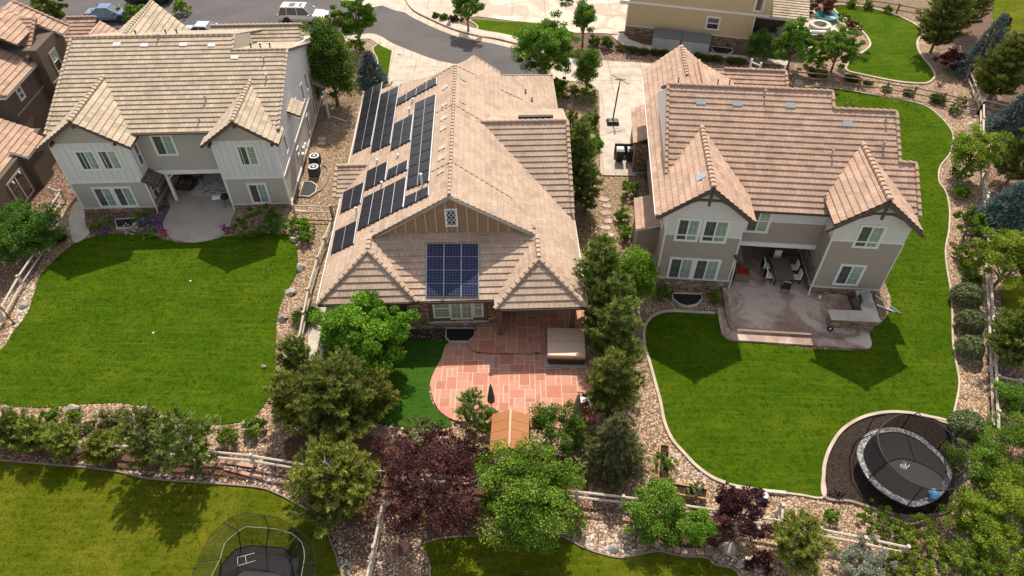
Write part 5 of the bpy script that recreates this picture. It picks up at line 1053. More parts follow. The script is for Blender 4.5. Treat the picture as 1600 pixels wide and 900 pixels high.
# ---------------------------------------------------------------- outdoor kitchen and furniture of the right house
t = thing('outdoor_kitchen', 'L-shaped stone outdoor kitchen with pale granite counter by the right house', 'kitchen counter', HB.out(0, 0, .15), R(-5)); kk = lambda a, b: F3.at(a, b, z=1.1)
p = [kk(*q) for q in ((1292, 484), (1299, 500), (1376, 504), (1359, 455), (1336, 454), (1347, 486))]
m = MB(); m.prism([(q.x, q.y) for q in p], .93, 1.0); m.build('counter_top', 'concrete_plain', t, bevel=.01)
cx = sum(q.x for q in p) / 6; m = MB(); m.prism([(p[0].x + .15, p[0].y - .1), (p[1].x + .1, p[1].y + .12), (p[2].x - .15, p[2].y + .12), (p[3].x - .12, p[3].y - .02), (p[4].x + .1, p[4].y - .02), (p[5].x + .08, p[5].y - .12)], -.14, .93); m.build('stone_base', 'ledge_stone', t)
g_ = kk(1352, 472); g2 = thing('gas_grill', 'stainless steel gas grill set in the outdoor kitchen counter', 'grill', HB.out(g_.x, g_.y, 1.15), R(-12)); MB().box(-.35, .35, -.45, .45, 0, .12).build('firebox', 'steel', g2)
m = MB(); pr = [(-.32, .12), (-.30, .3), (-.12, .42), (.12, .42), (.32, .3), (.34, .12)]; m.v += [(x, -.42, z) for x, z in pr] + [(x, .42, z) for x, z in pr]; k = 6; m.f += [tuple(range(6)), tuple(range(6, 12))[::-1]] + [(i, 6 + i, 6 + (i + 1) % 6, (i + 1) % 6) for i in range(6)]; m.m += [0] * 8; m.build('hood', 'steel', g2)
MB().tube([(-.38, -.35, .22), (-.38, .35, .22)], .02).build('handle', 'black_metal', g2)
for i in range(5): MB().box(-.42, -.35, -.36 + i * .17, -.29 + i * .17, .03, .09).build('knob', 'black_metal', g2)
def chair_wicker(label, x, y, rz, fr, z=.3, mat='wicker', cush='cushion_red', group=None, w=.8, zb=.75):
    t = thing('patio_chair', label, 'chair', fr.out(x, y, z), fr.a + rz, group); h = w / 2
    MB().box(-h, h, -h, h - .12, .08, .36).build('seat_frame', mat, t); MB().box(-h, h, h - .12, h, .08, zb).build('backrest', mat, t)
    for s in (-1, 1): MB().box(min(s * h, s * (h - .12)), max(s * h, s * (h - .12)), -h, h - .12, .36, .58).build('armrest', mat, t)
    MB().box(-h + .13, h - .13, -h + .02, h - .13, .36, .48).build('seat_cushion', cush, t, bevel=.03); MB().box(-h + .13, h - .13, h - .24, h - .13, .48, zb + .02).build('back_cushion', cush, t, bevel=.03); return t
chair_wicker('brown wicker armchair with red cushions near the edge of the covered patio', 5.65, 1.0, R(175), F3, w=.95, zb=.62)
chair_wicker('brown wicker armchair with red cushions deeper against the left patio wall', 5.2, 2.4, R(88), F3)
tb = F3.at(1222, 420, z=1.0); t = thing('patio_table', 'long dark slatted dining table under the covered patio', 'table', F3.out(tb.x, tb.y, .3), R(-5)); MB().box(-.6, .6, -1.0, 1.0, .68, .74).build('table_top', 'wicker', t)
for a in (-.5, .5):
    for b in (-.88, .88): MB().box(a - .035, a + .035, b - .035, b + .035, 0, .68).build('leg', 'black_metal', t)
def dchair(label, dx, dy, rz, f=F3, b=tb, z=.3, cush='cushion_white'):
    t = thing('dining_chair', label, 'chair', f.out(b.x + dx, b.y + dy, z), f.a + rz, 'chairs round the dining table'); MB().box(-.25, .25, -.25, .25, .40, .44).build('seat', 'black_metal', t); MB().box(-.24, .24, -.24, .22, .44, .50).build('seat_cushion', cush, t)
    MB().box(-.25, .25, .22, .26, .44, .95).build('backrest', 'black_metal', t); MB().box(-.23, .23, .14, .22, .52, 1.0).build('back_cushion', cush, t)
    for a in (-.22, .22):
        for c in (-.22, .22): MB().box(a - .02, a + .02, c - .02, c + .02, 0, .40).build('leg', 'black_metal', t)
dchair('white-cushioned dining chair at the far end of the patio table', 0, 1.3, 0); dchair('white-cushioned dining chair on the left side, farther one', -.9, .45, R(90)); dchair('white-cushioned dining chair on the left side, nearer one', -.9, -.45, R(90)); dchair('white-cushioned dining chair on the right side, farther one', .9, .45, R(-90)); dchair('white-cushioned dining chair on the right side, nearer one', .9, -.45, R(-90))
t = dchair('black dining chair with striped cushion at the near end of the table', .05, -1.35, R(170), cush='cover_grey')
c = F3.out(5.2, 3.6, .3); t = thing('barbecue_table', 'round silver-topped kamado grill stand in the shaded patio corner', 'grill', c); MB().lathe([(.32, .7), (.42, .85), (.40, .95)], n=18).build('bowl', 'steel', t)
for k in range(4): MB().tube([(.3 * math.cos(k * 1.57), .3 * math.sin(k * 1.57), 0), (.25 * math.cos(k * 1.57), .25 * math.sin(k * 1.57), .72)], .02).build('leg', 'black_metal', t)
pc = F3.at(1296, 516, z=.3); t = thing('fire_bowl', 'small round black bowl standing on the stamped patio', 'bowl', F3.out(pc.x, pc.y, .3)); MB().lathe([(.10, 0), (.16, .10), (.19, .16), (.15, .16), (.10, .08), (0, .07)], n=16).build('bowl', 'black_metal', t); MB().lathe([(.07, .10), (.05, .19), (0, .2)], n=10).build('cap', 'white_paint', t)
tag(MB().box(-.08, .08, -.06, .06, 0, .2).build('valve_box', 'white_paint', loc=F3.out(10.4, -.5, .3)), 'small white utility box beside the stone wall corner', 'utility box')
tag(MB().tube([(0, 0, .12), (1.0, -.55, .05)], .06, n=8).build('drain_pipe', 'white_paint', loc=F3.out(14.0, -.6, 0)), 'white drain pipe lying on gravel beside the outdoor kitchen', 'drain pipe')
# ---------------------------------------------------------------- covered patio of the left house
t = thing('barbecue_grill', 'black charcoal grill with white side shelf at the left house patio', 'grill', F1.out(10.2, .35, .08), R(10)); MB().lathe([(0, .62), (.22, .66), (.3, .78), (.30, .86), (.22, .98), (0, 1.04)], n=16).build('kettle', 'black_metal', t); MB().box(-.9, -.3, -.2, .25, .78, .84).build('side_shelf', 'white_paint', t, bevel=.02)
for k in range(3): MB().tube([(.3 * math.cos(k * 2.1), .3 * math.sin(k * 2.1), 0), (.15 * math.cos(k * 2.1), .15 * math.sin(k * 2.1), .7)], .018).build('leg', 'black_metal', t)
chair_wicker('dark wicker armchair on the left under the left house patio roof', 6.6, 2.6, R(80), F1, .08, 'dark_brown', 'wicker'); chair_wicker('dark wicker armchair behind in the shade of the left house patio', 7.0, 4.0, R(20), F1, .08, 'dark_brown', 'wicker'); chair_wicker('dark wicker armchair on the right under the left house patio roof', 10.1, 2.4, R(-80), F1, .08, 'dark_brown', 'cover_grey')
m = MB(); m.box(-1.3, 1.3, -1.3, 1.5, 0, .012); tag(m.build('outdoor_rug', 'rug', loc=F1.out(8.45, 2.9, .084), rz=R(2.5)), 'grey-green leaf-patterned rug on the left house patio', 'rug')
# ---------------------------------------------------------------- trampolines
RP = [W(*q, .9) for q in ((1339, 705), (1353, 679), (1374, 670), (1400, 668), (1433, 679), (1458, 698), (1482, 723), (1487, 747), (1470, 775), (1447, 788), (1423, 791), (1391, 777), (1363, 756), (1346, 730))]
c = sum(RP, Vector()) / len(RP); c.z = 0; RQ = smooth([p - c for p in RP], n=4)
HP = smooth([W(*q, 2.7) - c for q in ((1372, 677), (1379, 709), (1409, 745), (1447, 763), (1480, 766), (1504, 756), (1512, 735), (1505, 702), (1470, 665), (1421, 647), (1391, 656))], n=5)
T = thing('trampoline', 'oval black trampoline with domed safety net on dark mulch', 'trampoline', tuple(c))
k = len(RQ); inner = [Vector((p.x * .87, p.y * .87, p.z - .0)) for p in RQ]; m = MB()
for i in range(k): j = (i + 1) % k; m.face([RQ[i], RQ[j], inner[j] + Vector((0, 0, .03)), inner[i] + Vector((0, 0, .03))]); m.face([RQ[j], RQ[i], RQ[i] - Vector((0, 0, .10)), RQ[j] - Vector((0, 0, .10))])
m.build('pad', 'pad', T); m = MB(); m.face([p - Vector((0, 0, .02)) for p in inner]); mt = m.build('jumping_mat', 'mat_black', T)
if mt.data.polygons[0].normal.z < 0: mt.data.flip_normals()
MB().tube([p - Vector((0, 0, .05)) for p in RQ], .03, closed=True).build('frame', 'black_metal', T)
def near_on(L, ang): return min(L, key=lambda p: abs(((math.atan2(p.y - L_c(L).y, p.x - L_c(L).x) - ang + math.pi) % (2 * math.pi)) - math.pi))
def L_c(L): return sum(L, Vector()) / len(L)
N_ = 48; ang = [2 * math.pi * i / N_ for i in range(N_)]; A = [near_on(inner, a) for a in ang]
def resample(L, n, a0=None):
    L = [Vector(p) for p in L]; d = [0]
    for i in range(len(L)): d.append(d[-1] + (L[(i + 1) % len(L)] - L[i]).length)
    out = []; j = 0
    for i in range(n):
        s = d[-1] * i / n
        while d[j + 1] < s: j += 1
        out.append(L[j].lerp(L[(j + 1) % len(L)], (s - d[j]) / (d[j + 1] - d[j] + 1e-9)))
    return out
def align(A, B):
    n = len(A); ca, cb = L_c(A), L_c(B); best = min(((s, f) for s in range(n) for f in (1, -1)), key=lambda q: sum(((A[i] - ca).xy - (B[(q[0] + q[1] * i) % n] - cb).xy).length for i in range(0, n, 3)))
    return [B[(best[0] + best[1] * i) % n] for i in range(n)]
A = resample(inner, N_); Bh = align(A, resample(HP, N_)); m = MB(); rows = 5; G = [[A[i].lerp(Bh[i], r / rows) + (Bh[i].xy - A[i].xy).to_3d() * (-.18 * math.sin(math.pi * r / rows)) for i in range(N_)] for r in range(rows + 1)]
for r in range(rows):
    for i in range(N_): j = (i + 1) % N_; m.face([G[r][i], G[r][j], G[r + 1][j], G[r + 1][i]])
m.build('safety_net', 'net', T); MB().tube(Bh, .035, closed=True, n=5).build('net_hoop', 'black_metal', T)
out_ = align(A, resample(RQ, N_))
for i in range(0, N_, 6):
    o, h = out_[i], Bh[i]; u = (o.xy - L_c(RQ).xy).normalized().to_3d(); MB().tube([(o.x + u.x * .08, o.y + u.y * .08, 0.02), (o.x + u.x * .22, o.y + u.y * .22, .9), (o.x + u.x * .3, o.y + u.y * .3, 1.7), tuple((Vector((o.x + u.x * .15, o.y + u.y * .15, 2.4)) + h) / 2 + Vector((0, 0, .1))), tuple(h)], .03, n=5).build('net_pole', 'black_metal', T)
    MB().tube([(o.x, o.y, .85), (o.x * .96, o.y * .96, .02), (out_[(i + 3) % N_].x * .96, out_[(i + 3) % N_].y * .96, .02), (out_[(i + 3) % N_].x, out_[(i + 3) % N_].y, .85)], .022, n=5).build('leg', 'black_metal', T)
m = MB(); e = W(1412, 729, .9) - c; e.z = .895; rg = lambda r, n=16: [(e.x + r * math.cos(a * 6.2832 / n), e.y + r * math.sin(a * 6.2832 / n), e.z) for a in range(n)]
m.tube(rg(.14), .018, closed=True, n=4); m.tube([(e.x + .12, e.y + .05, e.z), (e.x + .18, e.y + .2, e.z), (e.x + .1, e.y + .30, e.z)], .018, n=4); m.tube([(e.x + .1, e.y - .05, e.z), (e.x + .27, e.y + .02, e.z), (e.x + .35, e.y + .1, e.z)], .018, n=4); m.tube(rg(.05, 8), .02, closed=True, n=4); m.build('emblem', 'pale_trim', mt)
bl = W(1459, 772, 1.15); o = MB().lathe([(.26 * math.sin(a * math.pi / 10) if 0 < a < 10 else 0.0, -.26 * math.cos(a * math.pi / 10)) for a in range(11)], n=20).build('exercise_ball', 'sky_blue', loc=bl, smooth=True); tag(o, 'blue exercise ball lying on the oval trampoline', 'ball')
# second trampoline, rounded rectangle, cut by the lower edge
c = W(400, 900, 0); T2_ = thing('trampoline', 'black rectangular trampoline with flared net at the bottom left', 'trampoline', tuple(c))
def octa(pts, z): return [W(a, b, z) - Vector((c.x, c.y, 0)) for a, b in pts]
MT = octa([(350, 890), (372, 868), (395, 862), (440, 866), (456, 878), (452, 905), (435, 930), (380, 940), (345, 920)], .9)
HO = octa([(384, 823), (366, 834), (350, 850), (344, 874), (328, 905), (360, 955), (440, 965), (466, 925), (476, 872), (474, 850), (458, 834), (430, 826)], 2.5)
OU = octa([(381, 800), (353, 812), (327, 838), (301, 892), (300, 940), (360, 985), (450, 995), (490, 940), (494, 880), (486, 845), (457, 822), (435, 808)], 2.9)
FRm = octa([(345, 885), (368, 858), (394, 852), (444, 856), (466, 874), (462, 908), (442, 938), (376, 948), (336, 924)], .9)
m = MB(); m.face(MT); mt2 = m.build('jumping_mat', 'mat_black', T2_)
if mt2.data.polygons[0].normal.z < 0: mt2.data.flip_normals()
n2 = 36; a, b, d, f = resample(MT, n2), resample(HO, n2), resample(OU, n2), resample(FRm, n2); b = align(a, b); d = align(a, d); f = align(a, f)
m = MB()
for i in range(n2): j = (i + 1) % n2; m.face([a[i] + Vector((0, 0, .03)), a[j] + Vector((0, 0, .03)), f[j], f[i]])
m.build('pad', 'mat_black', T2_)
for nm, P, Q_, mm in (('safety_net', a, b, 'net'), ('net_skirt', b, d, 'net_green')):
    m = MB()
    for i in range(n2): j = (i + 1) % n2; m.face([P[i], P[j], Q_[j], Q_[i]])
    m.build(nm, mm, T2_)
MB().tube(b, .012, closed=True, n=5).build('net_hoop', 'cover_grey', T2_); MB().tube(f, .035, closed=True, n=5).build('frame', 'black_metal', T2_); MB().tube(d, .012, closed=True, n=4).build('net_rope', 'black_metal', T2_)
for i in range(0, n2, 4): MB().tube([(f[i].x, f[i].y, .0), tuple(f[i]), tuple(b[i]), tuple(d[i])], .025, n=5).build('net_pole', 'black_metal', T2_)
m = MB(); P = [W(x, y, .91) - Vector((c.x, c.y, 0)) for x, y in ((371, 871), (398, 864), (372, 884), (399, 876), (383, 868), (385, 879))]
for i, j in ((0, 1), (2, 3), (0, 2), (4, 5)): m.bar(P[i], P[j], .018, .012)
m.build('mat_lines', 'white_paint', mt2)
# ---------------------------------------------------------------- planters and small garden things
def planter(label, pts, h=.35):
    c = W(*pts[0]); P = [W(*q) - c for q in pts]; t = thing('raised_planter', label, 'planter', c); m = MB(); ribbon(m, [(p.x, p.y) for p in P], .09, 0, h, True); m.build('timber_frame', 'planter_wood', t); m = MB(); m.prism([(p.x, p.y) for p in P], 0, h * .75); m.build('soil', 'mulch_dark', t)
planter('tall narrow raised timber planter with leafy crops', [(1030, 700), (1044, 702), (1044, 754), (1027, 752)]); planter('wide raised timber planter along the bottom fence', [(1046, 759), (1103, 769), (1101, 784), (1048, 775)])
c = W(1308, 776); t = thing('umbrella_stand', 'black four-legged stand left standing on the dark mulch', 'stand', c); MB().tube([(0, 0, .05), (0, 0, .55)], .06, n=8).build('post', 'black_metal', t)
for k in range(5): a = k * 1.257 + .3; MB().tube([(0, 0, .25), (.45 * math.cos(a), .45 * math.sin(a), .04)], .03).build('leg', 'black_metal', t)
c = W(1083, 806); t = thing('lantern', 'black metal lantern path light by the bottom fence', 'lantern', c); MB().box(-.16, .16, -.16, .16, 0, .08).box(-.03, .03, -.03, .03, .08, .3).build('base', 'black_metal', t); MB().box(-.15, .15, -.15, .15, .3, .6).build('housing', 'dark_lid', t); MB().lathe([(.24, .6), (.05, .75)], n=4).build('cap', 'black_metal', t)
c = W(1188, 782); t = thing('garden_toy', 'crumpled blue and white pinwheel bundle above the plum tree', 'toy', c); MB().lathe([(.2, .05), (.28, .2), (.1, .35)], n=8).build('bag', 'sky_blue', t); MB().lathe([(.15, .25), (.22, .38), (0, .42)], (.12, .1, 0), 7).build('cloth', 'white_paint', t)
c = W(1186, 768); tag(MB().box(-1.2, 1.3, -.08, .08, 0, .18).build('timber_beam', 'rail_wood', loc=c, rz=R(-6)), 'pale timber beam lying along the lower lawn edging', 'beam')
c = W(90, 342); tag(MB().hexa([(-.3, -.1, .3), (.3, -.15, .3), (.3, .1, .3), (-.3, .1, .3), (-.28, -.3, .8), (.25, -.35, .75), (.3, .2, .9), (-.25, .25, .85)]).build('garden_flag', 'yellow_fabric', loc=c), 'yellow cloth tarp hung over the rail fence by the brown house', 'cloth')
c = W(22, 506); t = thing('sprinkler_post', 'thin black pole leaning over the river rock at the left edge', 'pole', c); MB().tube([(0, 0, 0), (-.6, .5, 1.4)], .035).build('pole', 'black_metal', t); MB().lathe([(.12, 0), (.1, .06)], n=10).build('base', 'black_metal', t)
c = W(1405, 130); t = thing('dead_shrub', 'bare dark branching twig shrub by the upper lawn tip', 'shrub', W(1468, 135)); m = MB()
for k in range(9): a = k * .7; m.tube([(0, 0, 0), (.5 * math.cos(a), .5 * math.sin(a), .5), (.9 * math.cos(a + .4), .8 * math.sin(a + .3), .75)], .03, .01, 5)
m.build('branches', 'dark_brown', t)
for lab, a, b in (('small round white lawn toy nearer the patio on the left lawn', 298, 440), ('small white lawn toy farther down on the left lawn', 240, 521)): tag(MB().lathe([(.05, 0), (.07, .04), (0, .07)], n=10).build('ball', 'pale_trim', loc=W(a, b) + Vector((0, 0, .03))), lab, 'ball')
for i, (a, b) in enumerate(((503, 217), (503, 224))):
    tag(MB().box(-.3, .3, -.25, .25, 0, .05).build('paver', 'concrete_plain', loc=W(a, b)), ('square paver stone nearer the spruce on the left side yard gravel', 'square paver stone nearer the air conditioners on the side yard gravel')[i], 'paver')
def meter(label, a, b): pass
# hedge of utility lines and meters on the left house wall
for i, (y, z) in enumerate(((5.0, .9), (5.6, 1.1), (6.2, 1.0))): part(H1, 'utility_meter', 'board_pale', (15.07, 15.25, y, y + .3, z, z + .4))
def flower_pot(label, a, b, z=0.08):
    c = W(a, b); t = thing('flower_pot', label, 'flower pot', (c.x, c.y, z)); MB().lathe([(.15, 0), (.22, .35), (.18, .35), (.16, .3), (0, .3)], n=14).build('pot', 'pot', t); return t
fp1 = flower_pot('potted magenta petunias at the left corner of the concrete patio', 257, 368, 0); fp2 = flower_pot('potted magenta petunias at the right corner of the concrete patio', 355, 364, 0)
# ---------------------------------------------------------------- across the street
t = thing('storage_shed', 'low grey plastic storage shed on the left of the pair', 'storage shed', F4.out(4.35, -1.35, 0), F4.a, 'grey storage sheds beside the yellow house')
def shed(t):
    MB().box(-1.35, 1.35, -.75, .75, 0, 1.15).build('body', 'grey_plastic', t); MB().hexa([(-1.4, -.8, 1.1), (1.4, -.8, 1.1), (1.4, .8, 1.35), (-1.4, .8, 1.35), (-1.4, -.8, 1.16), (1.4, -.8, 1.16), (1.4, .8, 1.42), (-1.4, .8, 1.42)]).build('lid', 'dark_lid', t); MB().box(-.01, .01, -.76, -.75, .1, 1.05).build('door_gap', 'dark_lid', t)
shed(t); t2 = thing('storage_shed', 'low grey plastic storage shed on the right of the pair', 'storage shed', F4.out(7.2, -1.45, 0), F4.a, 'grey storage sheds beside the yellow house'); shed(t2)
c = W(1290, 32); o = MB().lathe([(.75, 0), (1.0, .45), (1.05, .5), (.98, .5), (.72, .08), (0, .06)], n=24).build('paddling_pool', 'teal', loc=c + Vector((0, 0, .06)), smooth=False); tag(o, 'round teal paddling pool on the neighbouring terrace', 'paddling pool')
c = W(1280, 44); t = thing('fire_pit', 'round white fire pit with dark bowl on the neighbouring terrace', 'fire pit', c + Vector((0, 0, .06))); MB().lathe([(1.1, 0), (1.1, .4), (.7, .4), (.65, .25), (0, .2)], n=24).build('ring', 'concrete_plain', t); MB().lathe([(.6, .3), (.3, .42), (0, .4)], n=8).build('lava_rock', 'black_metal', t)
for lab, a, b, rz in (('white outdoor sofa facing the round fire pit', 1277, 58, 175), ('dark low bench with white cushion near the fire pit', 1278, 64, 180)):
    t = thing('outdoor_sofa', lab, 'sofa', W(a, b) + Vector((0, 0, .06)), R(rz)); MB().box(-.9, .9, -.4, .4, 0, .35).build('base', 'dark_brown', t); MB().box(-.88, .88, -.38, .3, .35, .5).build('seat_cushion', 'cushion_white', t); MB().box(-.9, .9, .3, .42, .35, .75).build('backrest', 'cushion_white' if rz == 175 else 'wicker', t)
c = W(1222, 57); o = MB().lathe([(.95, 0), (.9, .5), (.7, .9), (.25, 1.15), (.08, 1.6), (0, 1.62)], n=9, ell=(1.2, .7)).build('grill_cover', 'cover_grey', loc=c); tag(o, 'grey fabric-covered barbecue beside the yellow house patio', 'covered grill')
for lab, x, y in (('dark patio sofa under the yellow house patio roof', 14.0, 3.0),): t = thing('outdoor_sofa', lab, 'sofa', F4.out(x, y, 0), F4.a); MB().box(-1, 1, -.4, .4, 0, .4).build('base', 'dark_brown', t); MB().box(-1, 1, .3, .45, .4, .85).build('backrest', 'dark_brown', t); MB().box(-.9, .9, -.35, .3, .4, .52).build('seat_cushion', 'cover_grey', t)
edge = ribbon(MB(), smooth(px((1288, 30), (1308, 36), (1318, 48), (1318, 60)), False), .45, 0, .4); tag(edge.build('terrace_wall', 'concrete_plain'), 'curved pale seat wall round the terrace fire pit', 'wall')
tag(MB().bar((0, 0, .05), (.0, .3, .05), .9, .1).build('step_block', 'dark_lid', loc=W(972, 52)), 'small dark doormat step at the yellow house corner', 'step')
# person hosing or sweeping the driveway
def person(label, loc, rz):
    me = bpy.data.meshes.new('person'); J = [(0, 0, .95), (0, 0, 1.2), (0, -.08, 1.42), (0, -.10, 1.52), (0, -.12, 1.66), (.1, 0, .9), (.12, -.12, .5), (.13, .02, .08), (.13, -.14, .04), (-.1, 0, .9), (-.12, .1, .5), (-.13, .28, .1), (-.13, .14, .04), (.2, -.06, 1.4), (.28, -.15, 1.15), (.15, -.42, 1.05), (-.2, -.06, 1.4), (-.28, -.2, 1.15), (-.1, -.45, .95)]
    E = [(0, 1), (1, 2), (2, 3), (3, 4), (0, 5), (5, 6), (6, 7), (7, 8), (0, 9), (9, 10), (10, 11), (11, 12), (2, 13), (13, 14), (14, 15), (2, 16), (16, 17), (17, 18)]; me.from_pydata(J, E, [])
    Rr = [.15, .14, .15, .055, .105, .10, .07, .045, .04, .10, .07, .045, .04, .065, .045, .035, .065, .045, .035]; bm = bmesh.new(); bm.from_mesh(me); sk = bm.verts.layers.skin.verify(); bm.verts.ensure_lookup_table()
    for v, r in zip(bm.verts, Rr): v[sk].radius = (r, r); v[sk].use_root = False
    bm.verts[0][sk].use_root = True; bm.to_mesh(me); bm.free()

    for m in ('blue_shirt', 'jeans', 'skin'): me.materials.append(M[m])
    o = bpy.data.objects.new('person', me); COL.objects.link(o); o.modifiers.new('skin', 'SKIN'); s = o.modifiers.new('sub', 'SUBSURF'); s.levels = s.render_levels = 2
    dg = bpy.context.evaluated_depsgraph_get(); nm = bpy.data.meshes.new_from_object(o.evaluated_get(dg)); 
    nm.materials.clear(); [nm.materials.append(M[m]) for m in ('blue_shirt', 'jeans', 'skin')]
    for p in nm.polygons: z = p.center.z; p.material_index = 1 if z < .98 else (2 if z > 1.5 or (abs(p.center.x) < .3 and p.center.y < -.32) else 0); p.use_smooth = True
    bpy.data.objects.remove(o); o = bpy.data.objects.new('person', nm); COL.objects.link(o); o.location = loc; o.rotation_euler = (0, 0, rz); tag(o, label, 'person')
    MB().lathe([(.115, -.02), (.12, .04), (.08, .10), (0, .12)], (0, -.10, 1.70), 12).build('hair', 'dark_brown', o); return o
person('person in blue shirt and dark trousers bent over a broom on the wet driveway', W(903, 33) + Vector((0, 0, .03)), R(-40))
person('person in dark clothes standing beside the blue-shirted sweeper', W(914, 8) + Vector((0, 0, .03)), R(60))
c = W(898, 38); t = thing('push_broom', 'long-handled push broom held on the wet driveway', 'broom', c); MB().tube([(0, 0, .08), (.45, .55, 1.15)], .018).build('handle', 'planter_wood', t); MB().box(-.3, .3, -.05, .05, .0, .1).build('brush', 'black_plastic', t)
# ---------------------------------------------------------------- cars
def car(label, loc, rz, paint, L=4.9, Wd=1.9, H=1.7, suv=True, rails=True):
    t = thing('parked_car', label, 'car', loc, rz); s = L / 4.9
    pf = [(-2.45, .45, .75), (-2.38, .32, .98), (-2.2, .28, 1.02), (-1.2, .26, 1.02), (.6, .26, 1.0), (1.1, .26, .98), (1.9, .28, .90), (2.3, .32, .78), (2.45, .42, .66)]
    m = MB(); n = 8
    def sec(x, z0, z1, w): return [(x, -w * .9, z0), (x, -w, z0 + .12), (x, -w, (z0 + z1) / 2), (x, -w * .93, z1 - .04), (x, -w * .8, z1), (x, w * .8, z1), (x, w * .93, z1 - .04), (x, w, (z0 + z1) / 2), (x, w, z0 + .12), (x, w * .9, z0)]
    S = [sec(x * s, z0, z1, Wd / 2 * (1 if abs(x) < 2 else .9 - .12 * (abs(x) > 2.4))) for x, z0, z1 in pf]
    for q in S: m.v += q
    k = 10
    for i in range(len(S) - 1):
        for j in range(k): m.f.append((i * k + j, (i + 1) * k + j, (i + 1) * k + (j + 1) % k, i * k + (j + 1) % k)); m.m.append(0)
    m.f.append(tuple(range(k))); m.f.append(tuple((len(S) - 1) * k + i for i in range(k))[::-1]); m.m += [0, 0]; bd = m.build('body', paint, t, smooth=False, bevel=.03)
    g = MB(); xr, xf = (-2.25, 1.15) if suv else (-1.7, 1.25); tr, tf = (-1.95, .35) if suv else (-.9, .3); w0, w1 = Wd / 2 * .9, Wd / 2 * .72; z0, z1 = .96, H - .04
    g.hexa([(xr * s, -w0, z0), (xf * s, -w0, z0), (xf * s, w0, z0), (xr * s, w0, z0), (tr * s, -w1, z1), (tf * s, -w1, z1), (tf * s, w1, z1), (tr * s, w1, z1)]); g.build('windows', 'car_glass', t)
    g = MB(); g.hexa([((tr - .04) * s, -w1 - .02, z1 - .01), ((tf + .05) * s, -w1 - .02, z1 - .01), ((tf + .05) * s, w1 + .02, z1 - .01), ((tr - .04) * s, w1 + .02, z1 - .01), (tr * s, -w1 * .92, z1 + .06), (tf * s, -w1 * .92, z1 + .06), (tf * s, w1 * .92, z1 + .06), (tr * s, w1 * .92, z1 + .06)]); rf = g.build('roof', paint, t, bevel=.02)
    for sd in (-1, 1):
        for a, b in (((xf) * s, (tf) * s), ((xr) * s, (tr) * s), (-.35 * s, -.38 * s), (-1.4 * s, -1.35 * s)): MB().bar((a, sd * (w0 + .005), z0), (b, sd * (w1 + .005), z1), .07, .03, 0, (0, 1, 0)).build('pillar', paint, t)
    if suv: MB().box(-.2 * s, .35 * s - .3, -.35, .35, z1 + .062, z1 + .07).build('sunroof', 'car_glass', rf); MB().box(-1.2 * s, -.6 * s, -.38, .38, z1 + .062, z1 + .07).build('sunroof', 'car_glass', rf)
    if rails:
        for sd in (-1, 1): MB().tube([(tr * s + .15, sd * w1 * .88, z1 + .06), (tr * s + .25, sd * w1 * .88, z1 + .13), (tf * s - .25, sd * w1 * .88, z1 + .13), (tf * s - .1, sd * w1 * .88, z1 + .06)], .02).build('roof_rail', 'steel', t)
    for x in (-1.45 * s, 1.5 * s):
        for sd in (-1, 1):
            w = MB().lathe([(.2, -.11), (.34, -.11), (.36, -.06), (.36, .06), (.34, .11), (.2, .11)], n=20).build('wheel', 'black_plastic', t, loc=(x, sd * (Wd / 2 - .1), .36)); w.rotation_euler = (R(90), 0, 0); MB().lathe([(.21, -.115), (.21, .115), (0, .115)], n=12).build('rim', 'steel', w)
            MB().lathe([(.40, -.02), (.44, .02)], n=20).build('wheel_arch', 'black_plastic', t, loc=(x, sd * (Wd / 2 - .0), .38)).rotation_euler = (R(90), 0, 0)
    for sd in (-1, 1): MB().box(2.25 * s, 2.40 * s, sd * .72 - .17, sd * .72 + .17, .66, .78).build('headlight', 'white_paint', t); MB().box(-2.46 * s, -2.38 * s, sd * .75 - .12, sd * .75 + .12, .72, .92).build('tail_light', 'cushion_red', t); MB().box(.75 * s, .95 * s, sd * Wd / 2 - .02 + (sd * .1 - .1), sd * Wd / 2 + .02 + (sd * .1 + .1), .98, 1.12).build('mirror', paint, t)
    return t
plain('paint_silver', (.66, .68, .64), .25, .5, .3, .03); plain('paint_blue', (.14, .22, .33), .25, .5, .4, .03); plain('paint_black', (.015, .015, .02), .2, .5, .2, .03); plain('paint_ice', (.45, .55, .62), .25, .5, .3, .03)
car('silver SUV with roof rails and sunroofs parked on the upper street', W(476, 33) + Vector((0, 0, .02)), R(-2), 'paint_silver', 5.2, 2.0, 1.72)
car('blue car parked beyond the brown house roofs', W(175, 31) + Vector((0, 0, .02)), R(2), 'paint_blue', 4.7, 1.85, 1.5, False, False)
car('black SUV parked at the top edge of the street', W(236, 3) + Vector((0, 0, .02)), R(182), 'paint_black', 5.0, 1.95, 1.7)
car('pale blue car half hidden behind the left house roof', W(326, 60) + Vector((0, 0, .02)), R(-3), 'paint_ice', 4.7, 1.85, 1.5, False, False)
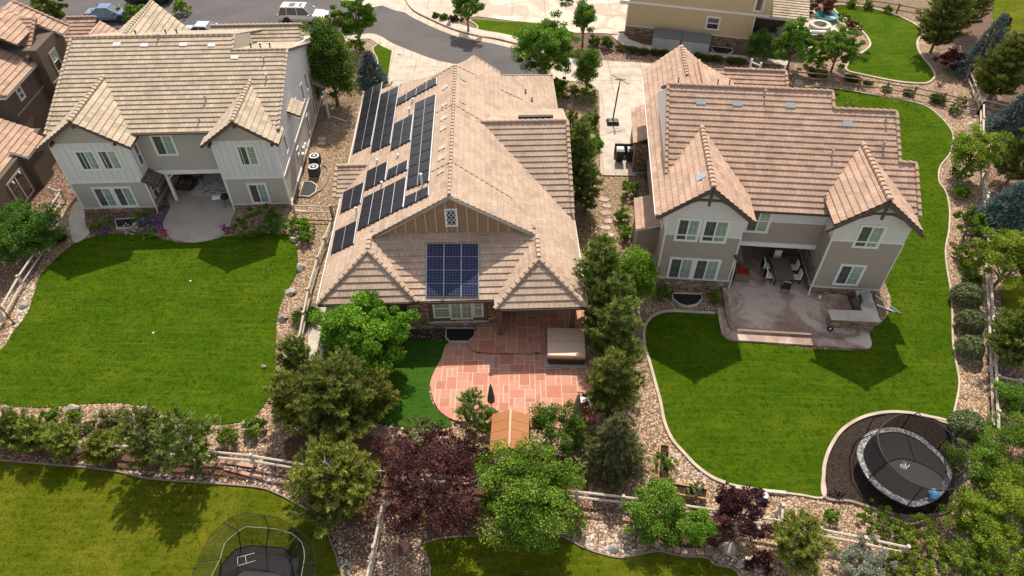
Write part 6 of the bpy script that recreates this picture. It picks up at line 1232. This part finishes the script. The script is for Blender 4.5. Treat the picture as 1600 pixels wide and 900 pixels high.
# ---------------------------------------------------------------- vegetation
def rnd_dirs(g, n):
    v = g.normal(size=(n, 3)); return v / np.linalg.norm(v, axis=1)[:, None]
def leaf_quads(C, size, g, up=.5, tint=None, asp=.6):
    """n leaf-sized diamond faces at points C, mostly facing up"""
    n = len(C); nrm = rnd_dirs(g, n) + np.array([0, 0, up]); nrm /= np.linalg.norm(nrm, axis=1)[:, None]
    a = np.cross(nrm, rnd_dirs(g, n)); a /= np.linalg.norm(a, axis=1)[:, None] + 1e-9; b = np.cross(nrm, a)
    s = (size * g.uniform(.6, 1.4, n))[:, None]
    V = np.stack([C - a * s, C - b * s * asp, C + a * s + nrm * s * .25, C + b * s * asp], 1).reshape(-1, 3)
    F = np.arange(n * 4).reshape(-1, 4)
    return V, F, (tint if tint is not None else g.random(n))
def blades(C, D, L, w, g, tint):
    """thin needle-like triangles from C along D"""
    n = len(C); s = np.cross(D, rnd_dirs(g, n)); s /= np.linalg.norm(s, axis=1)[:, None] + 1e-9
    ln = (L * g.uniform(.7, 1.2, n))[:, None]
    V = np.stack([C - s * w, C + s * w, C + D * ln], 1).reshape(-1, 3); return V, np.arange(n * 3).reshape(-1, 3), tint
CACHE = {}
def place_obj(name, me, parent, loc=(0, 0, 0), smooth=False):
    o = bpy.data.objects.new(name, me); COL.objects.link(o); o.parent = parent; o.location = loc; return o
def trunk_mesh(key, h, r, limbs, mat, base=None):
    mb = MB(); g = random.Random(hash(key) & 0xffff); w = Vector((g.uniform(-.15, .15), g.uniform(-.15, .15), 0)) * h * .3
    mb.tube([(0, 0, 0), tuple(w * .4 + Vector((0, 0, h * .4))), tuple(w + Vector((0, 0, h)))], r, r * .35, 7)
    for tip in limbs:
        z0 = min(h * .92, max(h * .2, tip[2] * g.uniform(.35, .6))); st = w * (z0 / h) + Vector((0, 0, z0)); tip = Vector(tip); mid = st.lerp(tip, .5) + Vector((0, 0, .08 * h))
        mb.tube([tuple(st), tuple(mid), tuple(tip)], r * .42, r * .08, 5)
    me = mb.build('trunk', mat); d = me.data; bpy.data.objects.remove(me); return d
def tinted(base, clump, g, k=.35): return np.clip(base + k * (clump - .5) + g.normal(0, .22, len(clump)), 0, 1)
def gen_broad(seed, rx, ry, rz, n_cl, n_leaf, leaf, spread=.33, up=.6, holes=.0, flat_bottom=.55, mat='leaf_bright'):
    g = np.random.default_rng(seed); D = rnd_dirs(g, n_cl * 3); D = D[D[:, 2] > -flat_bottom][:n_cl]; n_cl = len(D)
    rr = g.uniform(.25, 1.0, n_cl) ** .55; lob = 1 + .24 * np.sin(D[:, 0] * 4.1 + seed) * np.cos(D[:, 1] * 3.7 + seed * 2) + .15 * g.normal(size=n_cl)
    CC = D * (rr * lob)[:, None] * np.array([rx, ry, rz])
    cs = spread * min(rx, rz) * g.uniform(.55, 1.35, n_cl); ct = g.random(n_cl); m = max(6, n_leaf // n_cl); idx = np.repeat(np.arange(n_cl), m)
    off = rnd_dirs(g, len(idx)) * (g.random(len(idx)) ** .5)[:, None] * cs[idx][:, None] * np.array([1, 1, .62]); C = CC[idx] + off
    V, F, t = leaf_quads(C, leaf, g, up, tinted(.46, ct[idx], g, .62)); return CC, V, F, t
def broad(label, px_, py_, w, h, mat='leaf_bright', cat='tree', name='leafy_tree', seed=None, n=9000, leaf=.10, trunk='trunk', rz=None, zc=None, group=None, up=.45, spread=.25, bare=.0, ncl=None, depth=1.0, low=False):
    """crown centred on photo pixel (px_, py_), w metres wide and h metres tall overall"""
    seed = seed if seed is not None else int(px_ * 7 + py_); rz = rz or h * (.40 if not low else .48); zc = zc if zc is not None else h - rz
    c = W(px_, py_, zc); t = thing(name, label, cat, (c.x, c.y, 0), 0, group)
    n = int(n * 2.5); leaf *= .66
    if low: spread *= 1.35
    CC, V, F, tt = gen_broad(seed, w / 2 * .93, w / 2 * .93 * depth, rz, int((ncl or max(14, int(9 * w * w / 2))) * (1.7 if low else 1.15)), n, leaf, spread, up, mat=mat)
    V[:, 2] += zc; V[:, 2] = np.maximum(V[:, 2], .04)
    place_obj('crown' if cat == 'tree' else 'foliage', mesh_np('crown', V, F, tt, mat), t)
    tips = [tuple(q + np.array([0, 0, zc])) for q in CC[::max(1, len(CC) // (16 if cat == 'tree' else 7))]]; tips = [q for q in tips if q[2] > .25]
    place_obj('trunk' if cat == 'tree' else 'stem', trunk_mesh(seed, zc * 1.05, .05 + .018 * h if cat == 'tree' else .03, tips, trunk), t)
    return t
def pine(label, px_, py_, w, h, mat='pine', seed=None, name='pine_tree', zc=None, dens=1.0, L=.20, group=None, profile='round', cat='tree', bladew=.026, droop=0.0, trunkm='trunk', lean=(0, 0)):
    seed = seed if seed is not None else int(px_ * 3 + py_ * 5); g = np.random.default_rng(seed); zc = zc if zc is not None else h * .5
    c = W(px_, py_, zc); t = thing(name, label, cat, (c.x, c.y, 0), 0, group); w = w * 1.13; R_ = w / 2; Cs = []; Ds = []; ct = []; mb = MB()
    mb.tube([(0, 0, 0), (lean[0] * .5, lean[1] * .5, h * .5), (lean[0], lean[1], h * .97)], .05 + h * .014, .02, 7)
    nb = int((40 if profile == 'round' else 64) * dens * max(1, w / 3)); z0 = h * (.12 if profile == 'round' else .05)
    for i in range(nb):
        u = (i + g.random()) / nb; z = z0 + (h * .97 - z0) * u; a = i * 2.4 + g.uniform(-.4, .4)
        if profile == 'round': rad = R_ * min(1.0, (1.05 - u) ** .55) * min(1, .55 + u * 1.5) * g.uniform(.42, 1.15)
        else: rad = R_ * (1.02 - u) ** .85 * g.uniform(.85, 1.08)
        rise = (.30 * rad if profile == 'round' else -.10 * rad) - droop * rad
        x0, y0 = lean[0] * u, lean[1] * u; d = np.array([math.cos(a), math.sin(a), 0]); tip = np.array([x0, y0, z]) + d * rad + np.array([0, 0, rise])
        mb.tube([(x0, y0, z), tuple(np.array([x0, y0, z]) + d * rad * .55 + np.array([0, 0, rise * .3])), tuple(tip)], .02, .006, 4)
        k = max(4, int(rad * (12 if profile == 'round' else 11))); cl = g.random()
        for j in range(k):
            f = .28 + .72 * (j + g.random()) / k; side = g.choice([-1, 1]) * g.random() * (.30 if profile == 'round' else .5) * rad * (1.15 - f) + g.normal(0, .05)
            p = np.array([x0, y0, z]) + d * rad * f + np.array([0, 0, rise * f * f]) + np.array([-d[1], d[0], 0]) * side + np.array([0, 0, g.normal(0, .05)])
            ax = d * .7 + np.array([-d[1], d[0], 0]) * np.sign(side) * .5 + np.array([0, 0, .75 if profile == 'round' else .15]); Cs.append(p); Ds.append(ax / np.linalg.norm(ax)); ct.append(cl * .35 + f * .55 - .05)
    Cs, Ds, ct = np.array(Cs), np.array(Ds), np.array(ct); m = 24 if profile == 'round' else 20; idx = np.repeat(np.arange(len(Cs)), m)
    DD = Ds[idx] * .75 + rnd_dirs(g, len(idx)) * .85; DD /= np.linalg.norm(DD, axis=1)[:, None]; C = Cs[idx] + Ds[idx] * (g.random(len(idx)) * .22)[:, None] + rnd_dirs(g, len(idx)) * .04
    V, F, tt = blades(C, DD, L, bladew, g, np.clip(ct[idx] + g.normal(0, .12, len(idx)), 0, 1)); V[:, 2] = np.maximum(V[:, 2], .03)
    place_obj('crown', mesh_np('crown', V, F, tt, mat), t); o = mb.build('trunk', trunkm, t); return t
def spruce(label, *a, **k): k.setdefault('mat', 'spruce_blue'); k.setdefault('L', .13); k.setdefault('bladew', .026); k.setdefault('name', 'spruce_tree'); return pine(label, *a, profile='cone', **k)
def tuft(label, px_, py_, r=.4, h=.5, mat='grassy', n=260, name='grass_clump', cat='plant', group=None, w=.014):
    key = (round(r, 1), round(h, 1), mat, n)
    if key not in CACHE:
        g = np.random.default_rng(len(CACHE) + 7); a = g.uniform(0, 6.28, n); rr = g.random(n) ** .7; C = np.stack([np.cos(a) * rr * r * .3, np.sin(a) * rr * r * .3, np.zeros(n)], 1)
        D = np.stack([np.cos(a) * rr * r, np.sin(a) * rr * r, h * (1.1 - .5 * rr)], 1); T1_ = np.clip(g.normal(.5, .22, n), 0, 1)
        M1_ = C + D * .6; side = np.stack([-np.sin(a), np.cos(a), 0 * a], 1) * w; tip = C + D + np.stack([np.cos(a) * r * .3 * rr, np.sin(a) * r * .3 * rr, -h * .12 * rr], 1)
        V = np.stack([C - side, C + side, M1_ + side, tip, M1_ - side], 1).reshape(-1, 3); CACHE[key] = mesh_np('blades', V, np.arange(n * 5).reshape(-1, 5), T1_, mat)
    c = W(px_, py_); t = thing(name, label, cat, (c.x, c.y, 0), px_ % 6.28, group); place_obj('blades', CACHE[key], t); return t
SH = {}
def shrub(label, px_, py_, w, h, mat='leaf_mid', group=None, leaf=.055, n=1800, name='shrub', cat='shrub', var=0, flat=False):
    """small rounded shrub; variants share a mesh"""
    key = (mat, round(w * 2) / 2, round(h / max(w, .1), 1), var, leaf)
    if key not in SH:
        CC, V, F, tt = gen_broad(hash(str(key)) % 9999 if False else int(w * 100 + h * 31 + var * 7 + len(mat)), .47, .47, .5 * h / w, 34, n, leaf / w, .34, .5); V[:, 2] += .45 * h / w; V[:, 2] = np.maximum(V[:, 2], .01)
        SH[key] = mesh_np('foliage', V, F, tt, mat)
    c = W(px_, py_, h * .4); t = thing(name, label, cat, (c.x, c.y, 0), (px_ * 1.7) % 6.28, group); o = place_obj('foliage', SH[key], t); o.scale = (w, w, w)
    mb = MB()
    for k in range(4): a = k * 1.6 + px_; mb.tube([(0, 0, 0), (.25 * w * math.cos(a), .25 * w * math.sin(a), h * .6)], .02, .008, 4)
    mb.build('stem', 'trunk', t); return t

# trees of the middle garden
broad('bright green round maple beside the artificial turf', 571, 522, 5.0, 4.6, 'leaf_bright', n=15000, leaf=.105)
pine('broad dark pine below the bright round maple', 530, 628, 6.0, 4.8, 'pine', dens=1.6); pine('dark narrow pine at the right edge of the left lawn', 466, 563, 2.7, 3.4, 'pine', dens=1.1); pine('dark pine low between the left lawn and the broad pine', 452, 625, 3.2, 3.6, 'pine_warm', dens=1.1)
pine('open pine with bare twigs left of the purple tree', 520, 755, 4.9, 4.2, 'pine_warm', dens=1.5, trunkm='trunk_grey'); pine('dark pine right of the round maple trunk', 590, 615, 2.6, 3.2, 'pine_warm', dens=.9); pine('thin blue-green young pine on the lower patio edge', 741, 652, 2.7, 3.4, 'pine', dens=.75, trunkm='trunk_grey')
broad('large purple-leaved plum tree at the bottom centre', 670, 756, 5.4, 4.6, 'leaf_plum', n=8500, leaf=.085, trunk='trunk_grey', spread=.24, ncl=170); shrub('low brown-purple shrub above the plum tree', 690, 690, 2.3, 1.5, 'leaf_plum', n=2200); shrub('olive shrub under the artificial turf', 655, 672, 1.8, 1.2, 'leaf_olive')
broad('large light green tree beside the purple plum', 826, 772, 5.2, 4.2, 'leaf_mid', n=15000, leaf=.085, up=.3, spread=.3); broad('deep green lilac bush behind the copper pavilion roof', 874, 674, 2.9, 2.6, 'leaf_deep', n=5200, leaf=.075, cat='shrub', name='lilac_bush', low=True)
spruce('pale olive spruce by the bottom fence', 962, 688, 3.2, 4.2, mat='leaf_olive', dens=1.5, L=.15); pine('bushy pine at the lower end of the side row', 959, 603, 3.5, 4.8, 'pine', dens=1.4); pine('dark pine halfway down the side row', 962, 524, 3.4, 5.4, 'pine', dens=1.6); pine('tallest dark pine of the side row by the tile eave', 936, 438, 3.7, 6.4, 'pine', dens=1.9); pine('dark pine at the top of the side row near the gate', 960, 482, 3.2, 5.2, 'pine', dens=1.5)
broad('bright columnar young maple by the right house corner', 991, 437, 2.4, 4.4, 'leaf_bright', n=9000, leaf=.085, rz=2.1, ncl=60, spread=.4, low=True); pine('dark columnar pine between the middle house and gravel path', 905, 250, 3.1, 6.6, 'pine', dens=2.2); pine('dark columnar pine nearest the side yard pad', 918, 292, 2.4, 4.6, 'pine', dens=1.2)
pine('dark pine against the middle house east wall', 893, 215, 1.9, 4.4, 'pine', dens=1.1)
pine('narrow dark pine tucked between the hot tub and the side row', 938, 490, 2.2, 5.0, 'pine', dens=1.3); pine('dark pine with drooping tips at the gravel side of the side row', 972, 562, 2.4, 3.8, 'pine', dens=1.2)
# left side
broad('tall dense green columnar pear tree beside the left house', 516, 104, 3.8, 7.4, 'leaf_deep', n=18000, leaf=.12, rz=3.7, zc=3.7, spread=.34, ncl=110, low=True); broad('light green multi-stem tree behind the columnar pear', 556, 28, 3.8, 5.4, 'leaf_mid', n=8000, leaf=.12, trunk='trunk_grey'); broad('light green street tree behind the columnar pear by the road', 525, 45, 2.8, 4.8, 'leaf_mid', n=5000, leaf=.12)
spruce('dense blue spruce next to the small front lawn', 578, 106, 2.9, 3.2, dens=1.5); broad('green tree between the brown house roofs and the street', 76, 14, 3.2, 6.0, 'leaf_mid', n=7000, leaf=.13, zc=4.6); shrub('lime shrub beside the parked blue car', 208, 22, 2.2, 1.9, 'leaf_bright', leaf=.10); shrub('small lime shrub by the black SUV', 283, 12, 1.9, 1.7, 'leaf_bright', leaf=.10)
broad('large round juniper at the left edge', 26, 366, 5.0, 3.2, 'leaf_deep', cat='shrub', name='juniper_bush', n=14000, leaf=.085, low=True, spread=.24)
shrub('wide dark green hydrangea bush along the left house wall', 400, 348, 3.6, 1.4, 'leaf_deep', n=6500, leaf=.055); shrub('second dark bush at the corner of the left house wall', 432, 352, 1.8, 1.2, 'leaf_deep', leaf=.06, var=2); shrub('light green bush right of the dark hydrangea', 462, 352, 1.3, .9, 'leaf_mid'); shrub('yellow-green bush by the side fence below the window well', 480, 355, 1.2, .9, 'leaf_bright'); shrub('green bush above the topmost pale boulder', 478, 372, 1.1, 1.0, 'leaf_mid', var=1)
shrub('green groundcover bush at the path corner of the left house', 158, 350, 1.7, .6, 'leaf_mid', n=1400); shrub('lavender clump in the left house flower bed', 236, 347, 2.0, .7, 'flower_purple', n=1800, leaf=.045, name='lavender_clump', cat='flowers'); shrub('white daisies in the left house flower bed', 207, 358, 1.3, .5, 'flower_white', n=700, leaf=.04, name='daisy_clump', cat='flowers'); shrub('green perennial mound behind the daisies', 222, 340, 1.5, .8, 'leaf_mid', var=3); shrub('low green perennials at the front of the flower bed', 232, 364, 1.6, .45, 'leaf_bright', n=900); shrub('purple catmint patch beside the window well', 160, 360, 1.0, .4, 'flower_purple', n=500, leaf=.04, name='catmint_clump', cat='flowers')
for fp in (fp1, fp2): CC, V, F, tt = gen_broad(3, .28, .28, .22, 10, 260, .05, .4, .5); V[:, 2] += .5; place_obj('flowers', mesh_np('flowers', V, F, tt, 'flower_pink'), fp)
tuft('spiky green tuft beside the path on the left side bed', 95, 377, .45, .5, 'grassy')
for i, (a, b, w, h, m) in enumerate([(16, 672, 2.3, 2.1, 'pine'), (56, 680, 2.0, 2.2, 'pine_warm'), (98, 692, 2.0, 2.1, 'pine_warm'), (163, 698, 2.0, 1.7, 'pine_warm'), (228, 686, 3.1, 4.2, 'pine'), (292, 690, 3.4, 4.7, 'pine')]):
    pine(['dark mugo pine at the far left end of the back fence row', 'light-tipped mugo pine second from the left in the back fence row', 'yellowish mugo pine third from the left in the back fence row', 'low yellow-green mugo pine just left of the tall open pines', 'open tall pine on the left of the pair over the back fence', 'open tall pine with bare grey twigs on the right of the pair'][i], a, b, w, h, m, dens=1.2 if i < 4 else .95, group='pines along the back fence', trunkm='trunk_grey', name='mugo_pine' if i < 4 else 'pine_tree')
for lab, a, b, w, h, m in (('emerald tuft bush on the bed under the left lawn boulder', 112, 652, .9, .7, 'leaf_bright'), ('dark green shrub left of the emerald tuft bush', 82, 646, 1.0, .8, 'leaf_mid'), ('brownish flowering shrub on the bed in the middle of the left back fence', 160, 657, 1.2, .9, 'leaf_olive'), ('pale gold shrub on the bed under the left lawn', 190, 652, 1.3, .8, 'leaf_olive'), ('green shrub near the right end of the left back bed', 358, 682, 1.3, 1.0, 'leaf_mid'), ('dark green shrub by the last boulder of the left lawn', 398, 668, 1.2, 1.0, 'leaf_mid'), ('straw coloured low shrub before the left back fence', 130, 668, 1.0, .5, 'leaf_olive')): shrub(lab, a, b, w, h, m)
tuft('arching pale ornamental grass at the middle house corner', 482, 500, .75, .9, 'grassy', 420)
# right house and its garden
for lab, a, b, w, h, m in (('round dark green shrub right of the bright columnar maple', 1034, 461, 1.3, 1.1, 'leaf_deep'), ('small light green shrub by the patio corner of the right house', 1115, 466, .9, .8, 'leaf_mid'), ('round green shrub below the bins pad', 982, 297, 1.5, 1.3, 'leaf_mid'), ('light green shrub in the path bed, second below the bins', 972, 336, 1.1, 1.1, 'leaf_bright'), ('light green shrub in the path bed, lowest by the gate', 979, 364, 1.1, 1.1, 'leaf_mid'),
    ('light green flowering shrub at the top right bed by the fence', 1502, 222, 1.2, .8, 'leaf_bright'), ('yellow-green mounded shrub at the right fence corner', 1500, 272, 1.9, 1.2, 'leaf_mid'), ('feathery green shrub below the yellow-green tree', 1503, 300, 1.6, 1.0, 'leaf_bright'), ('dark green shrub above the spiky grass at the right fence', 1503, 395, 1.3, .9, 'leaf_mid'), ('grey-green sparse shrub near the dead twigs', 1492, 172, 1.2, .8, 'leaf_olive'), ('pale flowering shrub under the upper fence corner', 1505, 158, 1.3, .8, 'leaf_olive')): shrub(lab, a, b, w, h, m)
tuft('spiky yellow-edged grass clump by the right fence', 1510, 420, .6, .7, 'grassy', 300); tuft('spiky grass clump above the round clipped shrubs', 1516, 437, .6, .7, 'grassy', 300); tuft('tall spiky green grass by the upper right fence', 1463, 160, .6, .9, 'leaf_bright' if False else 'grassy', 300)
tuft('small green clump in the path of the upper right bed', 1418, 148, .45, .6, 'grassy'); tuft('green grass clump left on the upper right bed', 1355, 133, .4, .55, 'grassy'); tuft('tallest grass clump beside the rear roof of the right house', 1275, 122, .7, 1.0, 'grassy', 360); tuft('grassy clump in the bed before the upper fence', 1330, 128, .6, .8, 'grassy', 300); tuft('pale grass clump beside the dark rail fence', 1385, 142, .4, .5, 'grassy')
broad('yellow-green airy tree over the right fence', 1523, 236, 3.6, 4.0, 'leaf_yellow', n=5500, leaf=.10, spread=.3); broad('small round bright green tree by the right fence', 1521, 345, 2.1, 2.6, 'leaf_bright', n=3600, leaf=.075); spruce('silvery blue spruce beyond the right fence', 1576, 326, 4.0, 4.6, dens=1.7); spruce('pale blue spruce at the right edge above the dark pines', 1597, 172, 3.6, 4.4, dens=1.5); spruce('leaning blue spruce beside the red barberry', 1537, 72, 3.2, 6.0, dens=1.7, lean=(.8, .3))
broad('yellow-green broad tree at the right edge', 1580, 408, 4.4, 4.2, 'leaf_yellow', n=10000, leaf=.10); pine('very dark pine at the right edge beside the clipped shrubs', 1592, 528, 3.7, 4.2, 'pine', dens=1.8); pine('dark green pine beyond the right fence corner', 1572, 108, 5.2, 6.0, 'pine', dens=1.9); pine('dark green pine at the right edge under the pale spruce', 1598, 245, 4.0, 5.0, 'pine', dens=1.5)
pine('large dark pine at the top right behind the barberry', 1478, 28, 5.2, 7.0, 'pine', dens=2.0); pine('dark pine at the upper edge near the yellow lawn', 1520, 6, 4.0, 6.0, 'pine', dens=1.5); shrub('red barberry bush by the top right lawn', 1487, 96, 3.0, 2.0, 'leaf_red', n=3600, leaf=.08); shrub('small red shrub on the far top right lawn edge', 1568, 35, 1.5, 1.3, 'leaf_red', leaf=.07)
shrub('dark green shrub under the small red shrub', 1573, 55, 1.7, 1.2, 'leaf_mid', leaf=.07)
broad('pale willow-like tree beside the neighbouring terrace', 1243, 66, 3.6, 5.0, 'leaf_mid', n=9000, leaf=.11, rz=2.3); broad('spreading green tree below the neighbouring terrace', 1311, 76, 4.4, 3.8, 'leaf_mid', n=8500, leaf=.11); broad('dark leafy bush against the yellow house corner', 1192, 72, 3.2, 2.8, 'leaf_deep', cat='shrub', name='shrub', n=6000, leaf=.09, low=True); shrub('dark red smoke bush behind the teal pool', 1285, 10, 3.0, 2.2, 'leaf_red', n=2500, leaf=.09); shrub('dark green bush at the yellow house patio', 1258, 8, 2.2, 2.0, 'leaf_deep', leaf=.09); shrub('red-tipped perennial shrub beside the terrace wall', 1335, 42, 1.6, 1.0, 'leaf_red', leaf=.06); shrub('green perennial mound beside the terrace wall', 1318, 30, 1.9, 1.0, 'leaf_mid', leaf=.07)
shrub('yellow-green low shrub between the two terrace trees', 1275, 92, 2.8, 1.5, 'leaf_bright', n=2600, leaf=.09, var=4)
for i, (a, b) in enumerate([(1330, 6), (1358, 9), (1388, 15)]): shrub(['small dark mound leftmost on the bed above the upper right lawn', 'small dark mound in the middle of the bed above the upper right lawn', 'small light mound rightmost on the bed above the upper right lawn'][i], a, b, 1.1, .8, 'leaf_mid' if i < 2 else 'leaf_bright', leaf=.06, group='mounds above the upper right lawn')
# street side
broad('large green tree behind the middle house ridge at the driveway', 852, 78, 5.4, 6.0, 'leaf_mid', n=14000, leaf=.12); broad('small round street tree in the rock island', 730, 8, 3.4, 4.2, 'leaf_mid', n=5000, leaf=.11, zc=2.8); broad('slim young tree before the wet driveway', 913, 29, 2.0, 4.4, 'leaf_mid', n=4200, leaf=.11, rz=1.6, zc=2.8, ncl=40, spread=.42); broad('slim columnar tree at the right house driveway', 919, 108, 2.0, 4.2, 'leaf_mid', n=5000, leaf=.10, rz=1.9, zc=2.2, low=True, ncl=60, spread=.4)
for lab, a, b, w, h, m in (('green shrub left below the slim driveway tree', 882, 142, 2.6, 1.4, 'leaf_mid'), ('round green shrub in front of the slim driveway tree', 914, 150, 2.4, 1.4, 'leaf_mid'), ('round dark shrub left of the pair by the path start', 929, 65, 1.2, 1.1, 'leaf_deep'), ('round dark shrub right of the pair by the path start', 948, 68, 1.4, 1.3, 'leaf_deep'), ('small shrub in the rock island left of its tree', 693, 27, .9, .7, 'leaf_mid'), ('tiny shrub at the left tip of the rock island', 680, 25, .7, .6, 'leaf_olive'), ('low dark shrub in the rock island beside the tree', 712, 30, 1.4, .7, 'leaf_plum'), ('lime shrub at the base of the multi-stem tree', 557, 72, 1.8, 1.3, 'leaf_bright'), ('green shrub beside the dark pine near the pad', 925, 188, 1.5, 1.3, 'leaf_mid'), ('bright shrub beside the dark pine near the pad', 930, 222, 1.1, 1.0, 'leaf_bright'), ('green hedge shrub by the middle house north corner', 873, 135, 1.6, 1.4, 'leaf_mid'), ('round shrub at the very top edge by the wet driveway', 885, 1, 1.5, .9, 'leaf_mid')): shrub(lab, a, b, w, h, m, leaf=.08)
ords = ['first', 'second', 'third', 'fourth', 'fifth', 'sixth', 'seventh', 'eighth', 'ninth', 'tenth']
for i, (a, b) in enumerate([(970, 79), (988, 82), (1005, 85), (1023, 86), (1038, 87), (1090, 92), (1105, 95), (1120, 96), (1141, 99), (1155, 100)]): tuft('%s green grass clump from the left along the yellow house footpath' % ords[i], a, b, .5, .75, 'grassy', 200, group='grass clumps along the footpath')
# bottom centre and bottom right
broad('leafy lilac bush above the low block wall', 1026, 800, 3.5, 2.2, 'leaf_mid', cat='shrub', name='lilac_bush', n=10000, leaf=.07, low=True, up=.3); broad('narrow bright green bush right of the lilac above the block wall', 1095, 826, 1.8, 2.0, 'leaf_bright', cat='shrub', name='shrub', n=3200, leaf=.06, low=True); broad('smaller purple-leaved plum tree near the bottom right fence', 1158, 808, 3.2, 3.0, 'leaf_plum', n=6500, leaf=.075, trunk='trunk_grey', spread=.26); shrub('dark red low shrub at the bottom edge near the river rock', 1188, 880, 1.2, .8, 'leaf_plum')
pine('yellow-green pine at the bottom edge right of the plum', 1245, 848, 3.0, 2.8, 'pine_warm', dens=1.3, trunkm='trunk_grey'); broad('silvery sage bush at the bottom edge', 1345, 880, 2.5, 1.5, 'sage', cat='shrub', name='sage_bush', n=5200, leaf=.05, low=True)
for lab, a, b, w, h, m, n in (('chartreuse juniper mound behind the bottom right fence end', 1445, 852, 3.0, 1.1, 'leaf_yellow', 5200), ('small chartreuse juniper under the chartreuse mound', 1420, 890, 2.3, 1.0, 'leaf_yellow', 3500), ('light green low spirea mound below the trampoline mulch', 1375, 818, 2.4, .8, 'leaf_bright', 3400), ('small green plant by the bottom right fence, left of the spirea', 1300, 808, .9, .7, 'leaf_bright', 1000),
    ('bright yellow-green tall shrub right of the trampoline', 1530, 725, 2.8, 2.0, 'leaf_mid', 5500), ('chartreuse spreading shrub at the trampoline corner', 1532, 806, 3.0, 1.9, 'leaf_yellow', 8000), ('yellow-green bush on the right edge by the branching fence', 1592, 625, 2.6, 2.0, 'leaf_mid', 5000), ('light green tall bush at the right edge', 1585, 700, 3.4, 2.6, 'leaf_mid', 8000), ('lime bush at the right edge above the bottom corner', 1590, 780, 3.4, 2.4, 'leaf_yellow', 8000), ('lime juniper bush in the bottom right corner', 1580, 860, 3.2, 1.8, 'leaf_yellow', 7000), ('green juniper bush beside the bottom corner rock', 1510, 875, 2.6, 1.2, 'leaf_mid', 4500), ('dark red shrub at the very bottom right', 1560, 905, 2.4, .8, 'leaf_red', 3000), ('olive twiggy shrub between the sage and chartreuse mounds', 1390, 905, 1.8, .9, 'leaf_olive', 2500)):
    broad(lab, a, b, w, h, m, cat='shrub', name='juniper_bush' if 'juniper' in lab else 'shrub', n=n, leaf=.06, low=True, up=.4)
def ball(label, px_, py_, w, h, group):
    if 'ball' not in SH:
        g = np.random.default_rng(77); n = 5200; D = rnd_dirs(g, n); D[:, 2] = np.abs(D[:, 2]) * 1.25 - .25; r = 1 - np.abs(g.normal(0, .07, n)) + .05 * np.sin(D[:, 0] * 9) * np.cos(D[:, 1] * 8)
        V, F, tt = leaf_quads(D * r[:, None] * .5, .034, g, .7, np.clip(g.normal(.5, .24, n) + .2 * np.sin(D[:, 0] * 13 + D[:, 1] * 9), 0, 1)); V[:, 2] += .38; SH['ball'] = mesh_np('foliage', V, F, tt, 'leaf_ball')
    c = W(px_, py_, h * .45); t = thing('clipped_shrub', label, 'shrub', (c.x, c.y, 0), px_ % 6.28, group); o = place_obj('foliage', SH['ball'], t); o.scale = (w, w, h * 1.1)
    MB().tube([(0, 0, 0), (0, 0, h * .5)], .04, .02, 5).build('stem', 'trunk', t); return t
for lab, a, b, w, h in (('round clipped shrub highest of four along the right fence', 1511, 461, 1.9, 1.5), ('round clipped shrub second of four along the right fence', 1516, 503, 1.7, 1.4), ('round clipped shrub third of four along the right fence', 1516, 543, 1.6, 1.4), ('round clipped shrub lowest, beside the trampoline', 1512, 664, 1.8, 1.5)): ball(lab, a, b, w, h, 'round clipped shrubs along the right fence')
shrub('leafy crops growing in the narrow planter', 1037, 722, 1.3, .7, 'leaf_mid', n=900, name='vegetable_plants', cat='plants'); shrub('small leafy crops growing in the wide planter', 1085, 770, 1.3, .6, 'leaf_olive', n=800, name='vegetable_plants', cat='plants')
shrub('green shrub hidden under the light green tree at the boulder', 890, 812, 1.6, 1.2, 'leaf_mid', var=5); shrub('shrub with bare twigs below the purple plum beside the gravel', 735, 820, 1.2, .8, 'leaf_olive')
# grass of the lawns: short blades nobody could count
def turf_blades(name, label, poly, dens, mat, seed, L=.05, w=.010):
    P = np.array([(p[0], p[1]) for p in poly]); g = np.random.default_rng(seed); lo, hi = P.min(0), P.max(0); lo = np.maximum(lo, [-34, 11]); hi = np.minimum(hi, [36, 90]); n = int((hi - lo).prod() * dens)
    S = g.uniform(lo, hi, (n, 2)); S = S[pip(P, S)]; n = len(S); C = np.concatenate([S, np.full((n, 1), .025)], 1); D = rnd_dirs(g, n) * .7 + np.array([0, 0, 1]); D /= np.linalg.norm(D, axis=1)[:, None]
    V, F, tt = blades(C, D, L, w, g, g.random(n)); o = bpy.data.objects.new(name, mesh_np(name, V, F, tt, mat)); COL.objects.link(o); tag(o, label, None, None, 'stuff')

for nm, P, mt, sd in ((L1, 0, 'blade_deep', 1), (L2, 0, 'blade_warm', 2), (L3, 0, 'blade_warm', 3), (L4, 0, 'blade_deep', 4), (L5, 0, 'blade_deep', 5)):
    turf_blades('grass', ['short green grass of the left lawn', 'sunlit yellowish grass of the bottom left lawn', 'shaded grass of the bottom centre lawn', 'deep green grass of the right lawn', 'green grass of the upper right lawn'][sd - 1], nm, 130 if sd < 5 else 70, mt, sd, .085, .018)
